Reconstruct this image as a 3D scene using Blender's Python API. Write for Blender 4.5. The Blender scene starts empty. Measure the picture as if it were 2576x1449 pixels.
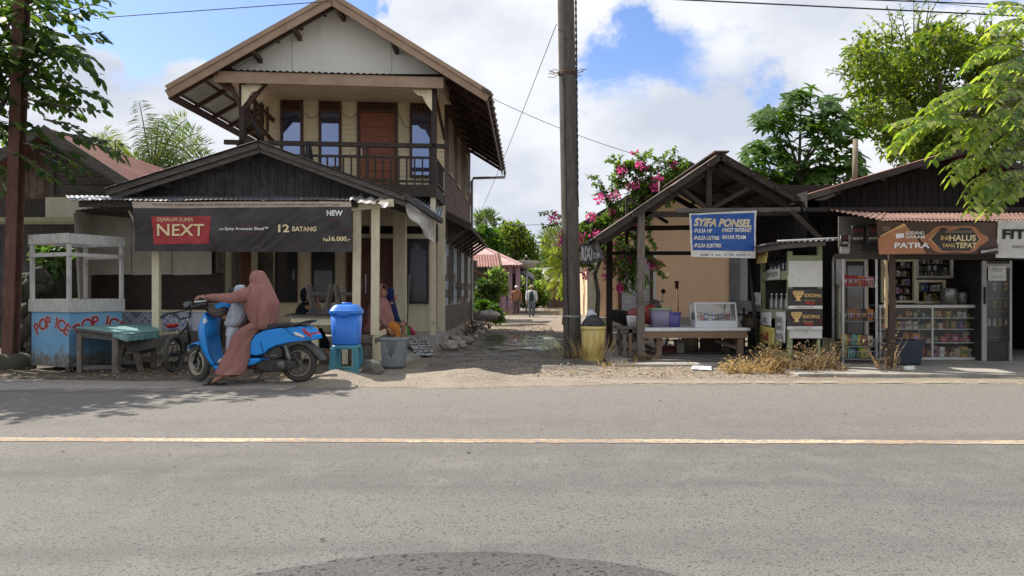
import bpy, bmesh, math, random
import numpy as np
from mathutils import Vector as V, Matrix, Euler, noise
R = random.Random(11)
PI = math.pi
S = bpy.context.scene
COL = S.collection
# ---- camera model: a point u,v of the 2576-wide photo at distance y ----
F, U0, V0, H = 1874.0, 1288.0, 733.0, 1.2
def P(u, v, y): return V(((u-U0)/F*y, y, H+(V0-v)/F*y))
def X(u, y): return (u-U0)/F*y
def Z(v, y): return H+(V0-v)/F*y
def lerp(a, b, t): return a+(b-a)*t
def nz(x, y=0.0, z=0.0): return noise.noise(V((x, y, z)))

# ---------------------------------------------------------------- materials
def _new(name):
    m = bpy.data.materials.new(name); m.use_nodes = True
    nt = m.node_tree; nt.nodes.clear()
    o = nt.nodes.new('ShaderNodeOutputMaterial')
    return m, nt, nt.nodes, nt.links, o
def _bsdf(n, rough, metal=0, spec=.5):
    b = n.new('ShaderNodeBsdfPrincipled')
    b.inputs['Roughness'].default_value = rough
    b.inputs['Metallic'].default_value = metal
    b.inputs['Specular IOR Level'].default_value = spec
    return b
def _noise(n, l, vec, scale, detail=4, rough=.6):
    t = n.new('ShaderNodeTexNoise'); t.inputs['Scale'].default_value = scale
    t.inputs['Detail'].default_value = detail; t.inputs['Roughness'].default_value = rough
    if vec: l.new(vec, t.inputs['Vector'])
    return t
def _ramp(n, l, fac, a, b):
    r = n.new('ShaderNodeMapRange'); r.inputs['From Min'].default_value = a; r.inputs['From Max'].default_value = b
    l.new(fac, r.inputs['Value']); return r
def _mix(n, l, fac, a, b, mode='MIX'):
    m = n.new('ShaderNodeMix'); m.data_type = 'RGBA'; m.blend_type = mode
    for i, x in ((0, fac), (6, a), (7, b)):
        if hasattr(x, 'is_output'): l.new(x, m.inputs[i])
        elif i == 0: m.inputs[0].default_value = x
        else: m.inputs[i].default_value = (*x, 1)
    return m.outputs[2]
def M(name, col, col2=None, rough=.75, scale=6, st=(1, 1, 1), bump=.15, fine=60, metal=0, spec=.4, lo=.35, hi=.7, dirt=None, dscale=1.3, dlo=.5, dhi=.75, transl=0, coat=0, dst=None):
    """noise-mottled surface of two real colours, with an optional patchy dirt colour"""
    m, nt, n, l, o = _new(name)
    g = n.new('ShaderNodeNewGeometry'); mp = n.new('ShaderNodeMapping'); mp.inputs['Scale'].default_value = st
    l.new(g.outputs['Position'], mp.inputs['Vector'])
    if col2 is None: col2 = tuple(c*.72 for c in col)
    a = _noise(n, l, mp.outputs[0], scale, 5)
    c = _mix(n, l, _ramp(n, l, a.outputs[0], lo, hi).outputs[0], col, col2)
    if dirt:
        dp = g.outputs['Position']
        if dst: m2 = n.new('ShaderNodeMapping'); m2.inputs['Scale'].default_value = dst; l.new(dp, m2.inputs[0]); dp = m2.outputs[0]
        d = _noise(n, l, dp, dscale, 6, .7)
        c = _mix(n, l, _ramp(n, l, d.outputs[0], dlo, dhi).outputs[0], c, dirt)
    b = _bsdf(n, rough, metal, spec); l.new(c, b.inputs['Base Color'])
    if coat: b.inputs['Coat Weight'].default_value = coat; b.inputs['Coat Roughness'].default_value = .08
    if bump:
        f = _noise(n, l, mp.outputs[0], fine, 3); bp = n.new('ShaderNodeBump')
        bp.inputs['Strength'].default_value = bump; bp.inputs['Distance'].default_value = .01
        l.new(f.outputs[0], bp.inputs['Height']); l.new(bp.outputs[0], b.inputs['Normal'])
    rr = _ramp(n, l, a.outputs[0], .2, .8); rr.inputs['To Min'].default_value = max(.03, rough-.1); rr.inputs['To Max'].default_value = min(1, rough+.1)
    l.new(rr.outputs[0], b.inputs['Roughness'])
    out = b.outputs[0]
    if transl:
        t = n.new('ShaderNodeBsdfTranslucent'); l.new(c, t.inputs[0])
        ms = n.new('ShaderNodeMixShader'); ms.inputs[0].default_value = transl
        l.new(out, ms.inputs[1]); l.new(t.outputs[0], ms.inputs[2]); out = ms.outputs[0]
    l.new(out, o.inputs[0]); return m
def leafmat(name, cols, transl=.45, rough=.45, tcol=None):
    """each leaf (mesh island) takes a colour of its own between the given ones"""
    m, nt, n, l, o = _new(name)
    g = n.new('ShaderNodeNewGeometry'); r = n.new('ShaderNodeValToRGB')
    e = r.color_ramp.elements
    while len(e) < len(cols): e.new(.5)
    for i, c in enumerate(cols): e[i].position = i/(len(cols)-1); e[i].color = (*c, 1)
    l.new(g.outputs['Random Per Island'], r.inputs[0])
    b = _bsdf(n, rough, 0, .4); l.new(r.outputs[0], b.inputs['Base Color'])
    t = n.new('ShaderNodeBsdfTranslucent')
    tc = _mix(n, l, 1.0, r.outputs[0], tcol or (1.0, 1.0, .35), 'MULTIPLY')
    tb = n.new('ShaderNodeMix'); tb.data_type = 'RGBA'; tb.blend_type = 'ADD'; tb.inputs[0].default_value = 1
    l.new(tc, tb.inputs[6]); l.new(tc, tb.inputs[7]); l.new(tb.outputs[2], t.inputs[0])
    ms = n.new('ShaderNodeMixShader'); ms.inputs[0].default_value = transl
    l.new(b.outputs[0], ms.inputs[1]); l.new(t.outputs[0], ms.inputs[2]); l.new(ms.outputs[0], o.inputs[0])
    return m
def glassmat(name, tint=(.02, .03, .06), refl=.3, rough=.02, clear=0.0, rcol=(.9, .95, 1)):
    """window pane: a dark body, a mirror share, and a see-through share"""
    m, nt, n, l, o = _new(name)
    d = _bsdf(n, .3, 0, .5); d.inputs['Base Color'].default_value = (*tint, 1)
    gl = n.new('ShaderNodeBsdfGlossy'); gl.inputs['Roughness'].default_value = rough; gl.inputs[0].default_value = (*rcol, 1)
    ms = n.new('ShaderNodeMixShader'); ms.inputs[0].default_value = refl
    src = d.outputs[0]
    if clear:
        t = n.new('ShaderNodeBsdfTransparent'); mt = n.new('ShaderNodeMixShader'); mt.inputs[0].default_value = clear
        l.new(src, mt.inputs[1]); l.new(t.outputs[0], mt.inputs[2]); src = mt.outputs[0]
    l.new(src, ms.inputs[1]); l.new(gl.outputs[0], ms.inputs[2]); l.new(ms.outputs[0], o.inputs[0])
    return m

# ---------------------------------------------------------------- mesh builder
def dense(rings, m=4):
    """more rings between the given ones, on a smooth curve"""
    q = [tuple(V(x) for x in r) for r in rings]; out = []
    for i in range(len(q)-1):
        p0, p1, p2, p3 = q[max(i-1, 0)], q[i], q[i+1], q[min(i+2, len(q)-1)]
        for k in range(m):
            t = k/m; out.append(tuple(.5*(2*b+(c-a)*t+(2*a-5*b+4*c-d)*t*t+(3*b-a-3*c+d)*t**3) for a, b, c, d in zip(p0, p1, p2, p3)))
    return out+[q[-1]]
def drapery(nr, amp=.1, s0=.2, k=3.2, seed=0, twist=1.2):
    """hanging folds for a loft of nr rings: ridges that run down the cloth and deepen towards the hem"""
    def fn(i, t):
        s = i/(nr-1); r = max(0, min(1, (s-s0)/.35)); a = t+twist*(s-.5); c, d = math.cos(a), math.sin(a)
        g = 1-abs(nz(c*k+seed, d*k, s*1.1))*2.2; h = nz(c*1.3, d*1.3+seed, s*2.2)
        return 1+amp*r*(g*.75+h*.9-.35)
    return fn
def drape(mb, seed, amp):
    """sag and creases of hung cloth, the same for the cloth and the print on it"""
    for p in mb.v: p.y -= amp*(nz(p.x*1.1, p.z*1.6, seed)+.45*nz(p.x*4.2+p.z*2.5, p.z*1.4, seed+3)+.22*(1-2*abs(nz(p.x*5-p.z*6, p.z*3, seed+5))))
    return mb
class MB:
    def __init__(s, T=None): s.v = []; s.f = []; s.m = []; s.sm = []; s.T = T
    def add(s, vs, fs, m=0, smooth=False):
        b = len(s.v)
        s.v += [s.T(V(p)) if s.T else V(p) for p in vs]
        for f in fs: s.f.append([b+i for i in f]); s.m.append(m); s.sm.append(smooth)
        return s
    def box(s, x0, x1, y0, y1, z0, z1, m=0):
        return s.hexa([(x0, y0, z0), (x1, y0, z0), (x1, y1, z0), (x0, y1, z0), (x0, y0, z1), (x1, y0, z1), (x1, y1, z1), (x0, y1, z1)], m)
    def hexa(s, p, m=0):
        return s.add(p, [(0, 3, 2, 1), (4, 5, 6, 7), (0, 1, 5, 4), (1, 2, 6, 5), (2, 3, 7, 6), (3, 0, 4, 7)], m)
    def obox(s, c, size, rot=(0, 0, 0), m=0):
        M3 = Euler(rot).to_matrix(); c = V(c); h = V(size)*.5
        return s.hexa([c+M3@V((sx*h.x, sy*h.y, sz*h.z)) for sz in (-1, 1) for sx, sy in ((-1, -1), (1, -1), (1, 1), (-1, 1))], m)
    def bar(s, p, q, w, h=None, up=(0, 0, 1), m=0):
        p, q = V(p), V(q); h = h or w; d = (q-p).normalized(); up = V(up)
        if abs(d.dot(up)) > .98: up = V((0, 1, 0))
        sd = d.cross(up).normalized()*w*.5; u = sd.cross(d).normalized()*h*.5
        return s.hexa([p-sd-u, p+sd-u, q+sd-u, q-sd-u, p-sd+u, p+sd+u, q+sd+u, q-sd+u], m)
    def prism(s, poly, vec, m=0):
        vec = V(vec); a = [V(p) for p in poly]; k = len(a)
        fs = [tuple(range(k)), tuple(range(2*k-1, k-1, -1))]+[(i, i+k, (i+1) % k+k, (i+1) % k) for i in range(k)]
        return s.add(a+[p+vec for p in a], fs, m)
    def quad(s, a, b, c, d, m=0): return s.add([a, b, c, d], [(0, 1, 2, 3)], m)
    def loft(s, rings, n=16, m=0, cap=True, smooth=True, fn=None):
        """rings: (centre, half-axis a, half-axis b); fn(i_ring, angle) scales the ring's radius"""
        vs = []; fs = []
        for i, (c, a, b) in enumerate(rings):
            c, a, b = V(c), V(a), V(b)
            for k in range(n):
                t = 2*PI*k/n; q = fn(i, t) if fn else 1
                vs.append(c+a*math.cos(t)*q+b*math.sin(t)*q)
        for i in range(len(rings)-1):
            for k in range(n):
                fs.append((i*n+k, i*n+(k+1) % n, (i+1)*n+(k+1) % n, (i+1)*n+k))
        if cap: fs += [tuple(range(n-1, -1, -1)), tuple((len(rings)-1)*n+k for k in range(n))]
        return s.add(vs, fs, m, smooth)
    def tube(s, pts, r, n=8, m=0, cap=True):
        pts = [V(p) for p in pts]; rs = r if hasattr(r, '__len__') else [r]*len(pts)
        t0 = (pts[1]-pts[0]).normalized(); a = t0.orthogonal().normalized(); rings = []
        for i, p in enumerate(pts):
            t = (pts[min(i+1, len(pts)-1)]-pts[max(i-1, 0)]).normalized()
            a = (a-t*a.dot(t)); a = a.normalized() if a.length > 1e-6 else t.orthogonal().normalized()
            rings.append((p, a*rs[i], t.cross(a)*rs[i]))
        return s.loft(rings, n, m, cap)
    def lathe(s, prof, c=(0, 0, 0), n=20, m=0, ax=(0, 0, 1), cap=True):
        ax = V(ax).normalized(); a = ax.orthogonal().normalized() if abs(ax.z) < .9 else V((1, 0, 0)); b = ax.cross(a); c = V(c)
        return s.loft([(c+ax*z, a*max(r, 1e-4), b*max(r, 1e-4)) for r, z in prof], n, m, cap)
    def ring(s, c, ax, Rr, r, n=32, k=8, m=0, sq=1.0):
        """torus; sq squashes its section along the axis"""
        ax = V(ax).normalized(); a = ax.orthogonal().normalized(); b = ax.cross(a); c = V(c); vs = []; fs = []
        for i in range(n):
            t = 2*PI*i/n; d = a*math.cos(t)+b*math.sin(t)
            for j in range(k):
                q = 2*PI*j/k; vs.append(c+d*(Rr+r*math.cos(q))+ax*r*sq*math.sin(q))
        for i in range(n):
            for j in range(k): fs.append((i*k+j, ((i+1) % n)*k+j, ((i+1) % n)*k+(j+1) % k, i*k+(j+1) % k))
        return s.add(vs, fs, m, True)
    def sheet(s, fn, nu, nv, m=0, smooth=True):
        vs = [fn(i/nu, j/nv) for j in range(nv+1) for i in range(nu+1)]
        fs = [(j*(nu+1)+i, j*(nu+1)+i+1, (j+1)*(nu+1)+i+1, (j+1)*(nu+1)+i) for j in range(nv) for i in range(nu)]
        return s.add(vs, fs, m, smooth)
    def patch(s, a, b, c, d, fn=None, nu=8, nv=8, m=0, th=0.0, smooth=True):
        """bilinear patch a-b (u), d-c (v); fn(u,v) = offset along its normal; th = a back skin that far behind"""
        a, b, c, d = V(a), V(b), V(c), V(d); nrm = ((b-a).cross(d-a)).normalized()
        g = lambda o: (lambda u, v: a.lerp(b, u).lerp(d.lerp(c, u), v)+nrm*((fn(u, v) if fn else 0)-o))
        s.sheet(g(0), nu, nv, m, smooth)
        if th: s.sheet(g(th), nu, nv, m, smooth)
        return s
    def corr(s, a, b, c, d, waves, amp=.012, m=0, th=.004, wob=.0, nv=3, per=6):
        ph = R.random()*9
        return s.patch(a, b, c, d, lambda u, v: amp*math.sin(2*PI*waves*u)+wob*nz(u*5+ph, v*3, ph), int(waves*per), nv, m, th)
    def blob(s, c, r, seed=0, rough=.25, n=12, k=8, m=0, fr=1.6):
        c = V(c); r = V(r) if hasattr(r, '__len__') else V((r, r, r)); vs = []; fs = []
        for j in range(k+1):
            for i in range(n):
                t = 2*PI*i/n; q = PI*j/k; d = V((math.sin(q)*math.cos(t), math.sin(q)*math.sin(t), math.cos(q)))
                f = 1+rough*noise.noise(d*fr+V((seed*7.1, seed*3.3, seed)))*1.6
                vs.append(c+V((d.x*r.x, d.y*r.y, d.z*r.z))*f)
        for j in range(k):
            for i in range(n): fs.append((j*n+i, (j+1)*n+i, (j+1)*n+(i+1) % n, j*n+(i+1) % n))
        return s.add(vs, fs, m, True)
    def text(s, txt, o, right, up, size, m=0, bold=0.0, shear=0.0, align='LEFT', width=None, ext=.002):
        """lettering standing off the surface by ext; size = cap height; width = fitted width"""
        cu = bpy.data.curves.new('t', 'FONT'); cu.body = txt; cu.size = 1; cu.offset = bold; cu.shear = shear; cu.align_x = 'LEFT'; cu.resolution_u = 3
        ob = bpy.data.objects.new('t', cu); COL.objects.link(ob)
        bpy.context.view_layer.update()
        me = bpy.data.meshes.new_from_object(ob.evaluated_get(bpy.context.evaluated_depsgraph_get()))
        pts = [v.co.copy() for v in me.vertices]; fs = [tuple(p.vertices) for p in me.polygons]
        bpy.data.objects.remove(ob); bpy.data.curves.remove(cu); bpy.data.meshes.remove(me)
        if not pts: return s
        x0 = min(p.x for p in pts)+bold; x1 = max(p.x for p in pts)-bold; o, right, up = V(o), V(right).normalized(), V(up).normalized()
        sc = size/.69; sx = width/(x1-x0) if width else sc
        off = {'LEFT': 0, 'CENTER': -.5, 'RIGHT': -1}[align]*(x1-x0)*sx; nrm = right.cross(up)
        return s.add([o+right*((p.x-x0)*sx+off)+up*p.y*sc+nrm*ext for p in pts], fs, m)
    def mesh(s, name, mats, org):
        me = bpy.data.meshes.new(name); me.from_pydata([p-org for p in s.v], [], s.f)
        for mm in (mats if isinstance(mats, (list, tuple)) else [mats]): me.materials.append(mm)
        me.polygons.foreach_set('material_index', s.m); me.polygons.foreach_set('use_smooth', s.sm)
        me.update(); return me
    def build(s, name, mats, par=None, label=None, cat=None, group=None, kind=None, bev=0, sub=0, solid=0, org=None):
        if par is None:
            if org is None:
                xs = [p.x for p in s.v]; ys = [p.y for p in s.v]; org = V(((min(xs)+max(xs))/2, (min(ys)+max(ys))/2, min(p.z for p in s.v)))
        else: org = W[par.name]
        o = bpy.data.objects.new(name, s.mesh(name, mats, org)); COL.objects.link(o); W[o.name] = V(org)
        if par is None: o.location = org
        else: o.parent = par
        if solid:
            md = o.modifiers.new('th', 'SOLIDIFY'); md.thickness = solid; md.offset = 0
        if bev:
            md = o.modifiers.new('bv', 'BEVEL'); md.width = bev; md.segments = 2; md.limit_method = 'ANGLE'; md.angle_limit = .6
        if sub:
            md = o.modifiers.new('sb', 'SUBSURF'); md.levels = sub; md.render_levels = sub
        tag(o, label, cat, group, kind); return o
W = {}
def tag(o, label=None, cat=None, group=None, kind=None):
    for k, x in (('label', label), ('category', cat), ('group', group), ('kind', kind)):
        if x: o[k] = x
    return o
def thing(name, loc, label, cat, group=None):
    o = bpy.data.objects.new(name, None); COL.objects.link(o); o.location = loc; o.empty_display_size = .2; W[o.name] = V(loc)
    return tag(o, label, cat, group)
def kids(o): return [c for c in bpy.data.objects if c.parent == o]
def dup(o, loc=None, rz=None, label=None, par=None, scale=None):
    c = o.copy(); COL.objects.link(c)
    if par is not None: c.parent = par
    if loc is not None: c.location = loc
    if rz is not None: c.rotation_euler = (0, 0, rz)
    if scale: c.scale = (scale,)*3 if not hasattr(scale, '__len__') else scale
    if label: c['label'] = label
    for k in kids(o): dup(k, par=c)
    return c
def round_leaves(base, dirs, ups, L, Wd, droop=.15):
    """blunt, rounded leaf blades (6 points, 4 triangles)"""
    base = np.asarray(base, float); d = np.asarray(dirs, float); d /= np.linalg.norm(d, axis=1)[:, None]+1e-9
    up = np.asarray(ups, float); sd = np.cross(d, up); sd /= np.linalg.norm(sd, axis=1)[:, None]+1e-9; up = np.cross(sd, d)
    L = np.broadcast_to(np.asarray(L, float), (len(base),))[:, None]; Wd = np.broadcast_to(np.asarray(Wd, float), (len(base),))[:, None]
    a = base+d*L*.3+up*L*.03; b = base+d*L*.72-up*L*droop*.45; tip = base+d*L-up*L*droop
    v = np.stack([base, a+sd*Wd*.45, a-sd*Wd*.45, b+sd*Wd*.42, b-sd*Wd*.42, tip], axis=1).reshape(-1, 3); k = np.arange(len(base))[:, None]*6
    f = np.concatenate([k+[0, 2, 1], k+[1, 2, 4], k+[1, 4, 3], k+[3, 4, 5]], axis=1).reshape(-1, 3)
    return v, f
def leaf_arrays(base, dirs, ups, L, Wd, droop=.15):
    """folded leaf blades (6 points, 4 triangles) -> vertex and face arrays"""
    base = np.asarray(base, float); d = np.asarray(dirs, float); d /= np.linalg.norm(d, axis=1)[:, None]+1e-9
    up = np.asarray(ups, float); sd = np.cross(d, up); sd /= np.linalg.norm(sd, axis=1)[:, None]+1e-9; up = np.cross(sd, d)
    L = np.broadcast_to(np.asarray(L, float), (len(base),))[:, None]; Wd = np.broadcast_to(np.asarray(Wd, float), (len(base),))[:, None]
    tip = base+d*L-up*L*droop; mid = base+d*L*.5
    l = mid+sd*Wd*.5+up*Wd*.18; r = mid-sd*Wd*.5+up*Wd*.18
    v = np.stack([base, l, mid, r, tip], axis=1).reshape(-1, 3); k = np.arange(len(base))[:, None]*5
    f = np.concatenate([k+[0, 2, 1], k+[0, 3, 2], k+[1, 2, 4], k+[2, 3, 4]], axis=1).reshape(-1, 3)
    return v, f
def tri_mesh(name, parts, mats, par=None, label=None, cat=None, group=None, kind=None, org=None):
    """parts: list of (verts, tris, material index)"""
    vs = []; fs = []; ms = []; b = 0
    for v, f, m in parts: vs.append(v); fs.append(f+b); ms.append(np.full(len(f), m)); b += len(v)
    v = np.concatenate(vs); f = np.concatenate(fs); ms = np.concatenate(ms)
    o3 = np.array(W[par.name]) if par else (np.array(org) if org is not None else np.array([v[:, 0].mean(), v[:, 1].mean(), v[:, 2].min()]))
    v = v-o3; me = bpy.data.meshes.new(name)
    me.vertices.add(len(v)); me.vertices.foreach_set('co', v.astype(np.float32).ravel())
    me.loops.add(len(f)*3); me.loops.foreach_set('vertex_index', f.astype(np.int32).ravel())
    me.polygons.add(len(f)); me.polygons.foreach_set('loop_start', np.arange(0, len(f)*3, 3, dtype=np.int32))
    for mm in (mats if isinstance(mats, (list, tuple)) else [mats]): me.materials.append(mm)
    me.polygons.foreach_set('material_index', ms.astype(np.int32)); me.update(calc_edges=True)
    o = bpy.data.objects.new(name, me); COL.objects.link(o); W[o.name] = V(o3)
    if par: o.parent = par
    else: o.location = o3
    return tag(o, label, cat, group, kind)
def skin(name, joints, edges, mat, par, root=0, sub=1):
    """one continuous body surface grown round a skeleton: joints = [(point, radius or (rx, ry))]"""
    o3 = W[par.name]; me = bpy.data.meshes.new(name); me.from_pydata([V(j[0])-o3 for j in joints], edges, []); me.materials.append(mat)
    o = bpy.data.objects.new(name, me); COL.objects.link(o); o.parent = par; W[o.name] = V(o3)
    o.modifiers.new('skin', 'SKIN').use_smooth_shade = True
    sv = me.skin_vertices[0].data if me.skin_vertices else None
    if sv:
        for i, j in enumerate(joints):
            r = j[1]; sv[i].radius = r if hasattr(r, '__len__') else (r, r); sv[i].use_root = (i == root)
    md = o.modifiers.new('sub', 'SUBSURF'); md.levels = md.render_levels = sub
    return o
# ---------------------------------------------------------------- camera, sun, sky
cam = bpy.data.objects.new('camera', bpy.data.cameras.new('camera')); COL.objects.link(cam); S.camera = cam
cam.location = (0, 0, H); cam.rotation_euler = (PI/2, 0, 0); cam.data.sensor_width = 36; cam.data.lens = F*36/2576
cam.data.shift_y = (V0-724.5)/2576; cam.data.clip_end = 3000; cam.data.clip_start = .05
SUN = V((-.76, .43, 1.0)).normalized()
sl = bpy.data.lights.new('sun', 'SUN'); sl.energy = 5.0; sl.angle = math.radians(.5); sl.color = (1, .93, .82)
so = bpy.data.objects.new('sun', sl); COL.objects.link(so); so.rotation_euler = SUN.to_track_quat('Z', 'Y').to_euler(); so.location = (0, 0, 40)
S.view_settings.view_transform = 'Standard'; S.view_settings.look = 'None'; S.view_settings.exposure = .6; S.view_settings.gamma = 1
S.cycles.max_bounces = 8; S.cycles.transparent_max_bounces = 12; S.cycles.use_denoising = True
def make_world():
    w = bpy.data.worlds.new('World'); S.world = w; w.use_nodes = True; nt = w.node_tree; n, l = nt.nodes, nt.links; n.clear()
    o = n.new('ShaderNodeOutputWorld'); bg = n.new('ShaderNodeBackground'); bg.inputs[1].default_value = .1; l.new(bg.outputs[0], o.inputs[0])
    sk = n.new('ShaderNodeTexSky'); sk.sky_type = 'NISHITA'; sk.sun_disc = False
    sk.sun_elevation = math.asin(SUN.z); sk.sun_rotation = math.atan2(SUN.x, SUN.y); sk.air_density = 1; sk.dust_density = 1.2; sk.ozone_density = 2
    tc = n.new('ShaderNodeTexCoord'); d = tc.outputs['Generated']
    mp = n.new('ShaderNodeMapping'); mp.inputs['Scale'].default_value = (1, 1, 1.7); mp.inputs['Location'].default_value = (.33, .2, .1); l.new(d, mp.inputs[0])
    a = _noise(n, l, mp.outputs[0], 3.6, 9, .56)
    cov = a.outputs[0]
    def math_(op, x, y=None):
        m = n.new('ShaderNodeMath'); m.operation = op
        for i, q in enumerate((x, y)):
            if q is None: continue
            if hasattr(q, 'is_output'): l.new(q, m.inputs[i])
            else: m.inputs[i].default_value = q
        return m.outputs[0]
    wob = _noise(n, l, d, 5.5, 6, .6)
    # openings of clear sky among the clouds: direction, stretch, inner and outer radius, depth
    for (u, v), sc, r0, r1, k in (((560, -20), (.75, 1, 2.1), .08, .2, .7), ((1590, 220), (1, 1, .8), .0, .1, .1), ((1790, 110), (.7, 1, 1.7), .02, .13, .24), ((1700, 330), (1, 1, 1.6), .0, .14, -.12), ((2000, 260), (1, 1, 1), .0, .14, -.06), ((300, 200), (.6, 1, 1.4), .0, .14, -.2), ((1250, 600), (1, 1, 1), .0, .12, .14), ((400, 290), (.6, 1, 2), .0, .1, .1), ((2560, 60), (1, 1, 1), .0, .13, .2), ((1950, 400), (1.2, 1, .8), .0, .1, .16), ((-600, -900), (1, 1, 1), .2, .6, .2)):
        c = V(((u-U0)/F, 1, (V0-v)/F)).normalized()
        q = n.new('ShaderNodeVectorMath'); q.operation = 'SUBTRACT'; l.new(d, q.inputs[0]); q.inputs[1].default_value = c
        q2 = n.new('ShaderNodeVectorMath'); q2.operation = 'MULTIPLY'; l.new(q.outputs[0], q2.inputs[0]); q2.inputs[1].default_value = sc
        ln = n.new('ShaderNodeVectorMath'); ln.operation = 'LENGTH'; l.new(q2.outputs[0], ln.inputs[0])
        dd = math_('ADD', ln.outputs['Value'], math_('MULTIPLY', math_('SUBTRACT', wob.outputs[0], .5), .35))
        r = _ramp(n, l, dd, r0, r1); r.interpolation_type = 'SMOOTHSTEP'; r.inputs['To Min'].default_value = k; r.inputs['To Max'].default_value = 0
        cov = math_('SUBTRACT', cov, r.outputs[0])
    cl = _ramp(n, l, math_('ADD', cov, .19), .42, .6); cl.interpolation_type = 'SMOOTHSTEP'
    b = _noise(n, l, mp.outputs[0], 4.2, 7, .5)
    e = math_('ADD', math_('MULTIPLY', b.outputs[0], .8), math_('MULTIPLY', a.outputs[0], .35))
    sh = _ramp(n, l, e, .46, .68)
    cc = _mix(n, l, sh.outputs[0], (4.3, 4.65, 5.4), (6.7, 6.8, 7.0))
    # thin haze whitens the sky towards the horizon
    sx = n.new('ShaderNodeSeparateXYZ'); l.new(d, sx.inputs[0])
    hz = _ramp(n, l, sx.outputs[2], .0, .3); hz.inputs['To Min'].default_value = .5; hz.inputs['To Max'].default_value = .0
    mul = _mix(n, l, 1.0, sk.outputs[0], (.9, 1.02, 1.32), 'MULTIPLY')
    skc = _mix(n, l, hz.outputs[0], mul, (5.8, 6.2, 6.9))
    l.new(_mix(n, l, cl.outputs[0], skc, cc), bg.inputs[0])
make_world()

# ---------------------------------------------------------------- materials
WOOD_DARK = M('weathered_black_wood', (.075, .07, .068), (.032, .03, .03), .85, 5, (9, 9, 1.2), .35, 40, dirt=(.15, .145, .14), dlo=.5, dhi=.8)
WOOD_DARKX = M('weathered_black_wood_beam', (.062, .049, .041), (.03, .024, .021), .85, 5, (1.2, 9, 9), .35, 40)
WOOD_GREY = M('weathered_grey_wood', (.2, .175, .15), (.1, .085, .072), .85, 5, (9, 9, 1.2), .35, 40, dirt=(.06, .05, .045), dlo=.55, dhi=.75)
WOOD_GREYX = M('weathered_grey_plank', (.15, .137, .125), (.075, .067, .06), .85, 5, (1.2, 9, 9), .35, 40, dirt=(.06, .05, .045), dlo=.55, dhi=.75)
WOOD_BROWN = M('brown_plank', (.1, .052, .032), (.05, .027, .019), .75, 4, (1, 1.2, 9), .3, 40, dirt=(.2, .14, .1), dlo=.58, dhi=.8)
WOOD_TAN = M('tan_painted_timber', (.38, .27, .185), (.3, .21, .145), .7, 3, (1, 1, 1), .15, 40)
WOOD_CHOC = M('dark_brown_paint', (.1, .05, .035), (.065, .032, .024), .6, 4, (1, 1, 3), .15, 40)
WOOD_ORANGE = M('varnished_orange_wood', (.28, .085, .035), (.19, .055, .025), .45, 4, (8, 8, 1), .1, 40)
WOOD_RED = M('varnished_red_wood', (.14, .04, .024), (.085, .025, .018), .4, 4, (8, 8, 1), .1, 40)
CREAM = M('cream_paint', (.7, .63, .46), (.62, .55, .39), .7, 3, (1, 1, 1), .08, 60, dirt=(.4, .35, .26), dscale=1.6, dlo=.53, dhi=.85, dst=(3, 3, .45))
CREAM_SIDING = M('cream_siding_paint', (.8, .71, .49), (.7, .61, .41), .7, 4, (1, 1, 6), .12, 60, dirt=(.45, .38, .26), dscale=1.8, dlo=.52, dhi=.85, dst=(3, 3, .5))
CREAM_POST = M('cream_post_paint', (.66, .6, .42), (.56, .5, .35), .65, 6, (3, 3, 1), .1, 60, dirt=(.3, .26, .19), dscale=4, dlo=.63, dhi=.75)
GABLE_WHITE = M('white_gable_board', (.78, .77, .72), (.72, .71, .66), .8, 1.2, (1, 1, 1), .05, 60, dirt=(.5, .48, .42), dscale=1.6, dlo=.53, dhi=.85, dst=(2.5, 2.5, .35))
ZINC = M('grey_zinc_sheet', (.2, .205, .225), (.13, .13, .14), .6, 3, (1, 1, 1), .1, 60, metal=.35, dirt=(.2, .12, .07), dlo=.58, dhi=.75)
ZINC_DARK = M('dark_old_zinc', (.07, .065, .06), (.04, .037, .034), .6, 3, (1, 1, 1), .1, 60, metal=.2, dirt=(.13, .07, .045), dlo=.5, dhi=.7)
RUST_SHEET = M('rust_red_zinc', (.23, .095, .075), (.15, .06, .048), .65, 3, (1, 1, 1), .15, 60, metal=.1, dirt=(.32, .2, .15), dlo=.5, dhi=.75)
RED_ROOF = M('red_painted_zinc', (.25, .085, .09), (.19, .065, .07), .5, 3, (1, 1, 1), .1, 60)
FIBER = M('fibre_board', (.58, .54, .46), (.48, .44, .37), .85, 2.5, (3, 3, .8), .1, 60, dirt=(.36, .32, .27), dlo=.55, dhi=.8)
BROWN_BOARD = M('brown_board', (.05, .032, .026), (.034, .022, .018), .7, 3)
CONCRETE = M('concrete', (.36, .34, .31), (.27, .25, .22), .9, 4, (1, 1, 1), .3, 60, dirt=(.18, .16, .13), dlo=.5, dhi=.75)
CONC_POLE = M('concrete_pole', (.125, .112, .098), (.075, .067, .058), .9, 5, (4, 4, .8), .4, 50, dirt=(.06, .052, .045), dscale=2, dlo=.52, dhi=.72)
STONE = M('stone', (.42, .38, .32), (.24, .2, .165), .9, 5, (1, 1, 1), .4, 40, dirt=(.12, .1, .085), dlo=.5, dhi=.7)
RUST_POLE = M('rusty_steel', (.13, .06, .045), (.085, .038, .03), .75, 5, (4, 4, .8), .25, 60, dirt=(.22, .12, .085), dscale=2, dlo=.55, dhi=.75)
BLACK = M('black_plastic', (.02, .02, .022), (.014, .014, .015), .45, 5, bump=.05)
RUBBER = M('dusty_rubber', (.045, .042, .038), (.08, .072, .062), .85, 9, bump=.3)
STEEL = M('dull_steel', (.42, .41, .39), (.3, .29, .27), .35, 6, metal=.8, bump=.05)
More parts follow.
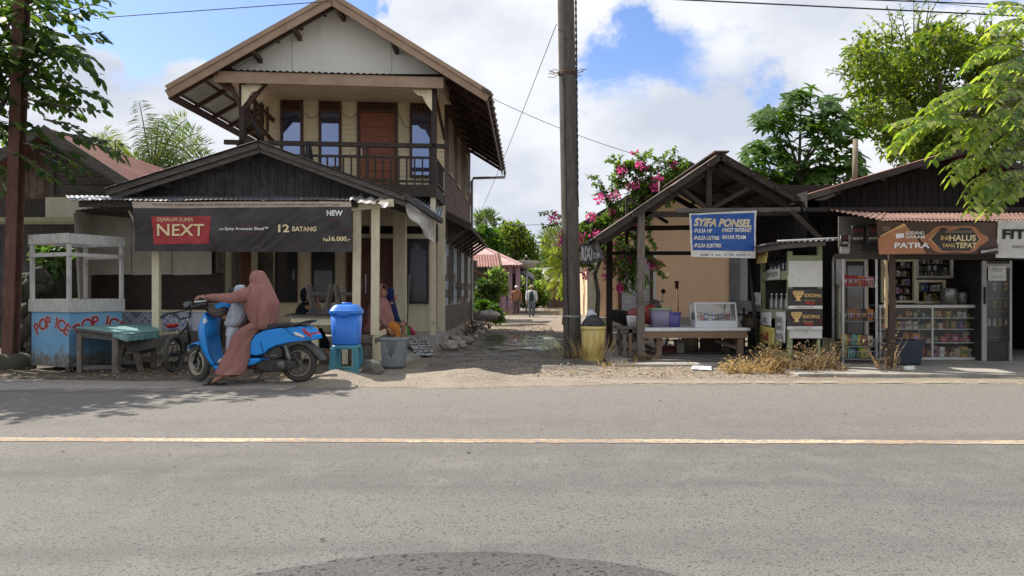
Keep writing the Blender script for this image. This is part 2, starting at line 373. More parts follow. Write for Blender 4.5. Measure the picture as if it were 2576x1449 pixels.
WHITE_PAINT = M('white_paint', (.66, .66, .64), (.56, .56, .53), .6, 5, (1, 1, 1), .08, 60, dirt=(.36, .33, .28), dscale=3, dlo=.6, dhi=.78)
WHITE = M('white_plastic', (.72, .72, .71), (.66, .66, .65), .4, 5, bump=.03)
PAPER = M('white_paper', (.7, .7, .68), (.6, .6, .58), .8, 5, bump=.1)
INK = M('black_ink', (.02, .02, .022), rough=.7, bump=0)
INK_GREY = M('faded_grey_ink', (.16, .16, .17), rough=.7, bump=0)
GOLD_INK = M('gold_ink', (.72, .5, .2), (.62, .42, .16), .6, 4, bump=0)
PALE_GOLD = M('pale_gold_ink', (.74, .62, .36), (.66, .54, .3), .6, 4, bump=0)
WHITE_INK = M('white_ink', (.78, .78, .78), (.7, .7, .7), .6, 4, bump=0)
PEACH = M('peach_plaster', (.8, .55, .37), (.74, .5, .33), .85, 2, (1, 1, 1), .1, 60, dst=(2.5, 2.5, .5), dirt=(.58, .4, .27), dlo=.6, dhi=.85)
SKIN = M('brown_skin', (.36, .19, .12), (.3, .155, .095), .5, 12, bump=.05)

HOLE_ = M('dark_crack', (.035, .033, .03), rough=.9, bump=0)
def road_mat(name, col, col2, speck, dark, scale=75, bump=.55, fade=None, dust=None, rough=.85):
    """fade: worn away to nothing along a direction (axis, from, to, noise share, noise scale)"""
    m, nt, n, l, o = _new(name); g = n.new('ShaderNodeNewGeometry'); p = g.outputs['Position']
    a = _noise(n, l, p, scale, 3, .7); b = _noise(n, l, p, .55, 5, .6); w = _noise(n, l, p, 2.6, 5, .65)
    vo = n.new('ShaderNodeTexVoronoi'); vo.inputs['Scale'].default_value = scale*.8; l.new(p, vo.inputs['Vector'])
    mp = n.new('ShaderNodeMapping'); mp.inputs['Scale'].default_value = (.09, .85, 1); l.new(p, mp.inputs[0])
    st = _noise(n, l, mp.outputs[0], 1.6, 4, .6)
    c = _mix(n, l, _ramp(n, l, b.outputs[0], .35, .7).outputs[0], col, col2)
    c = _mix(n, l, _ramp(n, l, st.outputs[0], .45, .7).outputs[0], c, tuple(x*.8 for x in col2))
    if dust:
        sx = n.new('ShaderNodeSeparateXYZ'); l.new(p, sx.inputs[0]); dq = n.new('ShaderNodeMath'); dq.operation = 'MULTIPLY_ADD'; dq.inputs[1].default_value = 2.2; l.new(w.outputs[0], dq.inputs[0]); l.new(sx.outputs[1], dq.inputs[2])
        c = _mix(n, l, _ramp(n, l, dq.outputs[0], 5.8, 10.6).outputs[0], c, dust)
    c = _mix(n, l, _ramp(n, l, w.outputs[0], .5, .8).outputs[0], c, tuple(x*1.12 for x in col))
    sp = n.new('ShaderNodeMath'); sp.operation = 'MULTIPLY'; sp.inputs[1].default_value = .85; l.new(_ramp(n, l, a.outputs[0], .51, .62).outputs[0], sp.inputs[0])
    c = _mix(n, l, sp.outputs[0], c, dark)
    sep = n.new('ShaderNodeSeparateColor'); l.new(vo.outputs['Color'], sep.inputs[0])
    c = _mix(n, l, _ramp(n, l, sep.outputs[0], .88, .97).outputs[0], c, speck)
    bs = _bsdf(n, rough, 0, .3); l.new(c, bs.inputs['Base Color'])
    bp = n.new('ShaderNodeBump'); bp.inputs['Strength'].default_value = bump; bp.inputs['Distance'].default_value = .008
    l.new(a.outputs[0], bp.inputs['Height']); l.new(bp.outputs[0], bs.inputs['Normal']); out = bs.outputs[0]
    if fade:
        e = n.new('ShaderNodeVectorMath'); e.operation = 'DOT_PRODUCT'; l.new(p, e.inputs[0]); e.inputs[1].default_value = fade[0]
        q = n.new('ShaderNodeMath'); q.operation = 'MULTIPLY_ADD'; q.inputs[1].default_value = fade[3]; l.new(_noise(n, l, p, fade[4], 6, .7).outputs[0], q.inputs[0]); l.new(e.outputs['Value'], q.inputs[2])
        t = n.new('ShaderNodeBsdfTransparent'); ms = n.new('ShaderNodeMixShader'); l.new(_ramp(n, l, q.outputs[0], fade[1], fade[2]).outputs[0], ms.inputs[0]); l.new(t.outputs[0], ms.inputs[1]); l.new(out, ms.inputs[2]); out = ms.outputs[0]
    l.new(out, o.inputs[0]); return m
ASPHALT = road_mat('dusty_asphalt', (.168, .16, .152), (.138, .132, .127), (.085, .082, .079), (.055, .053, .051), 78, .6, None, (.212, .195, .177))
ASPHALT_OLD = road_mat('coarse_dark_asphalt', (.105, .101, .099), (.085, .082, .081), (.03, .03, .032), (.04, .039, .04), 62, .9, ((0, -1, 0), -3.5, -3.3, .25, 5))
SAND = road_mat('pale_gritty_sand', (.29, .246, .196), (.235, .2, .158), (.35, .3, .25), (.13, .11, .09), 70, .7, ((0, 0, 1), .007, .03, .04, 3))
SLAB = road_mat('worn_concrete_apron', (.34, .31, .27), (.27, .245, .215), (.4, .36, .32), (.17, .15, .13), 60, .4, ((0, 1, 0), 9.4, 9.75, 1.2, 2.5))

def ground_mat():
    m, nt, n, l, o = _new('dry_soil_and_gravel'); g = n.new('ShaderNodeNewGeometry'); p = g.outputs['Position']
    a = _noise(n, l, p, 38, 4, .75); b = _noise(n, l, p, .7, 6, .65); k = _noise(n, l, p, 5, 6, .7)
    vo = n.new('ShaderNodeTexVoronoi'); vo.inputs['Scale'].default_value = 55; l.new(p, vo.inputs['Vector'])
    c = _mix(n, l, _ramp(n, l, b.outputs[0], .38, .66).outputs[0], (.25, .19, .135), (.165, .13, .1))
    c = _mix(n, l, _ramp(n, l, k.outputs[0], .48, .7).outputs[0], c, (.32, .265, .2))
    sep = n.new('ShaderNodeSeparateColor'); l.new(vo.outputs['Color'], sep.inputs[0])
    c = _mix(n, l, _ramp(n, l, sep.outputs[0], .68, .8).outputs[0], c, (.4, .37, .32))
    c = _mix(n, l, _ramp(n, l, sep.outputs[1], .76, .85).outputs[0], c, (.1, .085, .07))
    c = _mix(n, l, _ramp(n, l, a.outputs[0], .56, .72).outputs[0], c, (.09, .072, .055))
    # damp, darker gravel where the lane has ruts
    sx = n.new('ShaderNodeSeparateXYZ'); l.new(p, sx.inputs[0])
    bs = _bsdf(n, .9, 0, .3); l.new(c, bs.inputs['Base Color'])
    bp = n.new('ShaderNodeBump'); bp.inputs['Strength'].default_value = .7; bp.inputs['Distance'].default_value = .014
    ad = n.new('ShaderNodeMath'); l.new(a.outputs[0], ad.inputs[0]); l.new(vo.outputs['Distance'], ad.inputs[1])
    l.new(ad.outputs[0], bp.inputs['Height']); l.new(bp.outputs[0], bs.inputs['Normal']); l.new(bs.outputs[0], o.inputs[0]); return m
GROUND = ground_mat()
MUD = road_mat('damp_grey_mud', (.22, .2, .175), (.155, .14, .122), (.34, .32, .29), (.065, .058, .05), 60, .5, ((0, 0, 1), .3, .46, .9, 1.5))
PUDDLE = glassmat('puddle_water', (.05, .045, .03), .5, .03)
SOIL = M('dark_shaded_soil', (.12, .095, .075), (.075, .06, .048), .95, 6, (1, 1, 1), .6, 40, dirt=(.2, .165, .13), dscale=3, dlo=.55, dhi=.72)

# ---------------------------------------------------------------- ground, road, lane
def smooth(t): t = max(0, min(1, t)); return t*t*(3-2*t)
def gz(x, y):
    z = -.16*smooth((y-12)/28)
    if y > 9.6: z += .02*nz(x*1.3, y*1.1)*smooth((y-9.6)/1.5)
    if y < 9.5: z -= .06
    return z-.012
def axis(lo, hi, near, far, step):
    a = [near+i*step for i in range(int((far-near)/step)+1)]; t = step; q = near
    while q > lo: t *= 1.5; q -= t; a.insert(0, max(q, lo))
    t = step; q = a[-1]
    while q < hi: t *= 1.5; q += t; a.append(min(q, hi))
    return a
def grid_mesh(name, xs, ys, fn, mat):
    mb = MB(); nx = len(xs); mb.add([(x, y, fn(x, y)) for y in ys for x in xs], [(j*nx+i, j*nx+i+1, (j+1)*nx+i+1, (j+1)*nx+i) for j in range(len(ys)-1) for i in range(nx-1)], 0, True)
    return mb.build(name, mat, kind='structure', org=V((0, 0, 0)))
grid_mesh('ground', axis(-900, 900, -12, 12, .35), axis(-300, 1500, 7, 45, .35), gz, GROUND)
def strip(name, x0, x1, n, yn, yf, z, mat, rows=4, kind='structure'):
    """sheet between a near edge yn(x) and a far edge yf(x)"""
    mb = MB(); mb.sheet(lambda u, v: (lerp(x0, x1, u), lerp(yn(lerp(x0, x1, u)), yf(lerp(x0, x1, u)), v), z(lerp(x0, x1, u), lerp(yn(lerp(x0, x1, u)), yf(lerp(x0, x1, u)), v)) if callable(z) else z), n, rows)
    return mb.build(name, mat, kind=kind, org=V((0, 0, 0)))
edge = lambda x: 9.95+.16*nz(x*.8, 3)+.09*nz(x*3.1, 8)+(.12 if x > 4 else 0)
strip('road', -80, 80, 800, lambda x: -14, edge, 0, ASPHALT, 30)
strip('concrete_apron', -9.5, -2.7, 120, lambda x: 8.75+.35*nz(x*.7, 1)+.1*nz(x*4, 2), lambda x: 10.25-.42*smooth((x+8)/4)+.05*nz(x*2.5, 5), .006, SLAB)
strip('road_patch', -1.15, .75, 60, lambda x: 2.2, lambda x: 3.42*(1-.09*((x+.2)/.95)**2)+.05*nz(x*6, 4), .005, ASPHALT_OLD)
def bumps(x, y):
    k = .13*math.exp(-((x+2.3)/.42)**2)+.155*math.exp(-((x+.62)/.62)**2)+.05*math.exp(-((x+1.5)/.5)**2)+.03*math.exp(-((x-.6)/.6)**2)
    c = 9.93+.08*nz(x*1.2, 4)
    return k*math.exp(-((y-c)/(.26 if y > c else .5))**2)*(1+.25*nz(x*5, y*5))-.014+.027*math.exp(-((y-9.9)/.42)**4)*smooth((x+3.4)/.5)
grid_mesh('sand_mound', [-3.6+i*.05 for i in range(100)]+[1.4+i*.3 for i in range(40)], [8.9+i*.05 for i in range(34)], bumps, SAND)
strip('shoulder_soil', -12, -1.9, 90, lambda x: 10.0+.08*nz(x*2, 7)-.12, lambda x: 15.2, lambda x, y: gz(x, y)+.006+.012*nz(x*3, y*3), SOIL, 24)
# cracks in the apron and the asphalt
for k, pts in enumerate(([(-7.6, 9.3), (-7.1, 9.65), (-6.4, 9.9), (-6.1, 10.1)], [(-4.6, 8.9), (-4.0, 9.3), (-3.7, 9.7), (-3.1, 9.85)])):
    mb = MB(); q = dense([(V((x, y, 0)),) for x, y in pts], 12)
    for (a,), (b,) in zip(q, q[1:]):
        j = lambda c: c+V((0, .035*nz(c.x*9, c.y*9, k), .009)); w = .004+.005*abs(nz(a.x*6, k)); mb.bar(j(a), j(b), w, .002)
    mb.build('road_crack', HOLE_, kind='structure')
# worn centre line
def line_mat():
    m, nt, n, l, o = _new('worn_line_paint'); g = n.new('ShaderNodeNewGeometry'); p = g.outputs['Position']
    mp = n.new('ShaderNodeMapping'); mp.inputs['Scale'].default_value = (.5, 2, 1); l.new(p, mp.inputs[0])
    a = _noise(n, l, mp.outputs[0], 1.7, 5, .6); b = _noise(n, l, p, 22, 5, .75)
    c = _mix(n, l, _ramp(n, l, a.outputs[0], .47, .54).outputs[0], (.5, .4, .26), (.46, .27, .12))
    ad = n.new('ShaderNodeMath'); ad.operation = 'MULTIPLY_ADD'; ad.inputs[1].default_value = .35; l.new(a.outputs[0], ad.inputs[0]); l.new(b.outputs[0], ad.inputs[2])
    c = _mix(n, l, _ramp(n, l, ad.outputs[0], .58, .74).outputs[0], c, (.21, .192, .178))
    bs = _bsdf(n, .8); l.new(c, bs.inputs['Base Color']); l.new(bs.outputs[0], o.inputs[0]); return m
strip('centre_line', -40, 40, 700, lambda x: 5.97-.014*x-.075+.03*nz(x*7, 2), lambda x: 5.97-.014*x+.07+.03*nz(x*6, 9), .004, line_mat(), 1)
strip('edge_line', -.2, 6.5, 120, lambda x: 9.62+.02*nz(x*5, 3), lambda x: 9.67+.02*nz(x*5, 6), .03, road_mat('worn_white_line', (.55, .52, .46), (.45, .42, .37), (.6, .57, .5), (.2, .18, .16), 60, .3, ((0, 0, 1), .5, .58, 1, 3)), 1)
# lane ruts, damp mud and the puddle
strip('lane_mud', -1.4, 1.35, 34, lambda x: 11.6+.9*nz(x*2.1, 5), lambda x: 24, lambda x, y: gz(x, y)+.004, MUD, 60)
mb = MB(); mb.add([(.95+math.cos(t)*.42*(1+.3*nz(math.cos(t)*2, math.sin(t)*2)), 18.6+math.sin(t)*1.2*(1+.3*nz(math.cos(t)*2, math.sin(t)*2, 4)), -.025) for t in [2*PI*i/40 for i in range(40)]], [tuple(range(40))])
mb.build('puddle', PUDDLE, kind='structure')
mb = MB()
for t in range(9):
    y0 = 15.2+R.random()*3.4; x0 = -.5+R.random()*1.2
    mb.add([(x0+math.cos(a)*(.12+.2*R.random())*(1.0), y0+math.sin(a)*(.15+.3*R.random()), gz(x0, y0)+.019) for a in [2*PI*i/14 for i in range(14)]], [tuple(range(14))])
mb.build('puddle', PUDDLE, kind='structure')
TRACK = road_mat('pale_dried_mud', (.34, .325, .3), (.28, .265, .245), (.4, .385, .355), (.2, .19, .175), 60, .4, ((0, 0, 1), .4, .6, .9, 16))
WET = road_mat('wet_mud', (.13, .125, .115), (.09, .086, .08), (.2, .19, .18), (.05, .046, .04), 60, .12, ((0, 0, 1), .31, .42, .9, 2.2), None, .09)
strip('wet_patch', -.7, 1.1, 24, lambda x: 15.6, lambda x: 21, lambda x, y: gz(x, y)+.018, WET, 24)
for pts in ([(-.2, 13.6), (-.55, 14.6), (-.5, 15.8), (-.15, 17.2), (.0, 19)], [(.1, 13.8), (-.2, 15), (-.1, 16.4), (.15, 18), (.25, 20)], [(.35, 13.5), (.5, 15), (.45, 16.5), (.4, 18.5)], [(.8, 15), (.85, 16.4), (.7, 18)]):
    mb = MB(); q = dense([(V((x, y, 0)),) for x, y in pts], 8); vs = []
    for i, (c,) in enumerate(q):
        w = .075+.03*nz(c.y*2, c.x); t = (q[min(i+1, len(q)-1)][0]-q[max(i-1, 0)][0]).normalized(); s_ = V((t.y, -t.x, 0)); vs += [(c+s_*w*k)+V((0, 0, gz(c.x, c.y)+.024)) for k in (-1, 0, 1)]
    mb.add(vs, [(i*3+j, i*3+j+1, i*3+j+4, i*3+j+3) for i in range(len(q)-1) for j in range(2)]); mb.build('wheel_track', TRACK, kind='structure')
# concrete floors under the shops
mb = MB(); mb.hexa([(4.05, 10.55, -.05), (11, 10.35, -.05), (11, 16, -.05), (4.05, 16, -.05), (4.05, 10.55, .035), (11, 10.35, .035), (11, 16, .035), (4.05, 16, .035)])
mb.build('pavement_slab', CONCRETE, kind='structure', bev=.01)
mb = MB(); mb.hexa([(1.62, 12.0, -.1), (3.85, 11.9, -.1), (3.85, 15, -.1), (1.62, 15, -.1), (1.62, 12.0, .03), (3.85, 11.9, .03), (3.85, 15, .03), (1.62, 15, .03)])
mb.build('pavement_slab', CONCRETE, kind='structure', bev=.01)
mb = MB(); mb.prism([P(960, 925, 11.7), P(1035, 905, 12.9), P(1068, 890, 14), P(1020, 870, 15.6), P(950, 880, 14)], (0, 0, -.12)); mb.v = [V((p.x, p.y, p.z+.02)) for p in mb.v]
mb.build('pavement_slab', CONCRETE, kind='structure')
# ================================================================ two-storey house (frame: a along the front, d into the depth, z up)
def HT(p): return V((-5.65+.995*p.x+.02*p.y, 17+.098*p.x+p.y, p.z))
def Ha(u, d):
    k = (u-U0)/F; return (k*(17+d)+5.65-.02*d)/(.995-.098*k)
def Hz(u, v, d): return H+(V0-v)/F*(17+.098*Ha(u, d)+d)
def HP(u, v, d): return V((Ha(u, d), d, Hz(u, v, d)))
house = thing('two_storey_house', (-3.6, 19, 0), 'tall two-storey wooden house with cream front, steep gable roof and railed balcony', 'house')
AW = 4.09
PANE_UP = glassmat('curtained_pane', (.01, .016, .07), .42, .03, 0, (.42, .52, .82))
PANE_LO = glassmat('dark_pane', (.006, .006, .008), .02, .03)
def hb(): return MB(HT)
def boards(mb, o, right, up, w, h, n, gap=.008, th=.02, out=(0, -1, 0), m=0, jit=.004):
    """n boards side by side along `right`, each w wide and h tall along `up`"""
    o, right, up, out = V(o), V(right), V(up), V(out)
    for i in range(n):
        a = o+right*(w*i+gap*.5)+out*jit*R.random(); b = a+right*(w-gap); t = out*th
        mb.hexa([a, b, b-t, a-t, a+up*h, b+up*h, b+up*h-t, a+up*h-t], m)
# upper front: lapped boards below, upright boards above
mb = hb(); z = 3.42
mb.box(0, AW, .02, .14, 3.2, 6.1)
while z < 5.66:
    q = .116; j = .004*R.random()
    mb.add([(0, -.02-j, z), (AW, -.02-j, z), (AW, 0, z+q), (0, 0, z+q), (0, .02, z), (AW, .02, z)], [(0, 1, 2, 3), (4, 5, 1, 0)]); z += q
boards(mb, (0, -.03, 5.66), (1, 0, 0), (0, 0, 1), .1, .44, 41, .01, .03)
mb.build('upper_front_wall', CREAM_SIDING, house)
# upper windows and the balcony door
def lattice(mb, a0, a1, z0, z1, d, m=1):
    n = max(3, int((a1-a0)/.075)); k = 3
    for i in range(n):
        for j in range(k):
            ca = lerp(a0, a1, (i+.5)/n); cz = lerp(z0, z1, (j+.5)/k); r = .026 if (i+j) % 2 else .02
            mb.add([(ca+r*math.cos(t), d, cz+r*1.2*math.sin(t)) for t in [PI/3*q for q in range(6)]], [(0, 1, 2, 3, 4, 5)], m)
CARVED = M('carved_brown_wood', (.1, .035, .025), (.06, .024, .018), .6, 6, bump=.2)
HOLE = M('painted_opening_shade', (.01, .008, .007), rough=.9, bump=0)  # near-black colour stands in for the shade inside holes, vents and cracks
def frame(mb, a0, a1, z0, z1, d, w=.055, dep=.07, m=0):
    mb.box(a0, a0+w, d-dep, d+.01, z0, z1, m); mb.box(a1-w, a1, d-dep, d+.01, z0, z1, m)
    mb.box(a0+w, a1-w, d-dep+.004, d+.01, z1-w, z1, m); mb.box(a0+w, a1-w, d-dep+.004, d+.01, z0, z0+w, m)
for u0, u1 in ((708, 764), (804, 860), (1032, 1088)):
    a0, a1 = Ha(u0, 0), Ha(u1, 0); uc = (u0+u1)/2; k = (uc-708)/378
    z1, zt, z0 = Hz(uc, 238+6*k, 0), Hz(uc, 280+5*k, 0), Hz(uc, 440+8*k, 0)
    mb = hb(); frame(mb, a0, a1, z0, z1, -.02); mb.box(a0+.05, a1-.05, -.08, 0, zt-.03, zt+.03)
    w = mb.build('window', WOOD_CHOC, house, bev=.004)
    mb = hb(); mb.box(a0+.05, a1-.05, -.05, -.02, zt+.03, z1-.05, 0); lattice(mb, a0+.07, a1-.07, zt+.05, z1-.07, -.053); mb.build('carved_vent', [CARVED, HOLE], w)
    mb = hb(); mb.box(a0+.05, a1-.05, -.045, -.03, z0+.05, zt-.03); mb.build('pane', PANE_UP, w)
a0, a1 = Ha(900, 0), Ha(1001, 0); z1, zt, z0 = Hz(950, 242, 0), Hz(950, 281, 0), 3.47
mb = hb(); mb.box(a0, a0+.06, -.09, 0, z0, z1); mb.box(a1-.06, a1, -.09, 0, z0, z1); mb.box(a0+.06, a1-.06, -.086, 0, z1-.05, z1); mb.box(a0+.06, a1-.06, -.088, 0, zt-.03, zt+.03)
boards(mb, (a0+.17, -.064, z0+.1), (0, 0, 1), (1, 0, 0), .2, a1-a0-.34, 8, .03, .02, (0, -1, 0), 1)
mb.box(a0+.06, a1-.06, -.05, 0, z0, zt-.03, 1)
dr = mb.build('balcony_door', [WOOD_CHOC, WOOD_ORANGE], house, bev=.004)
mb = hb(); mb.box(a0+.06, a1-.06, -.06, -.03, zt+.03, z1-.05, 0); lattice(mb, a0+.08, a1-.08, zt+.05, z1-.07, -.063); mb.build('carved_vent', [CARVED, HOLE], dr)
mb = hb(); mb.box(a0+.09, a0+.12, -.09, -.06, 4.3, 4.52); mb.tube([(a0+.1, -.1, 4.5), (a0+.2, -.11, 4.5)], .012, 6); mb.build('handle', STEEL, dr)
for s0, s1 in ((767, 802), (862, 898), (1003, 1030)):
    mb = hb(); pa, pb = HP(s0, 283, -.05), HP(s1, 283 if s1 < 1010 else 320, -.05)
    mb.tube([pa.lerp(pb, t/8)-V((0, 0, .32*(t/8)*(1-t/8)*1.6)) for t in range(9)], .006, 5)
    mb.build('string_light', BLACK, house)
# lower front
mb = hb(); mb.box(-.05, AW, .0, .14, .2, 3.2, 0); mb.box(AW-.16, AW+.02, -.05, .0, .2, 3.2, 0)
mb.box(Ha(655, 0), AW, -.02, 0, 2.62, 2.7, 0)
mb.build('lower_front_wall', CREAM, house, bev=.006)
for u0, u1, v0, v1 in ((693, 749, 590, 761), (785, 843, 590, 761), (1022, 1079, 601, 764)):
    mb = hb(); b0, b1 = Ha(u0, 0), Ha(u1, 0); c0, c1 = Hz(u0, v1, 0), Hz(u0, v0, 0); frame(mb, b0, b1, c0, c1, -.015, .05, .05)
    w = mb.build('window', BLACK, house, bev=.004)
    mb = hb(); mb.box(b0+.05, b1-.05, -.03, -.02, c0+.05, c1-.05); mb.build('pane', PANE_LO, w)
for u0, u1 in ((888, 930), (950, 994), (1022, 1078)):
    mb = hb(); mb.box(Ha(u0, 0), Ha(u1, 0), -.03, .0, Hz(u0, 588, 0), Hz(u0, 569, 0)); mb.build('vent', HOLE, house)
a0, a1 = Ha(873, 0), Ha(992, 0); z1 = Hz(930, 600, 0); mid = (a0+a1)/2
mb = hb(); mb.box(a0, a0+.07, -.09, 0, .27, z1); mb.box(a1-.07, a1, -.09, 0, .27, z1); mb.box(a0+.07, a1-.07, -.086, 0, z1-.07, z1)
for b0, b1 in ((a0+.08, mid-.01), (mid+.01, a1-.08)):
    mb.box(b0, b1, -.05, 0, .28, z1-.07, 1); boards(mb, (b0+.09, -.066, .45), (0, 0, 1), (1, 0, 0), .23, b1-b0-.18, 7, .03, .02, (0, -1, 0), 1)
dr = mb.build('front_door', [WOOD_CHOC, WOOD_RED], house, bev=.004)
mb = hb(); mb.box(mid-.11, mid-.08, -.1, -.05, 1.15, 1.6); mb.build('handle', STEEL, dr)
# porch platform and its columns
mb = MB(); x1 = X(1100, 15.3)
mb.hexa([(-5.4, 15.5, -.05), (x1+.05, 15.35, -.12), (x1+.18, 17.5, -.12), (-5.4, 17, -.05), (-5.4, 15.55, .27), (x1-.06, 15.5, .27), (x1-.02, 17.5, .27), (-5.4, 17, .27)])
mb.build('porch_platform', CONCRETE, house, bev=.01)
mb = hb()
for u in (1006,):
    mb.box(Ha(u-15, -1.2), Ha(u+15, -1.2), -1.3, -1.05, .27, 3.2)
mb.box(Ha(1084, -1.5), Ha(1096, -1.5), -1.6, -1.48, .27, 3.2); mb.box(Ha(1082, -1.5), Ha(1098, -1.5), -1.62, -1.46, .55, .6)
mb.build('porch_column', CREAM_POST, house, bev=.006)
# balcony
D = -1.6
mb = hb(); mb.box(-.05, AW-.02, D, -.03, 3.4, 3.46, 0); mb.box(-.1, AW, D-.06, D, 3.2, 3.45, 0); mb.box(AW-.06, AW, D, .05, 3.2, 3.45, 0); mb.box(-.1, -.04, D, 0, 3.2, 3.45, 0)
for i in range(5): mb.box(.3+i*.85, .37+i*.85, D, 0, 3.27, 3.39, 0)
mb.build('balcony_floor', WOOD_DARKX, house)
zr = Hz(690, 357, D)
mb = hb(); mb.box(-.25, AW+.25, D-.05, D+.04, zr-.07, zr+.02); mb.box(-.1, AW, D-.03, D+.02, zr-.3, zr-.25); mb.box(-.1, AW, D-.03, D+.02, 3.5, 3.55)
n = 25
for i in range(n):
    a = lerp(.02, AW-.12, i/(n-1)); wq = .03 if i % 8 else .055
    mb.box(a-wq*.5, a+wq*.5, D-.025, D+.015, 3.46, zr-.27 if i % 8 else zr-.06)
mb.box(AW-.05, AW, D, 0, zr-.3, zr-.24); mb.box(AW-.05, AW, D, 0, 3.5, 3.55)
for i in range(11): a = lerp(D+.12, -.1, i/10); mb.box(AW-.04, AW-.01, a-.015, a+.015, 3.5, zr-.25)
mb.build('railing', WOOD_DARKX, house)
for u, top in ((610, 5.6), (1092, 5.6)):
    mb = hb(); a = Ha(u, D); mb.box(a-.055, a+.055, D-.05, D+.06, 3.2, top); mb.build('balcony_post', M('post_brown', (.045, .03, .026), (.028, .02, .018), .7, 6, (4, 4, 1)), house, bev=.006)
a = Ha(610, D)
for p, q in (((a, D, 4.95), (a+.55, D, 5.62)), ((a, D, 4.95), (a-.33, D, 5.62)), ((a, D, 5.0), (a+.1, 0, 4.6)), ((a, D, 5.35), (a+.1, 0, 5.1)), ((Ha(1092, D), D, 5.5), (AW+.02, -.1, 4.75))): mb = hb(); mb.bar(p, q, .055, .085); mb.build('brace', WOOD_CHOC, house)
mb = hb()
for i in range(4): mb.box(a+.03, a+.06, lerp(D+.2, -.25, i/3)-.05, lerp(D+.2, -.25, i/3)+.05, 4.8, 5.35)
mb.build('slat_screen', WOOD_CHOC, house)
# pent roof band over the balcony
zf0, zf1 = Hz(540, 208, D-.2), Hz(540, 179, D-.2); A0, A1 = Ha(540, D-.2), Ha(1116, D-.2)
mb = hb(); mb.box(A0, A1, D-.24, D-.2, zf0, zf1, 0); mb.box(A0, A0+.03, D-.2, -1.0, zf0, zf1, 0); mb.box(A1-.03, A1, D-.2, -.6, zf0, zf1, 0)
mb.box(A0+.1, A1-.03, D-.19, 0, zf0+.12, zf0+.15, 1)
for sx, a in ((1, Ha(612, D)), (-1, Ha(1088, D))):
    mb.prism([(a, D-.1, zf0), (a+sx*.42, D-.1, zf0), (a+sx*.3, D-.1, zf0-.12), (a+sx*.2, D-.1, zf0-.14), (a+sx*.12, D-.1, zf0-.3), (a, D-.1, zf0-.45)], (0, .03, 0), 1)
mb.build('fascia', [WOOD_TAN, CREAM_SIDING], house, bev=.004)
mb = hb(); mb.corr((A0, D-.28, zf1+.015), (A1+.03, D-.28, zf1+.015), (A1+.03, -1.3, zf1+.1), (A0, -1.3, zf1+.1), 36, .014); mb.build('pent_roof', ZINC_DARK, house)
# white gable panel
mb = hb(); g = [HP(575, 186, -1.4), HP(850, 12, -1.4), HP(1105, 186, -1.4)]; mb.prism(g, (0, .05, 0)); 
mb.build('gable_panel', GABLE_WHITE, house)
mb = hb()
for u in (735, 985): p = HP(u, 184, -1.412); q = HP(u, 100, -1.412); mb.bar(p, q, .006, .006)
mb.build('gable_seam', M('grey_seam', (.4, .4, .38), bump=0), house)
# main roof
DF, DB = -2.0, 7.75
pk, le, ri = HP(835, -8, DF), HP(420, 226, DF), HP(1228, 236, DF)
bk = lambda p, d=DB: V((p.x, d, p.z))
up = V((0, 0, .03))
SKY_SHEET = M('translucent_roof_sheet', (.4, .4, .38), (.3, .3, .28), .6, 2, transl=.3, bump=0)
mb = hb(); mb.corr(bk(pk, 1.2)+up, pk+up+V((0, -.04, 0)), le+up+V((0, -.04, 0)), bk(le, 1.2)+up, 18, .015, 0, .006, .0, 2)
mb.build('skylight_sheet', SKY_SHEET, house)
mb = hb(); mb.corr(bk(pk)+up, bk(pk, 1.15)+up, bk(le, 1.15)+up, bk(le)+up, 36, .015, 0, .006, .0, 2)
mb.corr(pk+up+V((0, -.04, 0)), bk(pk)+up, bk(ri)+up, ri+up+V((0, -.04, 0)), 54, .015, 0, .006, .0, 2)
mb.bar(pk+V((0, -.06, .05)), bk(pk)+V((0, 0, .05)), .3, .04)
mb.build('roof', ZINC_DARK, house)
mb = hb()
nrm = lambda p, q, k: (V((q.x-p.x, 0, q.z-p.z)).normalized().cross(V((0, 1, 0))))*k
for e in (le, ri):
    dn = V((0, 0, -.12)); o = V((0, -.03, 0))
    for t0, hh, dz, oo in ((0, .17, -.085, 0), (0, .09, .035, -.03)):
        mb.bar(pk+V((0, oo-.0, dz)), e+V((0, oo, dz)), .03, hh, m=0)
ex = (ri-pk).normalized()
mb.build('barge_board', WOOD_TAN, house, bev=.003)
mb = hb()
for e, s in ((le, -1), (ri, 1)):
    for i in range(11):
        d = lerp(DF+.3, DB-.2, i/10); mb.bar(bk(pk, d)+V((0, 0, -.06)), bk(e, d)+V((0, 0, -.06)), .05, .09)
    for i in range(7):
        q = pk.lerp(e, (i+.6)/6.7); mb.bar(bk(q, DF+.02)+V((0, 0, -.005)), bk(q)+V((0, 0, -.005)), .06, .035)
    mb.bar(e+V((-s*.03, .02, -.1)), bk(e)+V((-s*.03, 0, -.1)), .03, .16)
for e, t in ((le, .25), (le, .5), (le, .73), (ri, .03), (ri, .38)):
    q = pk.lerp(e, t); mb.bar(q+V((0, .05, -.12)), q+V((0, .75, -.2)), .08, .1)
mb.build('rafter', WOOD_CHOC, house)
mb = hb()
for i in range(17):
    d = lerp(DF+.1, DB-.3, i/16); q = bk(ri, d); mb.obox(q+V((-.02, 0, .04)), (.2, .46, .05), (0, .5, 0)); mb.obox(q+V((.06, .2, .05)), (.05, .05, .07), (0, .5, 0))
mb.build('roof_edge_cap', M('eave_tile', (.16, .12, .09), (.1, .08, .065), .7, 5), house)
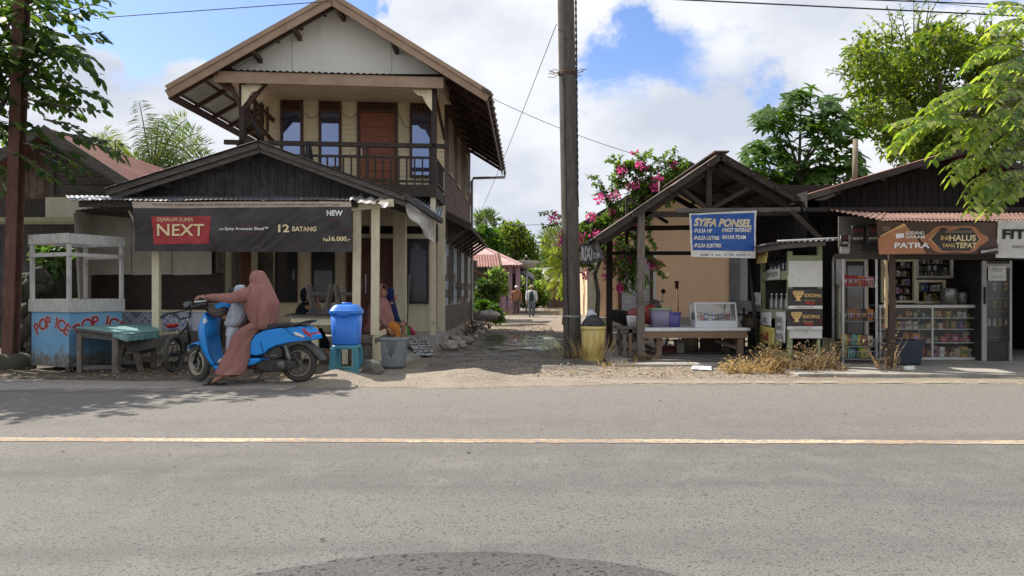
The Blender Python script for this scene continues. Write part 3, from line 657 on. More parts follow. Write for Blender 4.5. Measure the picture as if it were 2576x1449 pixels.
# side wall
mb = hb(); SB = 7.9
def over(a, d): return lerp(pk.z, ri.z, (a-pk.x)/(ri.x-pk.x))-.08
mb.box(AW-.12, AW-.012, .14, SB, .2, 5.9, 0)
z = 3.05; i = 0
while z < 5.95:
    q = .19+.03*R.random(); d = 0.0
    while d < SB:
        e = min(SB, d+1.6+2*R.random()); mb.box(AW-.012, AW+.006+.01*R.random(), d+.004, e-.004, z+.004, min(z+q-.004, over(AW, 0))); d = e
    z += q
mb.build('upper_side_wall', WOOD_BROWN, house)
BLUEGREY = M('peeling_blue_paint', (.36, .45, .52), (.24, .29, .32), .85, 4, (1, 1.2, 6), .3, 40, dirt=(.15, .13, .115), dscale=2.5, dlo=.5, dhi=.68)
mb = hb(); z = .25
while z < 3.05:
    q = .2; d = 0.0
    while d < SB:
        e = min(SB, d+.7+1.2*R.random()); mb.box(AW-.012, AW+.004+.012*R.random(), d+.004, e-.004, z+.004, min(z+q, 3.05)-.004, 1 if z > .85 and z < 2.3 and R.random() < .85 else 0); d = e
    z += q
mb.box(AW-.1, AW-.005, -.0, SB, -.1, .25, 2)
mb.build('lower_side_wall', [WOOD_GREYX, BLUEGREY, STONE], house)
TRIM = M('pale_window_trim', (.4, .33, .25), (.28, .22, .17), .7, 5)
for lvl, (z0, z1), mat in ((0, (.95, 2.55), TRIM), (1, (4.12, 5.45), TRIM)):
    for d0, d1 in ((.85, 1.75), (3.0, 3.9), (5.4, 6.3)):
        mb = hb()
        for zz0, zz1, dd0, dd1 in ((z0, z1, d0, d0+.06), (z0, z1, d1-.06, d1), (z0-.04, z0+.03, d0-.04, d1+.04), (z1-.05, z1, d0+.06, d1-.06), (z0+.03, z1-.05, (d0+d1)/2-.03, (d0+d1)/2+.03)):
            mb.box(AW, AW+.05, dd0, dd1, zz0, zz1)
        w = mb.build('window', TRIM if lvl else WOOD_GREY, house, bev=.003)
        mb = hb(); mb.box(AW+.014, AW+.02, d0+.06, d1-.06, z0+.03, z1-.05); mb.build('pane', PANE_LO, w)
        if lvl == 0:
            mb = hb()
            for k in range(4): mb.box(AW+.01, AW+.05, d0, d1, z1+.05+k*.07, z1+.085+k*.07)
            mb.build('vent', WOOD_GREYX, w)
# side awning with brackets
mb = hb(); g0, g1 = (AW+.01, 3.08), (AW+.58, 2.78)
mb.corr((g0[0], .2, g0[1]), (g0[0], SB+.4, g0[1]), (g1[0], SB+.4, g1[1]), (g1[0], .2, g1[1]), 44, .012, 1, .005, 0, 1)
mb.bar((g0[0], .18, g0[1]-.06), (g1[0]+.03, .18, g1[1]-.06), .03, .16); mb.bar((g1[0], .18, g1[1]-.05), (g1[0], SB+.4, g1[1]-.05), .04, .1)
for d in [.3+1.05*i for i in range(8)]: mb.bar((AW+.01, d, 2.35), (g1[0]-.04, d, g1[1]-.08), .05, .07)
mb.build('side_awning', [WOOD_DARKX, ZINC_DARK], house)
# gutter and downpipe
mb = MB(); q = HT(bk(ri)); 
px = X(1187, 24.9)
mb.tube([V((q.x+.06, q.y-.4, q.z-.1)), V((q.x+.06, q.y, q.z-.12)), V((q.x+.06, 24.9, q.z-.3)), V((px+.05, 24.9, q.z-.33)), V((px, 24.9, q.z-.45)), V((px, 24.9, .32)), V((px+.06, 24.8, .2)), V((px+.5, 24.6, .12))], .045, 8)
mb.build('downpipe', M('grey_pvc', (.34, .34, .33), (.26, .26, .25), .5, 4), house)
mb = hb(); mb.box(AW-.3, AW-.14, -.11, -.05, 2.35, 2.75); mb.build('power_meter', BLACK, house, bev=.01)
mb = hb(); mb.box(AW+.015, AW+.03, .05, .13, 1.6, 2.1); mb.build('name_plate', WHITE, house)
mb = hb(); mb.patch((1.42, D-.06, zr), (1.5, D-.06, zr), (1.58, D-.07, zr-.42), (1.36, D-.07, zr-.42), lambda u, v: .03*math.sin(u*9+v*2), 10, 8)
mb.build('cloth', BLACK, None, 'dark cloth hung over the balcony rail of the two-storey house', 'cloth', solid=.01)
mb = MB(HT); mb.tube([HP(622, 270, -1.4), HP(641, 318, -1.2), HP(662, 357, -1)], [.012, .03, .05], 6)
mb.build('hammock', M('hammock_cloth', (.06, .07, .085)), None, 'thin dark hammock slung from the balcony corner post', 'hammock')

# ================================================================ low food stall in front of the house
YF = 12.2
stall = thing('food_stall', (-4.2, 13.5, 0), 'low black-boarded food stall with shallow gable roof in front of the two-storey house', 'stall')
pk2, le2, ri2 = P(652, 357, YF), P(268, 478, YF), P(1018, 490, YF)
by = lambda p, y: V((p.x, y, p.z))
mb = MB(); x0, x1 = X(345, 12.75), X(1010, 12.75)
n = 30; zb = Z(496, 12.75)
for i in range(n):
    xa, xb = lerp(x0, x1, i/n)+.004, lerp(x0, x1, (i+1)/n)-.004
    def rz(x): return lerp(pk2.z, le2.z if x < pk2.x else ri2.z, (x-pk2.x)/((le2.x if x < pk2.x else ri2.x)-pk2.x))-.06
    q = .006*R.random(); za, zc = max(zb+.02, rz(xa)), max(zb+.02, rz(xb))
    mb.hexa([(xa, 12.72-q, zb), (xb, 12.72-q, zb), (xb, 12.75, zb), (xa, 12.75, zb), (xa, 12.72-q, za), (xb, 12.72-q, zc), (xb, 12.75, zc), (xa, 12.75, za)])
mb.build('gable_wall', WOOD_DARK, stall)
mb = MB(); YB = 16.4
mb.corr(by(pk2, YF-.1), by(pk2, YB), by(ri2, YB), by(ri2, YF-.1), 30, .012, 0, .006, .01, 3); mb.corr(by(pk2, YB), by(pk2, YF-.1), by(le2, YF-.1), by(le2, YB), 30, .012, 0, .006, .01, 3)
mb.build('roof', ZINC_DARK, stall)
mb = MB()
for e in (le2, ri2):
    mb.bar(pk2+V((0, -.02, -.05)), e+V((0, -.02, -.05)), .03, .09, m=0); mb.bar(pk2+V((0, .05, -.13)), e+V((0, .05, -.15)), .05, .07, m=0)
    for i in range(5): q = pk2.lerp(e, (i+.55)/5.2); mb.bar(q+V((0, .02, -.12)), q+V((0, .58, -.12)), .08, .08)
    for y in (13.4, 14.5, 15.6): mb.bar(by(pk2, y)+V((0, 0, -.08)), by(e, y)+V((0, 0, -.08)), .05, .08)
mb.build('barge_board', WOOD_GREYX, stall)
e2 = V((X(1111, 15.0)-.0, 15.0, Z(556, 15.0)))
mb = MB(); mb.bar(ri2+V((0, .0, -.03)), e2, .06, .1); mb.build('eave_beam', WOOD_DARK, stall)
# front awning sheet, its beam and the posts
ya, yb = 11.75, 12.72
mb = MB(); mb.corr(P(178, 503, ya), P(885, 503, ya), P(885, 494, yb), P(165, 492, yb), 56, .006, 0, .004, .02, 2); mb.build('awning_sheet', ZINC, stall)
mb = MB(); mb.patch(P(880, 505, ya-.05), P(975, 518, ya-.12), P(982, 493, yb-.3), P(880, 494, yb), lambda u, v: .012*math.sin(u*26)+.06*nz(u*5, v*3, 3), 40, 6, 0, .004)
mb.build('bent_sheet', M('pale_bent_zinc', (.55, .53, .52), (.4, .38, .37), .5, 4, metal=.2), stall)
mb = MB(); mb.bar(P(200, 513, 11.85), P(900, 513, 11.85), .05, .1); mb.bar(P(880, 522, 11.9), P(990, 510, 11.9), .05, .12, m=1)
for i in range(9): u = 230+i*90; mb.bar(P(u, 508, ya+.05), P(u*.97+20, 498, yb), .04, .05)
mb.build('awning_beam', [WOOD_DARKX, CREAM_POST], stall)
for u, w, v1, lean in ((394, .115, 850, 0), (899, .12, 790, -.02), (945, .125, 842, -.01)):
    mb = MB(); t = P(u, 512, 11.95); z0 = Z(v1, 11.95) if v1 != 790 else .0
    mb.bar((t.x+lean, 11.95, z0 if u != 394 else 0), t, w, .09, (0, 1, 0)); mb.build('post', CREAM_POST, stall, bev=.004)
# walls of the left bay
mb = MB(); a, b = P(186, 520, 13.0), P(232, 515, 13.9)
FW = 13.3
mb.corr((X(200, 12.3), 12.3, .75), (X(229, FW), FW, .75), (X(229, FW), FW, 2.75), (X(186, 12.3), 12.3, 2.5), 11, .012, 0)
for u0, u1 in ((229, 330), (331.5, 432), (434, 532)):
    mb.patch((X(u0, FW), FW, Z(692, FW)), (X(u1, FW), FW, Z(690, FW)), (X(u1, FW), FW, 2.7), (X(u0, FW), FW, 2.7), lambda u, v: .01*nz(u*4, v*3, u0), 8, 6, 0, .01)
mb.build('board_wall', FIBER, stall)
mb = MB(); mb.box(X(236, 13.5), X(545, 13.5), 13.4, 13.46, .3, 2.95); mb.build('backing', BROWN_BOARD, stall)  # added dark box that stops light leaking between the wall boards
mb = MB(); mb.patch(P(188, 529, 12.0), P(338, 511, 12.0), P(345, 562, 13.8), P(236, 540, 13.8), lambda u, v: .005*math.sin(u*60), 90, 4, 0, .006)
mb.bar(P(325, 530, 12.1), P(342, 562, 12.1), .05, .03, m=1)
mb.build('bent_sheet', [ZINC_DARK, CREAM_POST], stall)
mb = MB(); yq = 13.33; mb.box(X(230, yq), X(560, yq), yq, yq+.04, .3, Z(686, yq))
mb.build('back_board', BROWN_BOARD, stall)
TILE_W = M('white_blue_tile', (.5, .53, .6), (.42, .45, .54), .3, 6, bump=0); TILE_B = M('slate_blue_tile', (.16, .19, .28), (.2, .23, .33), .3, 6, bump=0)
mb = MB(); ty = 12.75; xa, xb, za, zc = X(296, ty), X(515, ty), Z(832, ty), Z(785, ty)
mb.box(xa, xb, ty, ty+.5, za, zc, 0); mb.box(xa, xb+.05, ty+.02, ty+.5, 0, za, 2); mb.box(xa, xb+.1, ty-.02, ty+.52, zc, zc+.03, 2)
t = (zc-za); k = int((xb-xa)/t)+1
for i in range(k):
    cx, cz = xa+(i+.5)*t, (za+zc)/2
    if cx+t*.5 > xb: break
    for j in range(4):
        c, s = math.cos(j*PI/2), math.sin(j*PI/2)
        for pts in (((.06, .0), (.2, .1), (.3, 0), (.2, -.1)), ((.05, .07), (.16, .16), (.16, .05)), ((.24, .2), (.3, .3), (.36, .2), (.3, .12)), ((.5, .0), (.0, .5), (.0, .45), (.45, 0)), ((.5, .12), (.5, .5), (.12, .5))):
            mb.add([(cx+(p*c-q*s)*t, ty-.003, cz+(p*s+q*c)*t) for p, q in pts], [tuple(range(len(pts)))], 1)
mb.build('tiled_counter', [TILE_W, TILE_B, CREAM], stall)
# seat ledge by the lane
mb = MB(); mb.hexa([P(937, 922, 11.95), P(946, 918, 12.1), P(1003, 905, 13.6), P(1000, 905, 13.6), P(937, 842, 11.95), P(946, 840, 12.1), P(1003, 812, 13.6), P(1000, 812, 13.6)]); mb.build('ledge_panel', CREAM_POST, stall)
mb = MB(); mb.hexa([(X(880, 12), 12.05, .36), (X(944, 12), 12.05, .36), (X(1002, 13.6), 13.6, .46), (X(890, 13.6), 13.6, .46), (X(880, 12), 12.05, .44), (X(944, 12), 12.05, .44), (X(1002, 13.6), 13.6, .52), (X(890, 13.6), 13.6, .52)]); mb.box(X(885, 12.2), X(940, 12.2), 12.1, 12.16, 0, .36)
mb.build('seat_ledge', WOOD_GREY, stall)
# neighbour behind: dark timber wall seen between the stall and the house
mb = MB()
yq = 16.0; boards(mb, (X(530, yq), yq, 0), (1, 0, 0), (0, 0, 1), .19, 3.0, 7, .012, .02)
mb.bar((X(575, 15.4), 15.4, 0), (X(575, 15.4), 15.4, 2.9), .09, m=1); mb.bar((X(640, 15.4), 15.4, 0), (X(640, 15.4), 15.4, 2.9), .1, m=1)
mb.box(X(607, 15.9), X(638, 15.9), 15.88, 15.93, .4, 2.1, 2)
mb.box(X(500, 16.3), X(690, 16.3), 16.2, 16.25, 0, 3, 0)
mb.build('timber_wall', [WOOD_GREY, CREAM_POST, WOOD_RED], stall)
# tarpaulin hanging from the eave, small bluish sheet behind it
mb = MB(); mb.patch(P(1026, 505, 12.6), P(1092, 556, 14.9), P(1093, 612, 14.9), P(1029, 548, 12.6), lambda u, v: .04*math.sin(u*7+v*3)+.03*nz(u*6, v*5), 24, 12)
mb.build('tarpaulin', M('white_tarpaulin', (.62, .61, .57), (.48, .47, .43), .7, 5, dirt=(.36, .33, .28), dscale=4), None, 'ragged white tarpaulin hanging from the stall roof edge facing the lane', 'tarpaulin', solid=.006)
mb = MB(); mb.corr(P(1060, 492, 16.8), P(1114, 527, 16.8), P(1108, 556, 15.3), P(1036, 500, 15.3), 10, .016, 0, .005)
mb.build('entrance_roof_sheet', M('bluish_zinc', (.3, .35, .4), (.22, .26, .3), .5, 3, metal=.3), house)

# banner of the stall
BAN = M('charcoal_banner_cloth', (.046, .039, .039), (.03, .026, .027), .6, 2.5, (1, 1, 1), .05, dirt=(.07, .06, .058), dlo=.5, dhi=.75)
def cloth(mb, a, b, c, d, amp=.015, m=0, nu=40, nv=10, seed=1, th=.004):
    mb.patch(a, b, c, d, lambda u, v: amp*(nz(u*6, v*2.5, seed)+.4*nz(u*17, v*5, seed+4)), nu, nv, m, th)
by0 = 11.62; BA = .06
ban = thing('banner', P(612, 633, by0), 'long charcoal banner with gold lettering and a red block, tied along the stall front', 'banner')
mb = MB(); cloth(mb, P(338, 632, by0), P(887, 634, by0), P(884, 520, by0), P(338, 524, by0), 0, 0, 110, 26); drape(mb, 1, BA).build('cloth', BAN, ban)
mb = MB(); cloth(mb, P(338, 524, by0), P(884, 520, by0), P(882, 507, by0+.02), P(336, 508, by0+.02), 0, 0, 110, 6); drape(mb, 1, BA).build('warning_strip', M('beige_strip', (.42, .35, .28), (.33, .27, .21), .8, 3), ban)
def txt(mb, s, u, v, y, cap, w, m=0, bold=0, shear=0, tilt=0, lift=.02, align='LEFT'):
    """lettering at photo point u,v (left of baseline), cap height and width in photo pixels"""
    k = y/F; mb.text(s, P(u, v, y)+V((0, -lift, 0)), (math.cos(tilt), 0, math.sin(tilt)), (-math.sin(tilt), 0, math.cos(tilt)), cap*k, m, bold, shear, align, w*k if w else None, 0)
RED = M('red_print', (.36, .035, .04), (.3, .028, .03), .6, 4, bump=0)
mb = MB(); L_ = V((0, -.006, 0)); mb.patch(P(386, 615, by0)+L_, P(528, 613, by0)+L_, P(531, 543, by0)+L_, P(383, 545, by0)+L_, None, 34, 18); drape(mb, 1, BA).build('red_block', RED, ban)
mb = MB()
txt(mb, 'NEXT', 398, 593, by0, 29, 117, 0, .012); txt(mb, 'DJARUM SUPER', 399, 557, by0, 9, 88, 0)
txt(mb, '12', 703, 584, by0, 18, 26, 0, .03); txt(mb, 'BATANG', 738, 582, by0, 11, 59, 0, .03); txt(mb, 'Rp.', 815, 606, by0, 7, 14, 0, .03); txt(mb, '16.000,-', 829, 606, by0, 11, 52, 0, .03)
txt(mb, 'NEW', 824, 543, by0, 13, 38, 1, .03); txt(mb, 'with', 553, 579, by0, 5, 12, 1, .01); txt(mb, 'Spicy Aromatic Blend\u2122', 568, 579, by0, 7, 109, 1, .02)
txt(mb, 'PERINGATAN : KARENA MEROKOK, SAYA TERKENA KANKER TENGGOROKAN. LAYANAN BERHENTI MEROKOK (0800-177-6565)', 385, 517, by0, 4.6, 468, 2, .01)
for u, v, w, m in ((592, 569, 70, 3), (592, 586, 70, 3), (828, 553, 34, 3), (375, 568, 10, 3), (862, 579, 24, 3), (742, 614, 18, 3), (412, 627, 8, 3), (640, 604, 12, 3)):
    mb.bar(P(u, v, by0)+V((0, -.018, 0)), P(u+w, v+1, by0)+V((0, -.018, 0)), .004, .006, m=m)
drape(mb, 1, BA).build('lettering', [PALE_GOLD, WHITE_INK, INK, M('dull_red_streak', (.25, .06, .055), bump=0)], ban)

# ================================================================ old house on the left edge
oh = thing('timber_house', (-8.6, 17, 0), 'old unpainted timber house with rust-red roof behind the white snack cart', 'house')
y = 15.6
mb = MB()
boards(mb, (X(-30, y), y, Z(500, y)), (1, 0, 0), (0, 0, 1), .17, Z(372, y)-Z(500, y), 9, .01, .03, m=0)
zz = Z(505, y)
for i in range(6): mb.box(X(133, y), X(min(345, 85+(505-19.8*(i+1)-320)*1.587), y), y-.03-.012*R.random(), y, zz+i*.165+.004, zz+(i+1)*.165-.004, 1)
mb.bar(P(132, 505, y-.05), P(132, 380, y-.05), .1, .08, m=1)
mb.box(X(-40, y), X(330, y), y+.01, y+.05, .0, Z(490, y), 2); mb.prism([P(-40, 490, y+.02), P(330, 490, y+.02), P(330, 466, y+.02), P(120, 345, y+.02), P(-40, 440, y+.02)], (0, .04, 0), 2)
mb.build('wall', [M('rust_stained_board', (.15, .09, .075), (.09, .06, .052), .8, 4, (5, 5, .8), .3, dirt=(.26, .24, .21), dscale=2.2), WOOD_GREYX, WOOD_DARK], oh)
mb = MB(); mb.box(X(118, 15.3), X(240, 15.3), 15.25, 15.3, Z(552, 15.3), Z(497, 15.3)); mb.build('wall_panel', FIBER, oh)
GUT = M('mossy_green_gutter', (.34, .36, .22), (.24, .26, .15), .7, 5)
mb = MB(); mb.box(X(-60, 14.9), X(190, 14.9), 14.85, 14.95, Z(558, 14.9), Z(547, 14.9)); mb.box(X(-60, 14.9), X(190, 14.9), 14.88, 14.93, Z(564, 14.9), Z(558, 14.9)); mb.build('gutter', GUT, oh)
mb = MB(); a, b = P(107, 318, 15), P(345, 472, 15); c, d = V((b.x, 21, b.z)), V((a.x, 21, a.z))
mb.corr(a, d, c, b, 26, .015, 0, .006); mb.build('roof', RUST_SHEET, oh)
mb = MB(); mb.bar(a+V((0, -.04, -.06)), b+V((0, -.04, -.06)), .04, .2); mb.bar(a+V((0, .05, -.2)), b+V((0, .05, -.2)), .06, .1)
a2, b2 = a, V((2*a.x-b.x, 15, b.z)); mb.bar(a2+V((0, -.04, -.06)), b2+V((0, -.04, -.06)), .04, .2); mb.build('barge_board', WOOD_GREYX, oh)
mb = MB(); mb.corr(d, a, b2, V((b2.x, 21, b2.z)), 20, .015, 0, .006); mb.build('roof', RUST_SHEET, oh)
# ================================================================ people: one skinned body grown on a posed skeleton
CLR = {}
def person(label, base, J, r=1.0, skin_mat=None, group=None, fingers=True):
    """J: joints pelvis, chest, neck, head (skull centre), face (direction), and lists shoulder, elbow, wrist, hip, knee, ankle, toe; hand = finger direction, thumb = thumb side"""
    t = thing('person', base, label, 'person', group)
    js = [(J['pelvis'], (.13*r, .1*r)), (V(J['pelvis']).lerp(V(J['chest']), .5), (.115*r, .09*r)), (J['chest'], (.135*r, .1*r)), (J['neck'], .05*r)]
    ed = [(0, 1), (1, 2), (2, 3)]; h = V(J['head']); f = V(J['face']).normalized(); upv = (h-V(J['neck'])).normalized()
    def j(p, rad, a): js.append((V(p), rad)); ed.append((a, len(js)-1)); return len(js)-1
    sk = j(h-upv*.03*r, .082*r, 3); j(h+upv*.07*r, .066*r, sk)
    fc = j(h+f*.045*r-upv*.035*r, .06*r, sk); j(h+f*.115*r-upv*.02*r, .011*r, fc); j(h+f*.08*r-upv*.095*r, .028*r, fc)
    for s in range(2):
        a = j(J['shoulder'][s], .055*r, 2); b = j(J['elbow'][s], .04*r, a); c = j(J['wrist'][s], .026*r, b)
        if fingers:
            hd = V(J['hand'][s]).normalized(); th = V(J['thumb'][s]).normalized(); w = V(J['wrist'][s]); nr = hd.cross(th)
            p = j(w+hd*.055*r, (.026*r, .017*r), c)
            for q in range(4):
                o = th*(.027-.018*q)*r; L = (.07, .08, .075, .058)[q]*r
                k1 = j(w+hd*.09*r+o, .0085*r, p); k2 = j(w+hd*(.09*r+L*.5)+o*1.1+nr*.01*r, .008*r, k1); j(w+hd*(.09*r+L*.85)+o*1.1+nr*.035*r, .007*r, k2)
            k1 = j(w+hd*.045*r+th*.04*r, .01*r, p); j(w+hd*.085*r+th*.055*r+nr*.015*r, .009*r, k1)
        a = j(J['hip'][s], .085*r, 0); b = j(J['knee'][s], .058*r, a); c = j(J['ankle'][s], .037*r, b); j(J['toe'][s], (.038*r, .022*r), c)
    skin('body', js, ed, skin_mat or SKIN, t)
    side = f.cross(upv).normalized()
    mb = MB()
    for s in (-1, 1): mb.blob(h+f*.1*r+side*s*.032*r+upv*.005*r, (.011*r, .011*r, .007*r), 1, 0, 8, 5)
    mb.build('eye', INK, t)
    return t
def cloth_mat(name, col, col2): return M(name, col, col2, .9, 5, (2, 2, .7), .75, 13, spec=.12)
PINK = cloth_mat('dusty_pink_cloth', (.31, .155, .135), (.25, .122, .108)); PINK2 = cloth_mat('pale_mauve_cloth', (.33, .165, .145), (.26, .125, .11))
GREYC = cloth_mat('pale_grey_cloth', (.4, .44, .5), (.32, .355, .42)); NAVY = cloth_mat('navy_cloth', (.02, .03, .1), (.014, .02, .07)); DARKC = cloth_mat('black_green_cloth', (.012, .02, .024), (.008, .013, .016))
ORANGEC = cloth_mat('orange_cloth', (.5, .2, .045), (.4, .15, .035))
def folds(n, amp, ph=0): return lambda i, t: 1+amp*(math.sin(n*t+ph+i*.25)+.5*math.sin((n*2+1)*t+i*.6))*min(1, i/6)
def crag(mb, *a, **k): mb.blob(*a, **k)

# ---------------------------------------------------------------- scooter with rider and child
BL = M('sky_blue_gloss_paint', (.008, .26, .74), (.007, .23, .68), .32, 2, bump=0, spec=.4, coat=.15, dirt=(.05, .24, .55), dscale=6, dlo=.55, dhi=.8)
def SQ(cx, cy, d=0.0, y0=9.5):
    k = (880-cx)/717*.12; return P((600+cx/2.415)/1.5528, (950+cy/2.415)/1.5528, y0+k)+V((.12, .99, 0))*d
LAT = V((.12, .99, 0)).normalized()
sc = thing('scooter', SQ(880, 1305, .2), 'bright blue motor scooter with dusty black tyres at the roadside', 'scooter')
def wheel(par, c, ax, rad, tr, spokes, mats, hub=.05, rimw=.018, sp=.016):
    mb = MB(); mb.ring(c, ax, rad-tr, tr, 40, 10, 0, .9); w = mb.build('wheel', mats[0], par)
    ax = V(ax).normalized(); a = ax.orthogonal().normalized(); b = ax.cross(a)
    mb = MB(); mb.ring(c, ax, rad-tr*1.95, rimw, 40, 8, 0, 1.6)
    for i in range(spokes):
        t = 2*PI*i/spokes; d = a*math.cos(t)+b*math.sin(t); mb.bar(V(c)+d*hub*.7, V(c)+d*(rad-tr*1.95), sp, sp*1.4, ax)
    mb.lathe([(.001, -.04), (hub*.8, -.04), (hub, -.02), (hub, .02), (hub*.8, .04), (.001, .04)], c, 16, 0, ax); mb.build('rim', mats[1], w); return w
RIM = M('dusty_cream_rim', (.42, .38, .29), (.28, .25, .2), .5, 8, metal=.3); RIMG = M('dusty_dark_rim', (.16, .15, .13), (.1, .095, .085), .5, 8, metal=.4)
cw = SQ(1320, 1143, .17); wheel(sc, cw, LAT, .245, .042, 5, (RUBBER, RIMG))
mb = MB(); mb.ring(cw, LAT, .163, .007, 40, 6); mb.ring(cw-LAT*.03, LAT, .163, .006, 40, 6); mb.build('rim_stripe', RIM, sc)
a35 = math.radians(35); axf = V((-math.sin(a35), -math.cos(a35), 0)); cf = SQ(362, 1142, .17)
w = wheel(sc, cf, axf, .238, .045, 5, (RUBBER, RIMG)); mb = MB(); mb.ring(cf+axf*.035, axf, .15, .012, 40, 6); mb.ring(cf, axf, .15, .02, 40, 6, 0, 2); mb.build('rim_stripe', RIM, sc)
mb = MB(); mb.ring(cf+axf*.05, axf, .075, .012, 24, 6, 0, .3); mb.build('brake_disc', STEEL, sc)
mb = MB(); up = SQ(455, 830, .17)
for s in (-1, 1): mb.tube([up+axf*.06*s, cf+axf*.07*s], [.02, .022], 8)
mb.build('fork', BLACK, sc)
fw = V((-math.cos(a35), math.sin(a35), 0)); mb = MB()
mb.sheet(lambda u, v: cf+(fw*math.cos(lerp(.75, 1.9, u))+V((0, 0, 1))*math.sin(lerp(.75, 1.9, u)))*(.255+.02*(1-(2*v-1)**2))+axf*(.06*(2*v-1)), 16, 6); mb.build('front_fender', BL, sc, solid=.008)
# leg shield: outer shell, inner panel with glove box
A = [(478, 655), (436, 730), (414, 800), (414, 870), (428, 950), (455, 1030), (500, 1110), (560, 1180)]
B = [(505, 690), (492, 750), (488, 820), (490, 890), (498, 960), (512, 1030), (530, 1090), (570, 1150)]
def cur(C, t): t *= len(C)-1; i = min(int(t), len(C)-2); k = t-i; return (lerp(C[i][0], C[i+1][0], k), lerp(C[i][1], C[i+1][1], k))
HW = .36
def shell(u, v):
    a, b = cur(A, v), cur(B, v); w = 2*u-1; k = 1-abs(w)**2.6
    return SQ(lerp(b[0], a[0]-42, k), lerp(b[1], a[1], k), HW*u)
mb = MB(); mb.sheet(shell, 20, 24); mb.build('leg_shield', BL, sc, solid=.014)
def inner(u, v):
    b = cur(B, v); w = 2*u-1; g = (1-w*w)*(38*math.exp(-((v-.22)/.17)**4)-26*(1-math.exp(-((v-.22)/.25)**4))); return SQ(b[0]+4+g, b[1]+2, .012+(HW-.024)*u)
mb = MB(); mb.sheet(inner, 16, 24); mb.build('inner_panel', M('blue_inner_panel', (.006, .2, .58), (.006, .18, .52), .4, 3, bump=0), sc, solid=.006)
mb = MB(); mb.prism([SQ(470, 710, -.004), SQ(497, 705, -.004), SQ(503, 740, -.004), SQ(480, 768, -.004), SQ(466, 750, -.004)], LAT*.02); mb.build('front_indicator', WHITE, sc, bev=.006)
mb = MB(); mb.prism([SQ(548, 1150), SQ(650, 1160), SQ(900, 1085), SQ(1000, 1085), SQ(1000, 1120), SQ(920, 1152), SQ(650, 1198), SQ(575, 1198)], LAT*.36); mb.build('floorboard', BL, sc, bev=.02)
mb = MB(); mb.prism([SQ(580, 1146, .02), SQ(900, 1078, .02), SQ(900, 1070, .02), SQ(580, 1138, .02)], LAT*.32); mb.build('floor_mat', RUBBER, sc)
mb = MB(); mb.prism([SQ(905, 1048), SQ(916, 930), SQ(955, 868), SQ(1030, 828), SQ(1150, 806), SQ(1280, 795), SQ(1385, 786), SQ(1440, 818), SQ(1488, 872), SQ(1502, 905), SQ(1490, 917), SQ(1400, 921), SQ(1270, 938), SQ(1150, 966), SQ(1080, 1000), SQ(1040, 1040), SQ(960, 1062)], LAT*.34); mb.build('rear_body', BL, sc, bev=.045)
sc_seat = [SQ(930, 815, .03), SQ(1050, 768, .03), SQ(1170, 754, .03), SQ(1380, 758, .03), SQ(1400, 776, .03), SQ(1160, 800, .03), SQ(1000, 835, .03)]
mb = MB(); mb.prism(sc_seat, LAT*.28); mb.build('seat', M('black_vinyl', (.03, .03, .034), (.022, .022, .025), .5, 5), sc, bev=.025)
mb = MB(); mb.tube([SQ(1220, 792, .0), SQ(1330, 772, -.01), SQ(1440, 738, .02), SQ(1440, 738, .32), SQ(1330, 772, .35), SQ(1220, 792, .34)], .014, 8); mb.build('grab_rail', BLACK, sc)
mb = MB(); mb.prism([SQ(1394, 802, -.006), SQ(1420, 806, -.006), SQ(1478, 858, -.006), SQ(1496, 890, -.006), SQ(1470, 884, -.006), SQ(1420, 850, -.006)], LAT*.35); mb.build('tail_light', M('red_lens', (.45, .03, .05), (.36, .025, .04), .2, 5, bump=0), sc, bev=.008)
mb = MB(); mb.prism([SQ(1318, 838, -.008), SQ(1345, 838, -.008), SQ(1410, 868, -.008), SQ(1432, 893, -.008), SQ(1400, 892, -.008), SQ(1340, 868, -.008)], LAT*.03); mb.build('rear_indicator', WHITE, sc, bev=.004)
mb = MB(); mb.prism([SQ(1350, 935, .09), SQ(1415, 938, .09), SQ(1480, 985, .09), SQ(1574, 1098, .09), SQ(1568, 1117, .09), SQ(1545, 1112, .09), SQ(1440, 1000, .09)], LAT*.16); mb.build('rear_fender', M('dusty_grey_plastic', (.07, .068, .066), (.12, .115, .105), .7, 6), sc, bev=.01)
ENG = M('grimy_engine', (.035, .033, .03), (.075, .068, .058), .6, 9, metal=.3, bump=.4)
mb = MB(); mb.prism([SQ(1015, 1078, .03), SQ(1090, 1005, .03), SQ(1160, 972, .03), SQ(1198, 1000, .03), SQ(1200, 1080, .03), SQ(1120, 1105, .03)], LAT*.14); mb.prism([SQ(950, 1120, .04), SQ(1180, 1095, .04), SQ(1260, 1110, .04), SQ(1330, 1120, .04), SQ(1330, 1165, .04), SQ(1250, 1205, .04), SQ(1060, 1222, .04), SQ(960, 1190, .04)], LAT*.16); mb.prism([SQ(900, 1190, .08), SQ(1000, 1190, .08), SQ(1010, 1230, .08), SQ(920, 1240, .08)], LAT*.15)
mb.build('engine', ENG, sc, bev=.015)
mb = MB(); mb.lathe([(.001, 0), (.05, 0), (.06, .01), (.06, .03), (.001, .035)], SQ(1195, 1155, .035), 18, 0, -LAT); mb.box(*[q for a in zip(SQ(1095, 1068, .01), SQ(1155, 1052, .03)) for q in sorted(a)]); mb.build('engine_cover', RIMG, sc)
mb = MB(); p0, p1 = SQ(1225, 950, .05), SQ(1275, 1140, .05); mb.tube([p0, p1], .014, 8)
for i in range(9): mb.ring(p0.lerp(p1, .12+i*.075), p1-p0, .026, .006, 14, 5)
mb.build('shock_absorber', STEEL, sc)
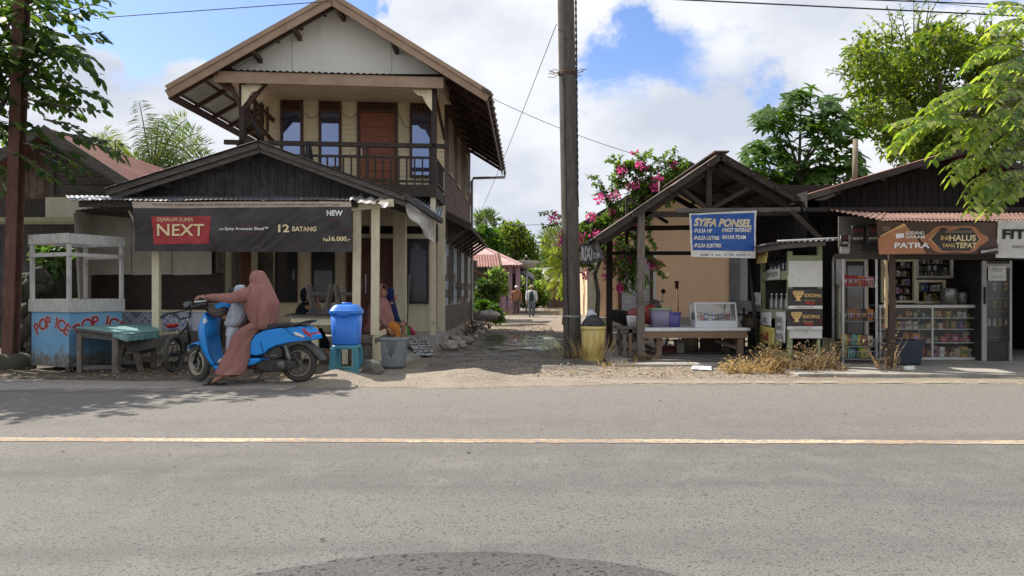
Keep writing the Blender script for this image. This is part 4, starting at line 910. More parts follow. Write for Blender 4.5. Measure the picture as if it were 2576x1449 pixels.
mb = MB(); mb.tube([SQ(1000, 1220, .1), SQ(960, 1290, .06)], .012, 6); mb.tube([SQ(960, 1290, .06), SQ(1030, 1296, .02)], .012, 6); mb.tube([SQ(1150, 1190, .34), SQ(1500, 1080, .38)], [.035, .05], 10); mb.build('exhaust', ENG, sc)
mb = MB(); mb.tube([SQ(1010, 930, -.012), SQ(1022, 985, -.012), SQ(1042, 1030, -.012)], .004, 5); mb.tube([SQ(1240, 800, -.004), SQ(1300, 860, -.012), SQ(1490, 905, -.008)], .003, 5); mb.build('panel_seam', BLACK, sc)
mb = MB()
for k in range(3): mb.tube([SQ(500+12*k, 555, .0), SQ(470+10*k, 600, .0), SQ(500+8*k, 660, .05)], .005, 5)
mb.build('cable', BLACK, sc)
hs = SQ(585, 560, .17)
mb = MB(); mb.prism([SQ(620, 552, .02), SQ(690, 572, .02), SQ(688, 612, .02), SQ(650, 600, .02), SQ(560, 640, .02), SQ(540, 600, .02)], LAT*.32); mb.tube([SQ(560, 700, .17), SQ(585, 600, .17)], [.05, .04], 10); mb.build('handlebar_cover', BL, sc, bev=.025)
mb = MB(); gl = SQ(512, 520, -.12); gr = SQ(600, 575, .5)
mb.tube([hs+V((0, 0, .0)), hs+V((-.02, -.12, .05)), gl.lerp(hs, .25), gl+V((-.03, -.03, 0))], [.018, .016, .02, .021], 8); mb.tube([hs, hs+V((-.0, .12, .05)), gr], [.018, .016, .02], 8); mb.build('handlebar', BLACK, sc)
mb = MB(); mb.tube([SQ(540, 540, -.1), SQ(480, 548, -.14), SQ(436, 552, -.12)], [.012, .011, .013], 6); mb.build('brake_lever', WHITE, sc)
mb = MB(); m0 = SQ(305, 572, .3)
mb.prism([SQ(268, 572, .02), SQ(290, 552, .02), SQ(345, 547, .02), SQ(340, 570, .02), SQ(310, 600, .02), SQ(282, 606, .02)], LAT*.03); mb.tube([SQ(335, 560, .03), SQ(345, 600, .04), SQ(420, 575, .06), SQ(520, 570, .1)], .007, 6); mb.build('mirror', M('grey_mirror_shell', (.13, .14, .13), (.09, .1, .095), .5, 6), sc, bev=.006)
mb = MB(); mb.lathe([(.001, 0), (.045, 0), (.05, .012), (.001, .02)], SQ(556, 445, .5), 16, 0, (-.5, -1, .2)); mb.tube([SQ(556, 445, .5), SQ(535, 470, .49), SQ(590, 570, .42)], .007, 6); mb.tube([SQ(535, 410, .49), SQ(535, 500, .49)], .006, 5); mb.build('mirror', BLACK, sc)
# handbag hung on the scooter
def check_mat():
    m, nt, n, l, o = _new('brown_check_leather'); g = n.new('ShaderNodeNewGeometry'); mp = n.new('ShaderNodeMapping'); mp.inputs['Rotation'].default_value = (0, .78, 0); l.new(g.outputs['Position'], mp.inputs[0])
    c = n.new('ShaderNodeTexChecker'); c.inputs['Scale'].default_value = 42; c.inputs[1].default_value = (.09, .065, .055, 1); c.inputs[2].default_value = (.05, .037, .033, 1); l.new(mp.outputs[0], c.inputs[0])
    b = _bsdf(n, .5); l.new(c.outputs[0], b.inputs[0]); l.new(b.outputs[0], o.inputs[0]); return m
bag = thing('handbag', SQ(570, 705, .1), 'brown checked handbag hanging below the scooter handlebar', 'handbag')
mb = MB(); c = [(560, 565, 80, .05), (562, 580, 92, .075), (566, 620, 98, .09), (572, 665, 84, .095), (575, 695, 60, .08), (575, 705, 40, .05)]
mb.loft([(SQ(x, y, .1), V((w/717*1.0, 0, 0)), LAT*d) for x, y, w, d in c], 20); mb.build('pouch', check_mat(), bag)
mb = MB()
for d in (.03, .17): mb.tube([SQ(490, 600, d), SQ(505, 540, d), SQ(560, 520, d), SQ(620, 540, d), SQ(640, 600, d)], .007, 6)
mb.build('strap', BLACK, bag)
# the woman riding
dn = -.02
wj = dict(pelvis=SQ(985, 770, .17), chest=SQ(945, 520, .17), neck=SQ(935, 410, .17), head=SQ(928, 335, .17), face=(-.75, .6, -.1),
    shoulder=[SQ(900, 470, .02), SQ(910, 470, .32)], elbow=[SQ(740, 520, -.08), SQ(745, 530, .4)], wrist=[SQ(545, 512, -.12), SQ(640, 545, .42)],
    hand=[(-1, -.0, .05), (-1, .1, -.1)], thumb=[(.1, .8, .6), (.1, -.8, .6)],
    hip=[SQ(950, 790, .07), SQ(955, 790, .27)], knee=[SQ(825, 900, .01), SQ(790, 900, .36)], ankle=[SQ(662, 1262, -.05), SQ(700, 1240, .4)], toe=[SQ(545, 1312, -.07), SQ(560, 1290, .42)])
wo = person('woman in dusty pink hijab and robe sitting astride the blue scooter', SQ(760, 1300, .1), wj)
rows = [(253, 915, 945), (262, 890, 978), (280, 868, 995), (310, 856, 1012), (345, 853, 1032), (385, 856, 1052), (430, 822, 1070), (480, 790, 1090), (520, 797, 1104), (565, 808, 1116), (620, 828, 1110), (690, 855, 1098), (745, 880, 1092), (790, 912, 1078), (812, 935, 1052)]
dd = [.02, .06, .085, .1, .11, .115, .16, .2, .215, .22, .22, .22, .21, .2, .19]
mb = MB(); rg = dense([(SQ((a+b)/2, y, .16), V(((b-a)/2/717, -(b-a)/2/717*.12, 0)), LAT*k) for (y, a, b), k in zip(rows, dd)], 5); mb.loft(rg, 90, 0, True, True, drapery(len(rg), .15, .22, 3.4, 2))
mb.build('hijab', PINK, wo)
for s, (d0, sh) in enumerate(((.0, .0), (.36, .02))):
    rows = [(745, 895, 1010), (790, 830, 1000), (840, 762, 955), (900, 725, 928), (1000, 690, 905), (1100, 655, 893), (1180, 635, 880), (1212, 627, 874), (1228, 640, 868)]
    kk = [.12, .15, .14, .13, .13, .13, .135, .14, .135]
    mb = MB(); rg = dense([(SQ((a+b)/2+(40 if s else 0), y-(i*2 if s else 0), d0+(.1-.024*i if s == 0 else -.06+.02*i)), V(((b-a)/2/717, 0, 0)), LAT*(k*.85)) for i, ((y, a, b), k) in enumerate(zip(rows, kk))], 6); mb.loft(rg, 90, 0, True, True, drapery(len(rg), .17, -.1, 3.6, 5+s, 2.2))
    mb.build('robe', PINK, wo)
for s, (sh, el, wr) in enumerate((((905, 478, .05), (745, 518, -.08), (548, 508, -.125)), ((880, 490, .34), (745, 530, .4), (640, 545, .42)))):
    mb = MB(); pts = [SQ(*sh), SQ(*sh).lerp(SQ(*el), .5), SQ(*el), SQ(*el).lerp(SQ(*wr), .35), SQ(*el).lerp(SQ(*wr), .7), SQ(*wr)]
    rg = dense([(p, V((.0, .0, 1))*q, V((.0, 1, 0))*q) for i, (p, q) in enumerate(zip(pts, (.1, .085, .068, .055, .047, .035)))], 7); mb.loft(rg, 30, 0, True, True, lambda i, t: 1+.13*nz(i*.42, math.cos(t)*1.2, math.sin(t)*1.2)); mb.build('sleeve', PINK, wo)
mb = MB(); a = SQ(545, 1292, -.15)
mb.prism([SQ(505, 1324, -.12), SQ(530, 1318, -.12), SQ(690, 1314, -.11), SQ(692, 1330, -.11), SQ(505, 1333, -.12)], LAT*.1); mb.tube([SQ(560, 1320, -.115), SQ(565, 1290, -.1), SQ(585, 1280, -.06), SQ(590, 1290, -.015), SQ(590, 1320, -.01)], [.012, .02, .022, .02, .012], 8); mb.build('sandal', BLACK, wo)
# the child standing on the floorboard
cj = dict(pelvis=SQ(735, 800, .17), chest=SQ(755, 600, .17), neck=SQ(756, 520, .17), head=SQ(755, 455, .17), face=(-.95, .3, -.1),
    shoulder=[SQ(755, 565, .09), SQ(760, 565, .27)], elbow=[SQ(745, 680, .06), SQ(750, 680, .3)], wrist=[SQ(680, 700, .08), SQ(680, 700, .28)], hand=[(-1, 0, 0)]*2, thumb=[(0, .3, 1)]*2,
    hip=[SQ(730, 815, .12), SQ(735, 815, .22)], knee=[SQ(695, 970, .1), SQ(715, 960, .24)], ankle=[SQ(655, 1105, .1), SQ(690, 1090, .24)], toe=[SQ(585, 1130, .08), SQ(620, 1120, .24)])
ch = person('small child in pale grey hijab dress standing on the scooter floorboard before the woman', SQ(690, 1140, .17), cj, .66)
rows = [(392, 742, 780), (400, 724, 796), (420, 710, 808), (455, 703, 815), (490, 704, 808), (530, 698, 806), (570, 690, 815), (640, 668, 830), (700, 650, 815), (755, 632, 795), (785, 640, 770)]
kk = [.02, .05, .075, .085, .085, .1, .12, .14, .15, .16, .14]
mb = MB(); rg = dense([(SQ((a+b)/2, y, .17), V(((b-a)/2/717, 0, 0)), LAT*k) for (y, a, b), k in zip(rows, kk)], 4); mb.loft(rg, 60, 0, True, True, drapery(len(rg), .14, .3, 3, 8)); mb.build('dress', GREYC, ch)
rows = [(770, 660, 750), (800, 652, 750), (850, 638, 742), (872, 634, 735), (876, 650, 730)]
mb = MB(); mb.loft([(SQ((a+b)/2, y, .17), V(((b-a)/2/717, 0, 0)), LAT*.13) for y, a, b in rows], 32, 0, True, True, lambda i, t: 1+.06*math.sin(9*t)); mb.build('ruffle', GREYC, ch)
for i in range(2):
    mb = MB(); q = [cj['shoulder'][i], cj['elbow'][i], V(cj['elbow'][i]).lerp(V(cj['wrist'][i]), .95)]; mb.tube([q[0], V(q[0]).lerp(V(q[1]), .5), q[1], q[2]], [.055, .055, .05, .04], 10); mb.build('sleeve', GREYC, ch)
for d, sh in ((.1, 0), (.24, 18)):
    rows = [(800, 670, 770), (860, 660, 750), (950, 655, 735), (1040, 655, 702), (1092, 636, 684)]
    mb = MB(); mb.loft([(SQ((a+b)/2+sh, y, d), V(((b-a)/2/717, 0, 0)), LAT*.065) for y, a, b in rows], 14); mb.build('trouser_leg', GREYC, ch)
    mb = MB(); mb.loft([(SQ(565+sh, 1132, d), V((0, 0, .012)), LAT*.02), (SQ(590+sh, 1120, d), V((0, 0, .03)), LAT*.035), (SQ(640+sh, 1112, d), V((0, 0, .036)), LAT*.034), (SQ(662+sh, 1120, d), V((0, 0, .022)), LAT*.028)], 10); mb.build('shoe', WHITE_PAINT, ch)

# ---------------------------------------------------------------- small bicycle
def BQ(cx, cy, y): return P((600+cx/3.6225)/1.5528, (1100+cy/3.6225)/1.5528, y)
bk_ = thing('bicycle', BQ(330, 1270, 11.2), 'small black BMX bicycle with red saddle parked behind the blue scooter', 'bicycle')
fwd = V((.05, 1, 0)).normalized(); lt = V((1, -.05, 0)); rc = BQ(290, 1020, 11.0); fc = rc+fwd*.92
BT = M('dusty_bike_tyre', (.085, .078, .068), (.05, .046, .04), .9, 9, bump=.4)
for c in (rc, fc):
    mb = MB(); mb.ring(c, lt, .255, .034, 36, 8); w = mb.build('wheel', BT, bk_)
    mb = MB(); mb.ring(c, lt, .22, .012, 36, 6, 0, 1.5); mb.lathe([(.001, -.05), (.03, -.05), (.03, .05), (.001, .05)], c, 10, 0, lt)
    for i in range(14): t = 2*PI*i/14; mb.tube([c+lt*.03*(1 if i % 2 else -1), c+(fwd*math.cos(t)+V((0, 0, 1))*math.sin(t))*.22], .003, 4)
    mb.build('rim', BLACK, w)
st = BQ(330, 690, 11.15); hd = BQ(480, 600, 11.55); bb = rc+fwd*.38+V((0, 0, .02)); hl = hd+V((0.01, .06, -.28))
mb = MB()
for a, b, r in ((st-V((0, 0, .1)), bb, .016), (bb, hl, .02), (st-V((0, 0, .1)), hd-V((0, 0, .04)), .018), (hd, hl, .022)): mb.tube([a, b], r, 8)
for s in (-1, 1): mb.tube([rc+lt*.05*s, bb+lt*.03*s], .01, 6); mb.tube([rc+lt*.05*s, st-V((0, 0, .12))], .01, 6); mb.tube([hl+lt*.05*s, fc+lt*.05*s], .014, 6)
mb.build('frame', M('black_bike_paint', (.02, .02, .02), (.035, .03, .028), .4, 8), bk_)
mb = MB(); mb.tube([st-V((0, 0, .12)), st+V((0, 0, .02))], .012, 8); mb.tube([hd, hd+V((0, 0, .1))], .014, 8); mb.build('seat_post', STEEL, bk_)
mb = MB(); s0 = BQ(285, 620, 11.12); mb.loft([(s0+fwd*-.13+V((0, 0, .01)), lt*.02, V((0, 0, .015))), (s0+fwd*-.1, lt*.075, V((0, 0, .035))), (s0, lt*.06, V((0, 0, .03))), (s0+fwd*.1, lt*.025, V((0, 0, .025))), (s0+fwd*.15, lt*.015, V((0, 0, .012)))], 14); mb.build('saddle', M('red_vinyl', (.36, .02, .02), (.28, .015, .015), .4, 5), bk_)
h0 = hd+V((0, 0, .1)); mb = MB(); mb.tube([BQ(95, 512, 11.45), BQ(200, 455, 11.5), BQ(270, 440, 11.52), BQ(370, 535, 11.55), h0, BQ(500, 520, 11.6), BQ(525, 410, 11.62), BQ(560, 320, 11.6), BQ(680, 300, 11.5)], .014, 8); mb.tube([BQ(280, 438, 11.52), BQ(510, 400, 11.62)], .01, 6); mb.build('handlebar', BLACK, bk_)
mb = MB(); mb.tube([BQ(92, 514, 11.45), BQ(195, 458, 11.5)], .021, 8); mb.tube([BQ(600, 310, 11.55), BQ(690, 298, 11.5)], .02, 8); mb.build('grip', RUBBER, bk_)
mb = MB(); mb.tube([bb-lt*.06, bb+lt*.06], .02, 8); mb.lathe([(.001, -.005), (.085, -.005), (.085, .005), (.001, .005)], bb+lt*.05, 20, 0, lt)
for s in (-1, 1): mb.bar(bb+lt*.07*s, bb+lt*.08*s+V((0, .1*s, -.12*s)), .015, .02); mb.obox(bb+lt*.13*s+V((0, .1*s, -.12*s)), (.1, .07, .02))
mb.build('crank', STEEL, bk_)

# ---------------------------------------------------------------- rusty post, snack cart, benches
post = thing('steel_post', (X(10, 11.5), 11.5, 0), 'rusty leaning steel post standing beside the snack cart', 'post')
yq = 11.5; b0, t0 = P(17, 905, yq), P(48, -60, yq)
mb = MB(); dx = (t0-b0).normalized(); mb.bar(b0-dx*.05, t0, .17, .02, (0, 1, 0)); mb.bar(b0-dx*.05+V((0, .08, 0)), t0+V((0, .08, 0)), .02, .14, (0, 1, 0)); mb.bar(b0-dx*.05+V((0, .16, 0)), t0+V((0, .16, 0)), .17, .02, (0, 1, 0))
mb.build('shaft', RUST_POLE, post, bev=.004)
mb = MB(); mb.lathe([(.3, -.1), (.3, .12), (.26, .2), (.2, .23), (.001, .24)], (P(20, 905, 11.55).x, 11.6, 0), 9); mb.build('footing', M('mossy_concrete', (.07, .07, .05), (.045, .048, .03), .95, 6, bump=.5), post)
cart = thing('snack_cart', (-7.0, 11.6, 0), 'blue and white wooden drinks cart with open glassless frame, standing by the rusty post', 'cart')
C0 = V((X(172, 11.2), 11.2, 0)); el = V((-.885, .43, 0)).normalized(); er = V((.43, .9, 0)).normalized(); WL, WR = .95, .93
def CP(a, b, z): return C0+el*a+er*b+V((0, 0, z))
def cbox(mb, a0, a1, b0, b1, z0, z1, m=0): mb.hexa([CP(a, b, z) for z in (z0, z1) for a, b in ((a0, b0), (a1, b0), (a1, b1), (a0, b1))], m)
def cart_mat():
    m, nt, n, l, o = _new('mud_splashed_sky_blue_paint'); g = n.new('ShaderNodeNewGeometry'); p = g.outputs['Position']; sx = n.new('ShaderNodeSeparateXYZ'); l.new(p, sx.inputs[0])
    a = _noise(n, l, p, 9, 7, .72); b = _noise(n, l, p, 3, 4); k = _noise(n, l, p, 16, 4, .7)
    c = _mix(n, l, _ramp(n, l, b.outputs[0], .35, .7).outputs[0], (.13, .31, .5), (.18, .37, .54))
    q = n.new('ShaderNodeMath'); q.operation = 'MULTIPLY_ADD'; q.inputs[1].default_value = -1.15; l.new(sx.outputs[2], q.inputs[0]); l.new(a.outputs[0], q.inputs[2])
    d = _mix(n, l, _ramp(n, l, k.outputs[0], .42, .6).outputs[0], (.2, .2, .18), (.09, .1, .09)); c = _mix(n, l, _ramp(n, l, q.outputs[0], .12, .32).outputs[0], c, d)
    bs = _bsdf(n, .65); l.new(c, bs.inputs[0]); l.new(bs.outputs[0], o.inputs[0]); return m
mb = MB(); cbox(mb, .02, WL-.02, .02, WR-.02, .05, .9); mb.build('body', cart_mat(), cart, bev=.004)
mb = MB()
cbox(mb, -.01, WL+.01, -.012, .012, .885, 1.08); cbox(mb, -.012, .012, .012, WR+.01, .88, 1.075); cbox(mb, WL-.012, WL+.012, .012, WR, .885, 1.08); cbox(mb, 0, WL, WR-.01, WR+.014, .885, 1.08)
for a, b in ((.0, .0), (WL-.055, 0), (0, WR-.055), (WL-.055, WR-.055)): cbox(mb, a+.002, a+.055, b+.002, b+.055, 1.08, 2.0)
cbox(mb, -.015, WL+.015, -.014, .01, 1.93, 2.08); cbox(mb, -.014, .01, .01, WR+.01, 1.92, 2.075); cbox(mb, 0, WL, WR-.01, WR+.012, 1.93, 2.08); cbox(mb, WL-.01, WL+.01, .01, WR-.01, 1.93, 2.08)
cbox(mb, -.012, WL+.012, -.012, .004, 1.73, 1.79); cbox(mb, -.012, .004, .004, WR, 1.73, 1.785); cbox(mb, 0, WL, WR-.01, WR+.008, 1.73, 1.79)
cbox(mb, .01, WL-.01, .01, WR-.01, 1.0, 1.03)
mb.build('frame', M('weathered_white_timber', (.5, .49, .47), (.38, .36, .34), .8, 5, (4, 4, 1.5), .25, 50, dirt=(.24, .21, .18), dscale=2.5, dlo=.55, dhi=.72), cart, bev=.004)
mb = MB()
for a, b in ((.0, .0), (WL-.07, 0), (0, WR-.07), (WL-.07, WR-.07)): cbox(mb, a, a+.07, b, b+.07, 0, .06)
mb.build('foot', WOOD_DARK, cart)
def arc_text(mb, s, org, ax, nrm, a0, a1, z, rise, cap, m, bold, ext):
    k = len(s); W_ = {'I': .55, ' ': .6}
    tot = sum(W_.get(c, 1) for c in s); q = 0
    for c in s:
        w_ = W_.get(c, 1); t = (q+w_/2)/tot; q += w_
        if c == ' ': continue
        ang = -(t-.5)*1.5; o = org+ax*lerp(a0, a1, t)+V((0, 0, z+rise*(1-(2*t-1)**2)))+nrm*ext; rt = ax*math.cos(ang)+V((0, 0, math.sin(ang))); upv = V((0, 0, math.cos(ang)))-ax*math.sin(ang)
        mb.text(c, o, rt, upv, cap, m, bold, 0, 'CENTER', None, 0)
SIGNRED = M('dark_red_paint', (.3, .035, .04), (.24, .03, .035), .6, 4, bump=0); PINKW = M('pale_pink_paint', (.62, .5, .52), bump=0)
mb = MB()
for f in range(2):
    org, ax, nr = (CP(WL, .02, 0), -el, -er) if f == 0 else (CP(.02, 0, 0), er, -el)
    arc_text(mb, 'POP ICE', org, ax, nr, .16, .9, .52, .13, .17, 1, .065, .004); arc_text(mb, 'POP ICE', org, ax, nr, .16, .9, .52, .13, .17, 0, .03, .007)
mb.build('lettering', [SIGNRED, PINKW], cart)
# turquoise-topped table
TUR = M('turquoise_oilcloth', (.16, .34, .34), (.12, .26, .27), .5, 5, bump=.1, dirt=(.3, .36, .34), dscale=3)
tb = thing('bench_table', P(300, 935, 11.2), 'low grey table with turquoise oilcloth in front of the snack cart', 'table')
tp = [P(188, 826, 10.85), P(320, 842, 10.65), P(399, 834, 11.4), P(398, 815, 12.0), P(255, 812, 12.0)]
mb = MB(); mb.prism([P(187, 825, 11.0), P(320, 842, 10.75), P(400, 834, 11.7), P(395, 817, 12.2), P(245, 813, 12.3)], (0, 0, -.03)); mb.build('table_top', WOOD_GREYX, tb)
mb = MB(); mb.prism([p+V((0, 0, .004)) for p in (P(190, 825, 10.99), P(320, 842, 10.74), P(400, 834, 11.69), P(395, 817, 12.2), P(248, 813, 12.28))], (0, 0, .004)); a, b = P(318, 843, 10.73), P(401, 835, 11.69); mb.patch(a+V((0, 0, -.1)), b+V((0, 0, -.1)), b, a, lambda u, v: .012*math.sin(u*30)*(1-v), 30, 4); c = P(284, 839, 10.79); mb.patch(c+V((0, 0, -.05)), a+V((0, 0, -.1)), a, c, lambda u, v: .008*math.sin(u*14)*(1-v), 12, 4)
mb.build('oilcloth', TUR, tb, solid=.004)
for u, v, y, w in ((198, 938, 11.0, .07), (289, 936, 10.85, .09), (384, 900, 11.7, .07), (262, 900, 12.2, .07)):
    mb = MB(); z1 = Z(842, 10.75)-.02 if u < 300 else Z(836, 11.7)-.02; mb.box(X(u, y)-w/2, X(u, y)+w/2, y, y+w, 0.0, z1); mb.build('leg', WOOD_GREY, tb, bev=.004)
for p, q, h_ in ((P(200, 925, 11.05), P(288, 923, 10.9), .06), (P(196, 840, 11.05), P(290, 850, 10.9), .08), (P(289, 925, 10.9)+V((0, 0, .1)), P(384, 895, 11.7)+V((0, 0, .1)), .06)): mb = MB(); mb.bar(p, q, .03, h_); mb.build('rail', WOOD_GREYX, tb)
# dark bench
bn = thing('bench', P(390, 930, 11.2), 'old dark wooden bench with splayed legs beside the bicycle', 'bench')
mb = MB(); a, b = P(312, 864, 11.15), P(500, 835, 12.6); mb.bar(a, b, .26, .03, m=0); mb.bar(a+V((.1, -.12, -.07)), b+V((.1, -.12, -.07)), .03, .12); mb.build('seat', WOOD_GREYX, bn, bev=.004)
for p in (a.lerp(b, .06), a.lerp(b, .9)):
    for s in (-1, 1): mb = MB(); e = V((p.x+s*.2, p.y-.03, 0.0)); mb.bar(p+V((s*.06, 0, -.02)), e, .06, .08, (0, 1, 0)); mb.build('leg', WOOD_GREY, bn)
mb = MB(); p = a.lerp(b, .06); mb.bar(V((p.x-.14, p.y, .13)), V((p.x+.14, p.y, .13)), .03, .06); q = a.lerp(b, .9); mb.bar(V((p.x, p.y, .16)), V((q.x, q.y, .16)), .04, .06); mb.build('rail', WOOD_GREYX, bn)
# rubble wall behind the cart, with plants on it
mb = MB(); R.seed(3)
for i in range(46):
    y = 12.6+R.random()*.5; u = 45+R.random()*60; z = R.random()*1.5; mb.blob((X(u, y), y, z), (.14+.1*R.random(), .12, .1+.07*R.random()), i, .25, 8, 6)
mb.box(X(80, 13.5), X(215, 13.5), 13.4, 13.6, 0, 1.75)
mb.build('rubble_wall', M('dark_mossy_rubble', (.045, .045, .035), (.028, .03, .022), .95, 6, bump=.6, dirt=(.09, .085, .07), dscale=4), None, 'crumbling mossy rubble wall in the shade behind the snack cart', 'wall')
# cream table with upturned stools
ct = thing('table', P(780, 905, 12.3), 'cream painted wooden table with plank top behind the blue scooter', 'table')
ty = 12.15
mb = MB(); mb.hexa([P(715, 797, ty), P(880, 800, ty), P(880, 795, 13.1), P(735, 793, 13.1), P(715, 793, ty), P(880, 796, ty), P(880, 790, 13.1), P(735, 788, 13.1)]); mb.build('table_top', WOOD_GREYX, ct)
mb = MB(); mb.box(X(730, ty), X(878, ty), ty+.04, ty+.08, Z(818, ty), Z(798, ty)); mb.box(X(730, ty), X(733, ty), ty+.08, 13, Z(818, ty), Z(798, ty)); mb.build('apron', CREAM_POST, ct)
for u, y in ((792, ty+.1), (868, ty+.1), (765, 13), (872, 13)): mb = MB(); mb.box(X(u, y)-.05, X(u, y)+.05, y, y+.08, 0, Z(800, y)); mb.build('leg', CREAM_POST, ct, bev=.004)
zt = Z(794, 12.5)
for u, lab in ((803, 'upturned grey wooden stool lying on the cream table before the dark-clad woman'), (872, 'upturned grey wooden stool on the cream table partly behind the blue bin')):
    y = 12.5; x = X(u, y); o = thing('stool', (x, y, zt), lab, 'stool', 'upturned stools on the cream table')
    mb = MB(); mb.box(x-.2, x+.2, y-.08, y+.22, zt+.02, zt+.06); mb.box(x-.16, x+.16, y-.06, y+.2, zt+.06, zt+.11); mb.build('seat', WOOD_GREYX, o, bev=.004)
    for s in (-1, 1):
        for yy in (y-.03, y+.17): mb = MB(); mb.bar((x+s*.11, yy, zt+.1), (x+s*.2, yy, zt+.52), .05, .05, (0, 1, 0)); mb.build('leg', WOOD_GREY, o)
    for yy in (y-.045, y+.155): mb = MB(); mb.box(x-.16, x+.16, yy, yy+.03, zt+.34, zt+.39); mb.build('rail', WOOD_GREYX, o)
mb = MB(); bx, byy = X(862, 12.3), 12.3; zt = Z(795, 12.3); mb.lathe([(.03, 0), (.032, .1), (.02, .13), (.012, .15), (.013, .17), (.001, .17)], (bx, byy, zt), 12); mb.build('bottle', glassmat('clear_plastic', (.5, .5, .48), .15, .1, .5), None, 'small clear plastic bottle on the cream table near the blue bin', 'bottle')

# ---------------------------------------------------------------- seated women
def WP(u, v, y): return P(u, v, y)
def women(label, y, head, face, J, capes, mat, extra=None):
    p = person(label, V((X(head[0], y), y, 0)), J); 
    mb = MB(); rg = dense([(WP((a+b)/2, v, y), V(((b-a)/2*y/F, 0, 0)), V((0, k, 0))) for v, a, b, k in capes], 5); mb.loft(rg, 80, 0, True, True, drapery(len(rg), .14, .15, 3.2, y)); mb.build('hijab', mat, p); return p
def sleeves(p, J, mat):
    for i in range(2):
        a, b, c = V(J['shoulder'][i]), V(J['elbow'][i]), V(J['wrist'][i]); mb = MB(); mb.tube([a, a.lerp(b, .5), b, b.lerp(c, .5), b.lerp(c, .96)], [.075, .07, .062, .054, .046], 12); mb.build('sleeve', mat, p)
def hood(p, head, face, mat, r=1.0):
    """cloth round the head, open at the face"""
    f = V(face).normalized(); f.z = 0; f.normalize(); sd = f.cross(V((0, 0, 1))); mb = MB(); h = V(head); nu, nv = 24, 12; vs = []; fs = []
    for j in range(nv+1):
        q = PI*j/nv*.98+.02
        for i in range(nu+1):
            g = lerp(.25, .85, math.sin(q)**2); t = lerp(g, 2*PI-g, i/nu)
            vs.append(h-f*.034+(f*math.cos(t)*.108+sd*math.sin(t)*.1)*math.sin(q)**.75*r+V((0, 0, .135*math.cos(q)*r)))
    for j in range(nv):
        for i in range(nu): fs.append((j*(nu+1)+i, j*(nu+1)+i+1, (j+1)*(nu+1)+i+1, (j+1)*(nu+1)+i))
    mb.add(vs, fs, 0, True); mb.build('hood', mat, p, solid=.012)
y = 12.95
h = WP(962, 733, y); fd = (.85, -.5, -.05)
J = dict(pelvis=WP(938, 825, y), chest=WP(945, 770, y), neck=WP(957, 750, y), head=h, face=fd, shoulder=[WP(955, 765, y-.14), WP(945, 765, y+.14)], elbow=[WP(955, 795, y-.2), WP(950, 800, y+.2)], wrist=[WP(975, 825, y-.2), WP(990, 810, y+.1)], hand=[(.6, 0, -.8), (1, 0, -.2)], thumb=[(.5, .5, .5), (0, -1, .3)],
    hip=[WP(945, 830, y-.09), WP(945, 830, y+.09)], knee=[WP(995, 825, y-.1), WP(998, 822, y+.12)], ankle=[WP(985, 862, y-.08), WP(990, 862, y+.12)], toe=[WP(1000, 868, y-.1), WP(1005, 868, y+.12)])
pw = women('woman in mauve hijab and orange trousers seated on the ledge behind the cream posts', y, (955, 733), fd, J, [(747, 945, 968, .06), (755, 938, 976, .12), (768, 928, 982, .19), (785, 921, 985, .23), (805, 914, 990, .25), (822, 911, 980, .25), (836, 911, 965, .22)], PINK2)
hood(pw, h, fd, PINK2); sleeves(pw, J, PINK2)
mb = MB()
for s, dy in ((0, -.1), (1, .12)): mb.loft([(WP(945, 826, y+dy), V((0, 0, .1)), V((0, .1, 0))), (WP(985, 822, y+dy), V((0, 0, .1)), V((0, .1, 0))), (WP(1000, 832, y+dy), V((.03, 0, .1)), V((0, .09, 0))), (WP(996, 850, y+dy), V((.09, 0, .02)), V((0, .08, 0))), (WP(990, 857, y+dy), V((.08, 0, 0)), V((0, .07, 0)))], 18, 0, True, True, lambda i, t: 1+.05*math.sin(5*t+i))
mb.build('trousers', ORANGEC, pw)
y = 13.45; h = WP(985, 742, y); fd = (.95, .3, -.05)
J = dict(pelvis=WP(985, 818, y), chest=WP(982, 775, y), neck=WP(984, 757, y), head=h, face=fd, shoulder=[WP(984, 768, y-.14), WP(980, 768, y+.14)], elbow=[WP(990, 795, y-.18), WP(990, 795, y+.18)], wrist=[WP(1005, 812, y-.12), WP(1005, 812, y+.1)], hand=[(1, 0, -.2)]*2, thumb=[(0, .5, 1)]*2,
    hip=[WP(988, 822, y-.09), WP(988, 822, y+.09)], knee=[WP(1018, 815, y-.1), WP(1018, 815, y+.1)], ankle=[WP(1012, 850, y-.1), WP(1012, 850, y+.1)], toe=[WP(1022, 856, y-.1), WP(1022, 856, y+.1)])
nw = women('person in a navy hijab seated half hidden beyond the mauve-clad woman', y, (985, 742), fd, J, [(750, 978, 990, .06), (760, 972, 994, .12), (775, 968, 998, .18), (795, 966, 1003, .2), (815, 966, 1007, .2), (825, 968, 1004, .18)], NAVY); hood(nw, h, fd, NAVY, .95); sleeves(nw, J, NAVY)
y = 13.0; h = WP(774, 743, y); fd = (.8, -.6, -.15)
J = dict(pelvis=WP(762, 830, y), chest=WP(766, 785, y), neck=WP(770, 760, y), head=h, face=fd, shoulder=[WP(775, 772, y-.15), WP(755, 772, y+.15)], elbow=[WP(808, 788, y-.25), WP(770, 800, y+.2)], wrist=[WP(798, 756, y-.28), WP(815, 792, y-.2)], hand=[(-.3, 0, 1), (1, -.2, .05)], thumb=[(1, 0, .3), (0, .2, 1)],
    hip=[WP(765, 835, y-.09), WP(765, 835, y+.09)], knee=[WP(808, 838, y-.12), WP(805, 838, y+.1)], ankle=[WP(826, 890, y-.2), WP(800, 890, y+.05)], toe=[WP(838, 898, y-.28), WP(812, 898, y)])
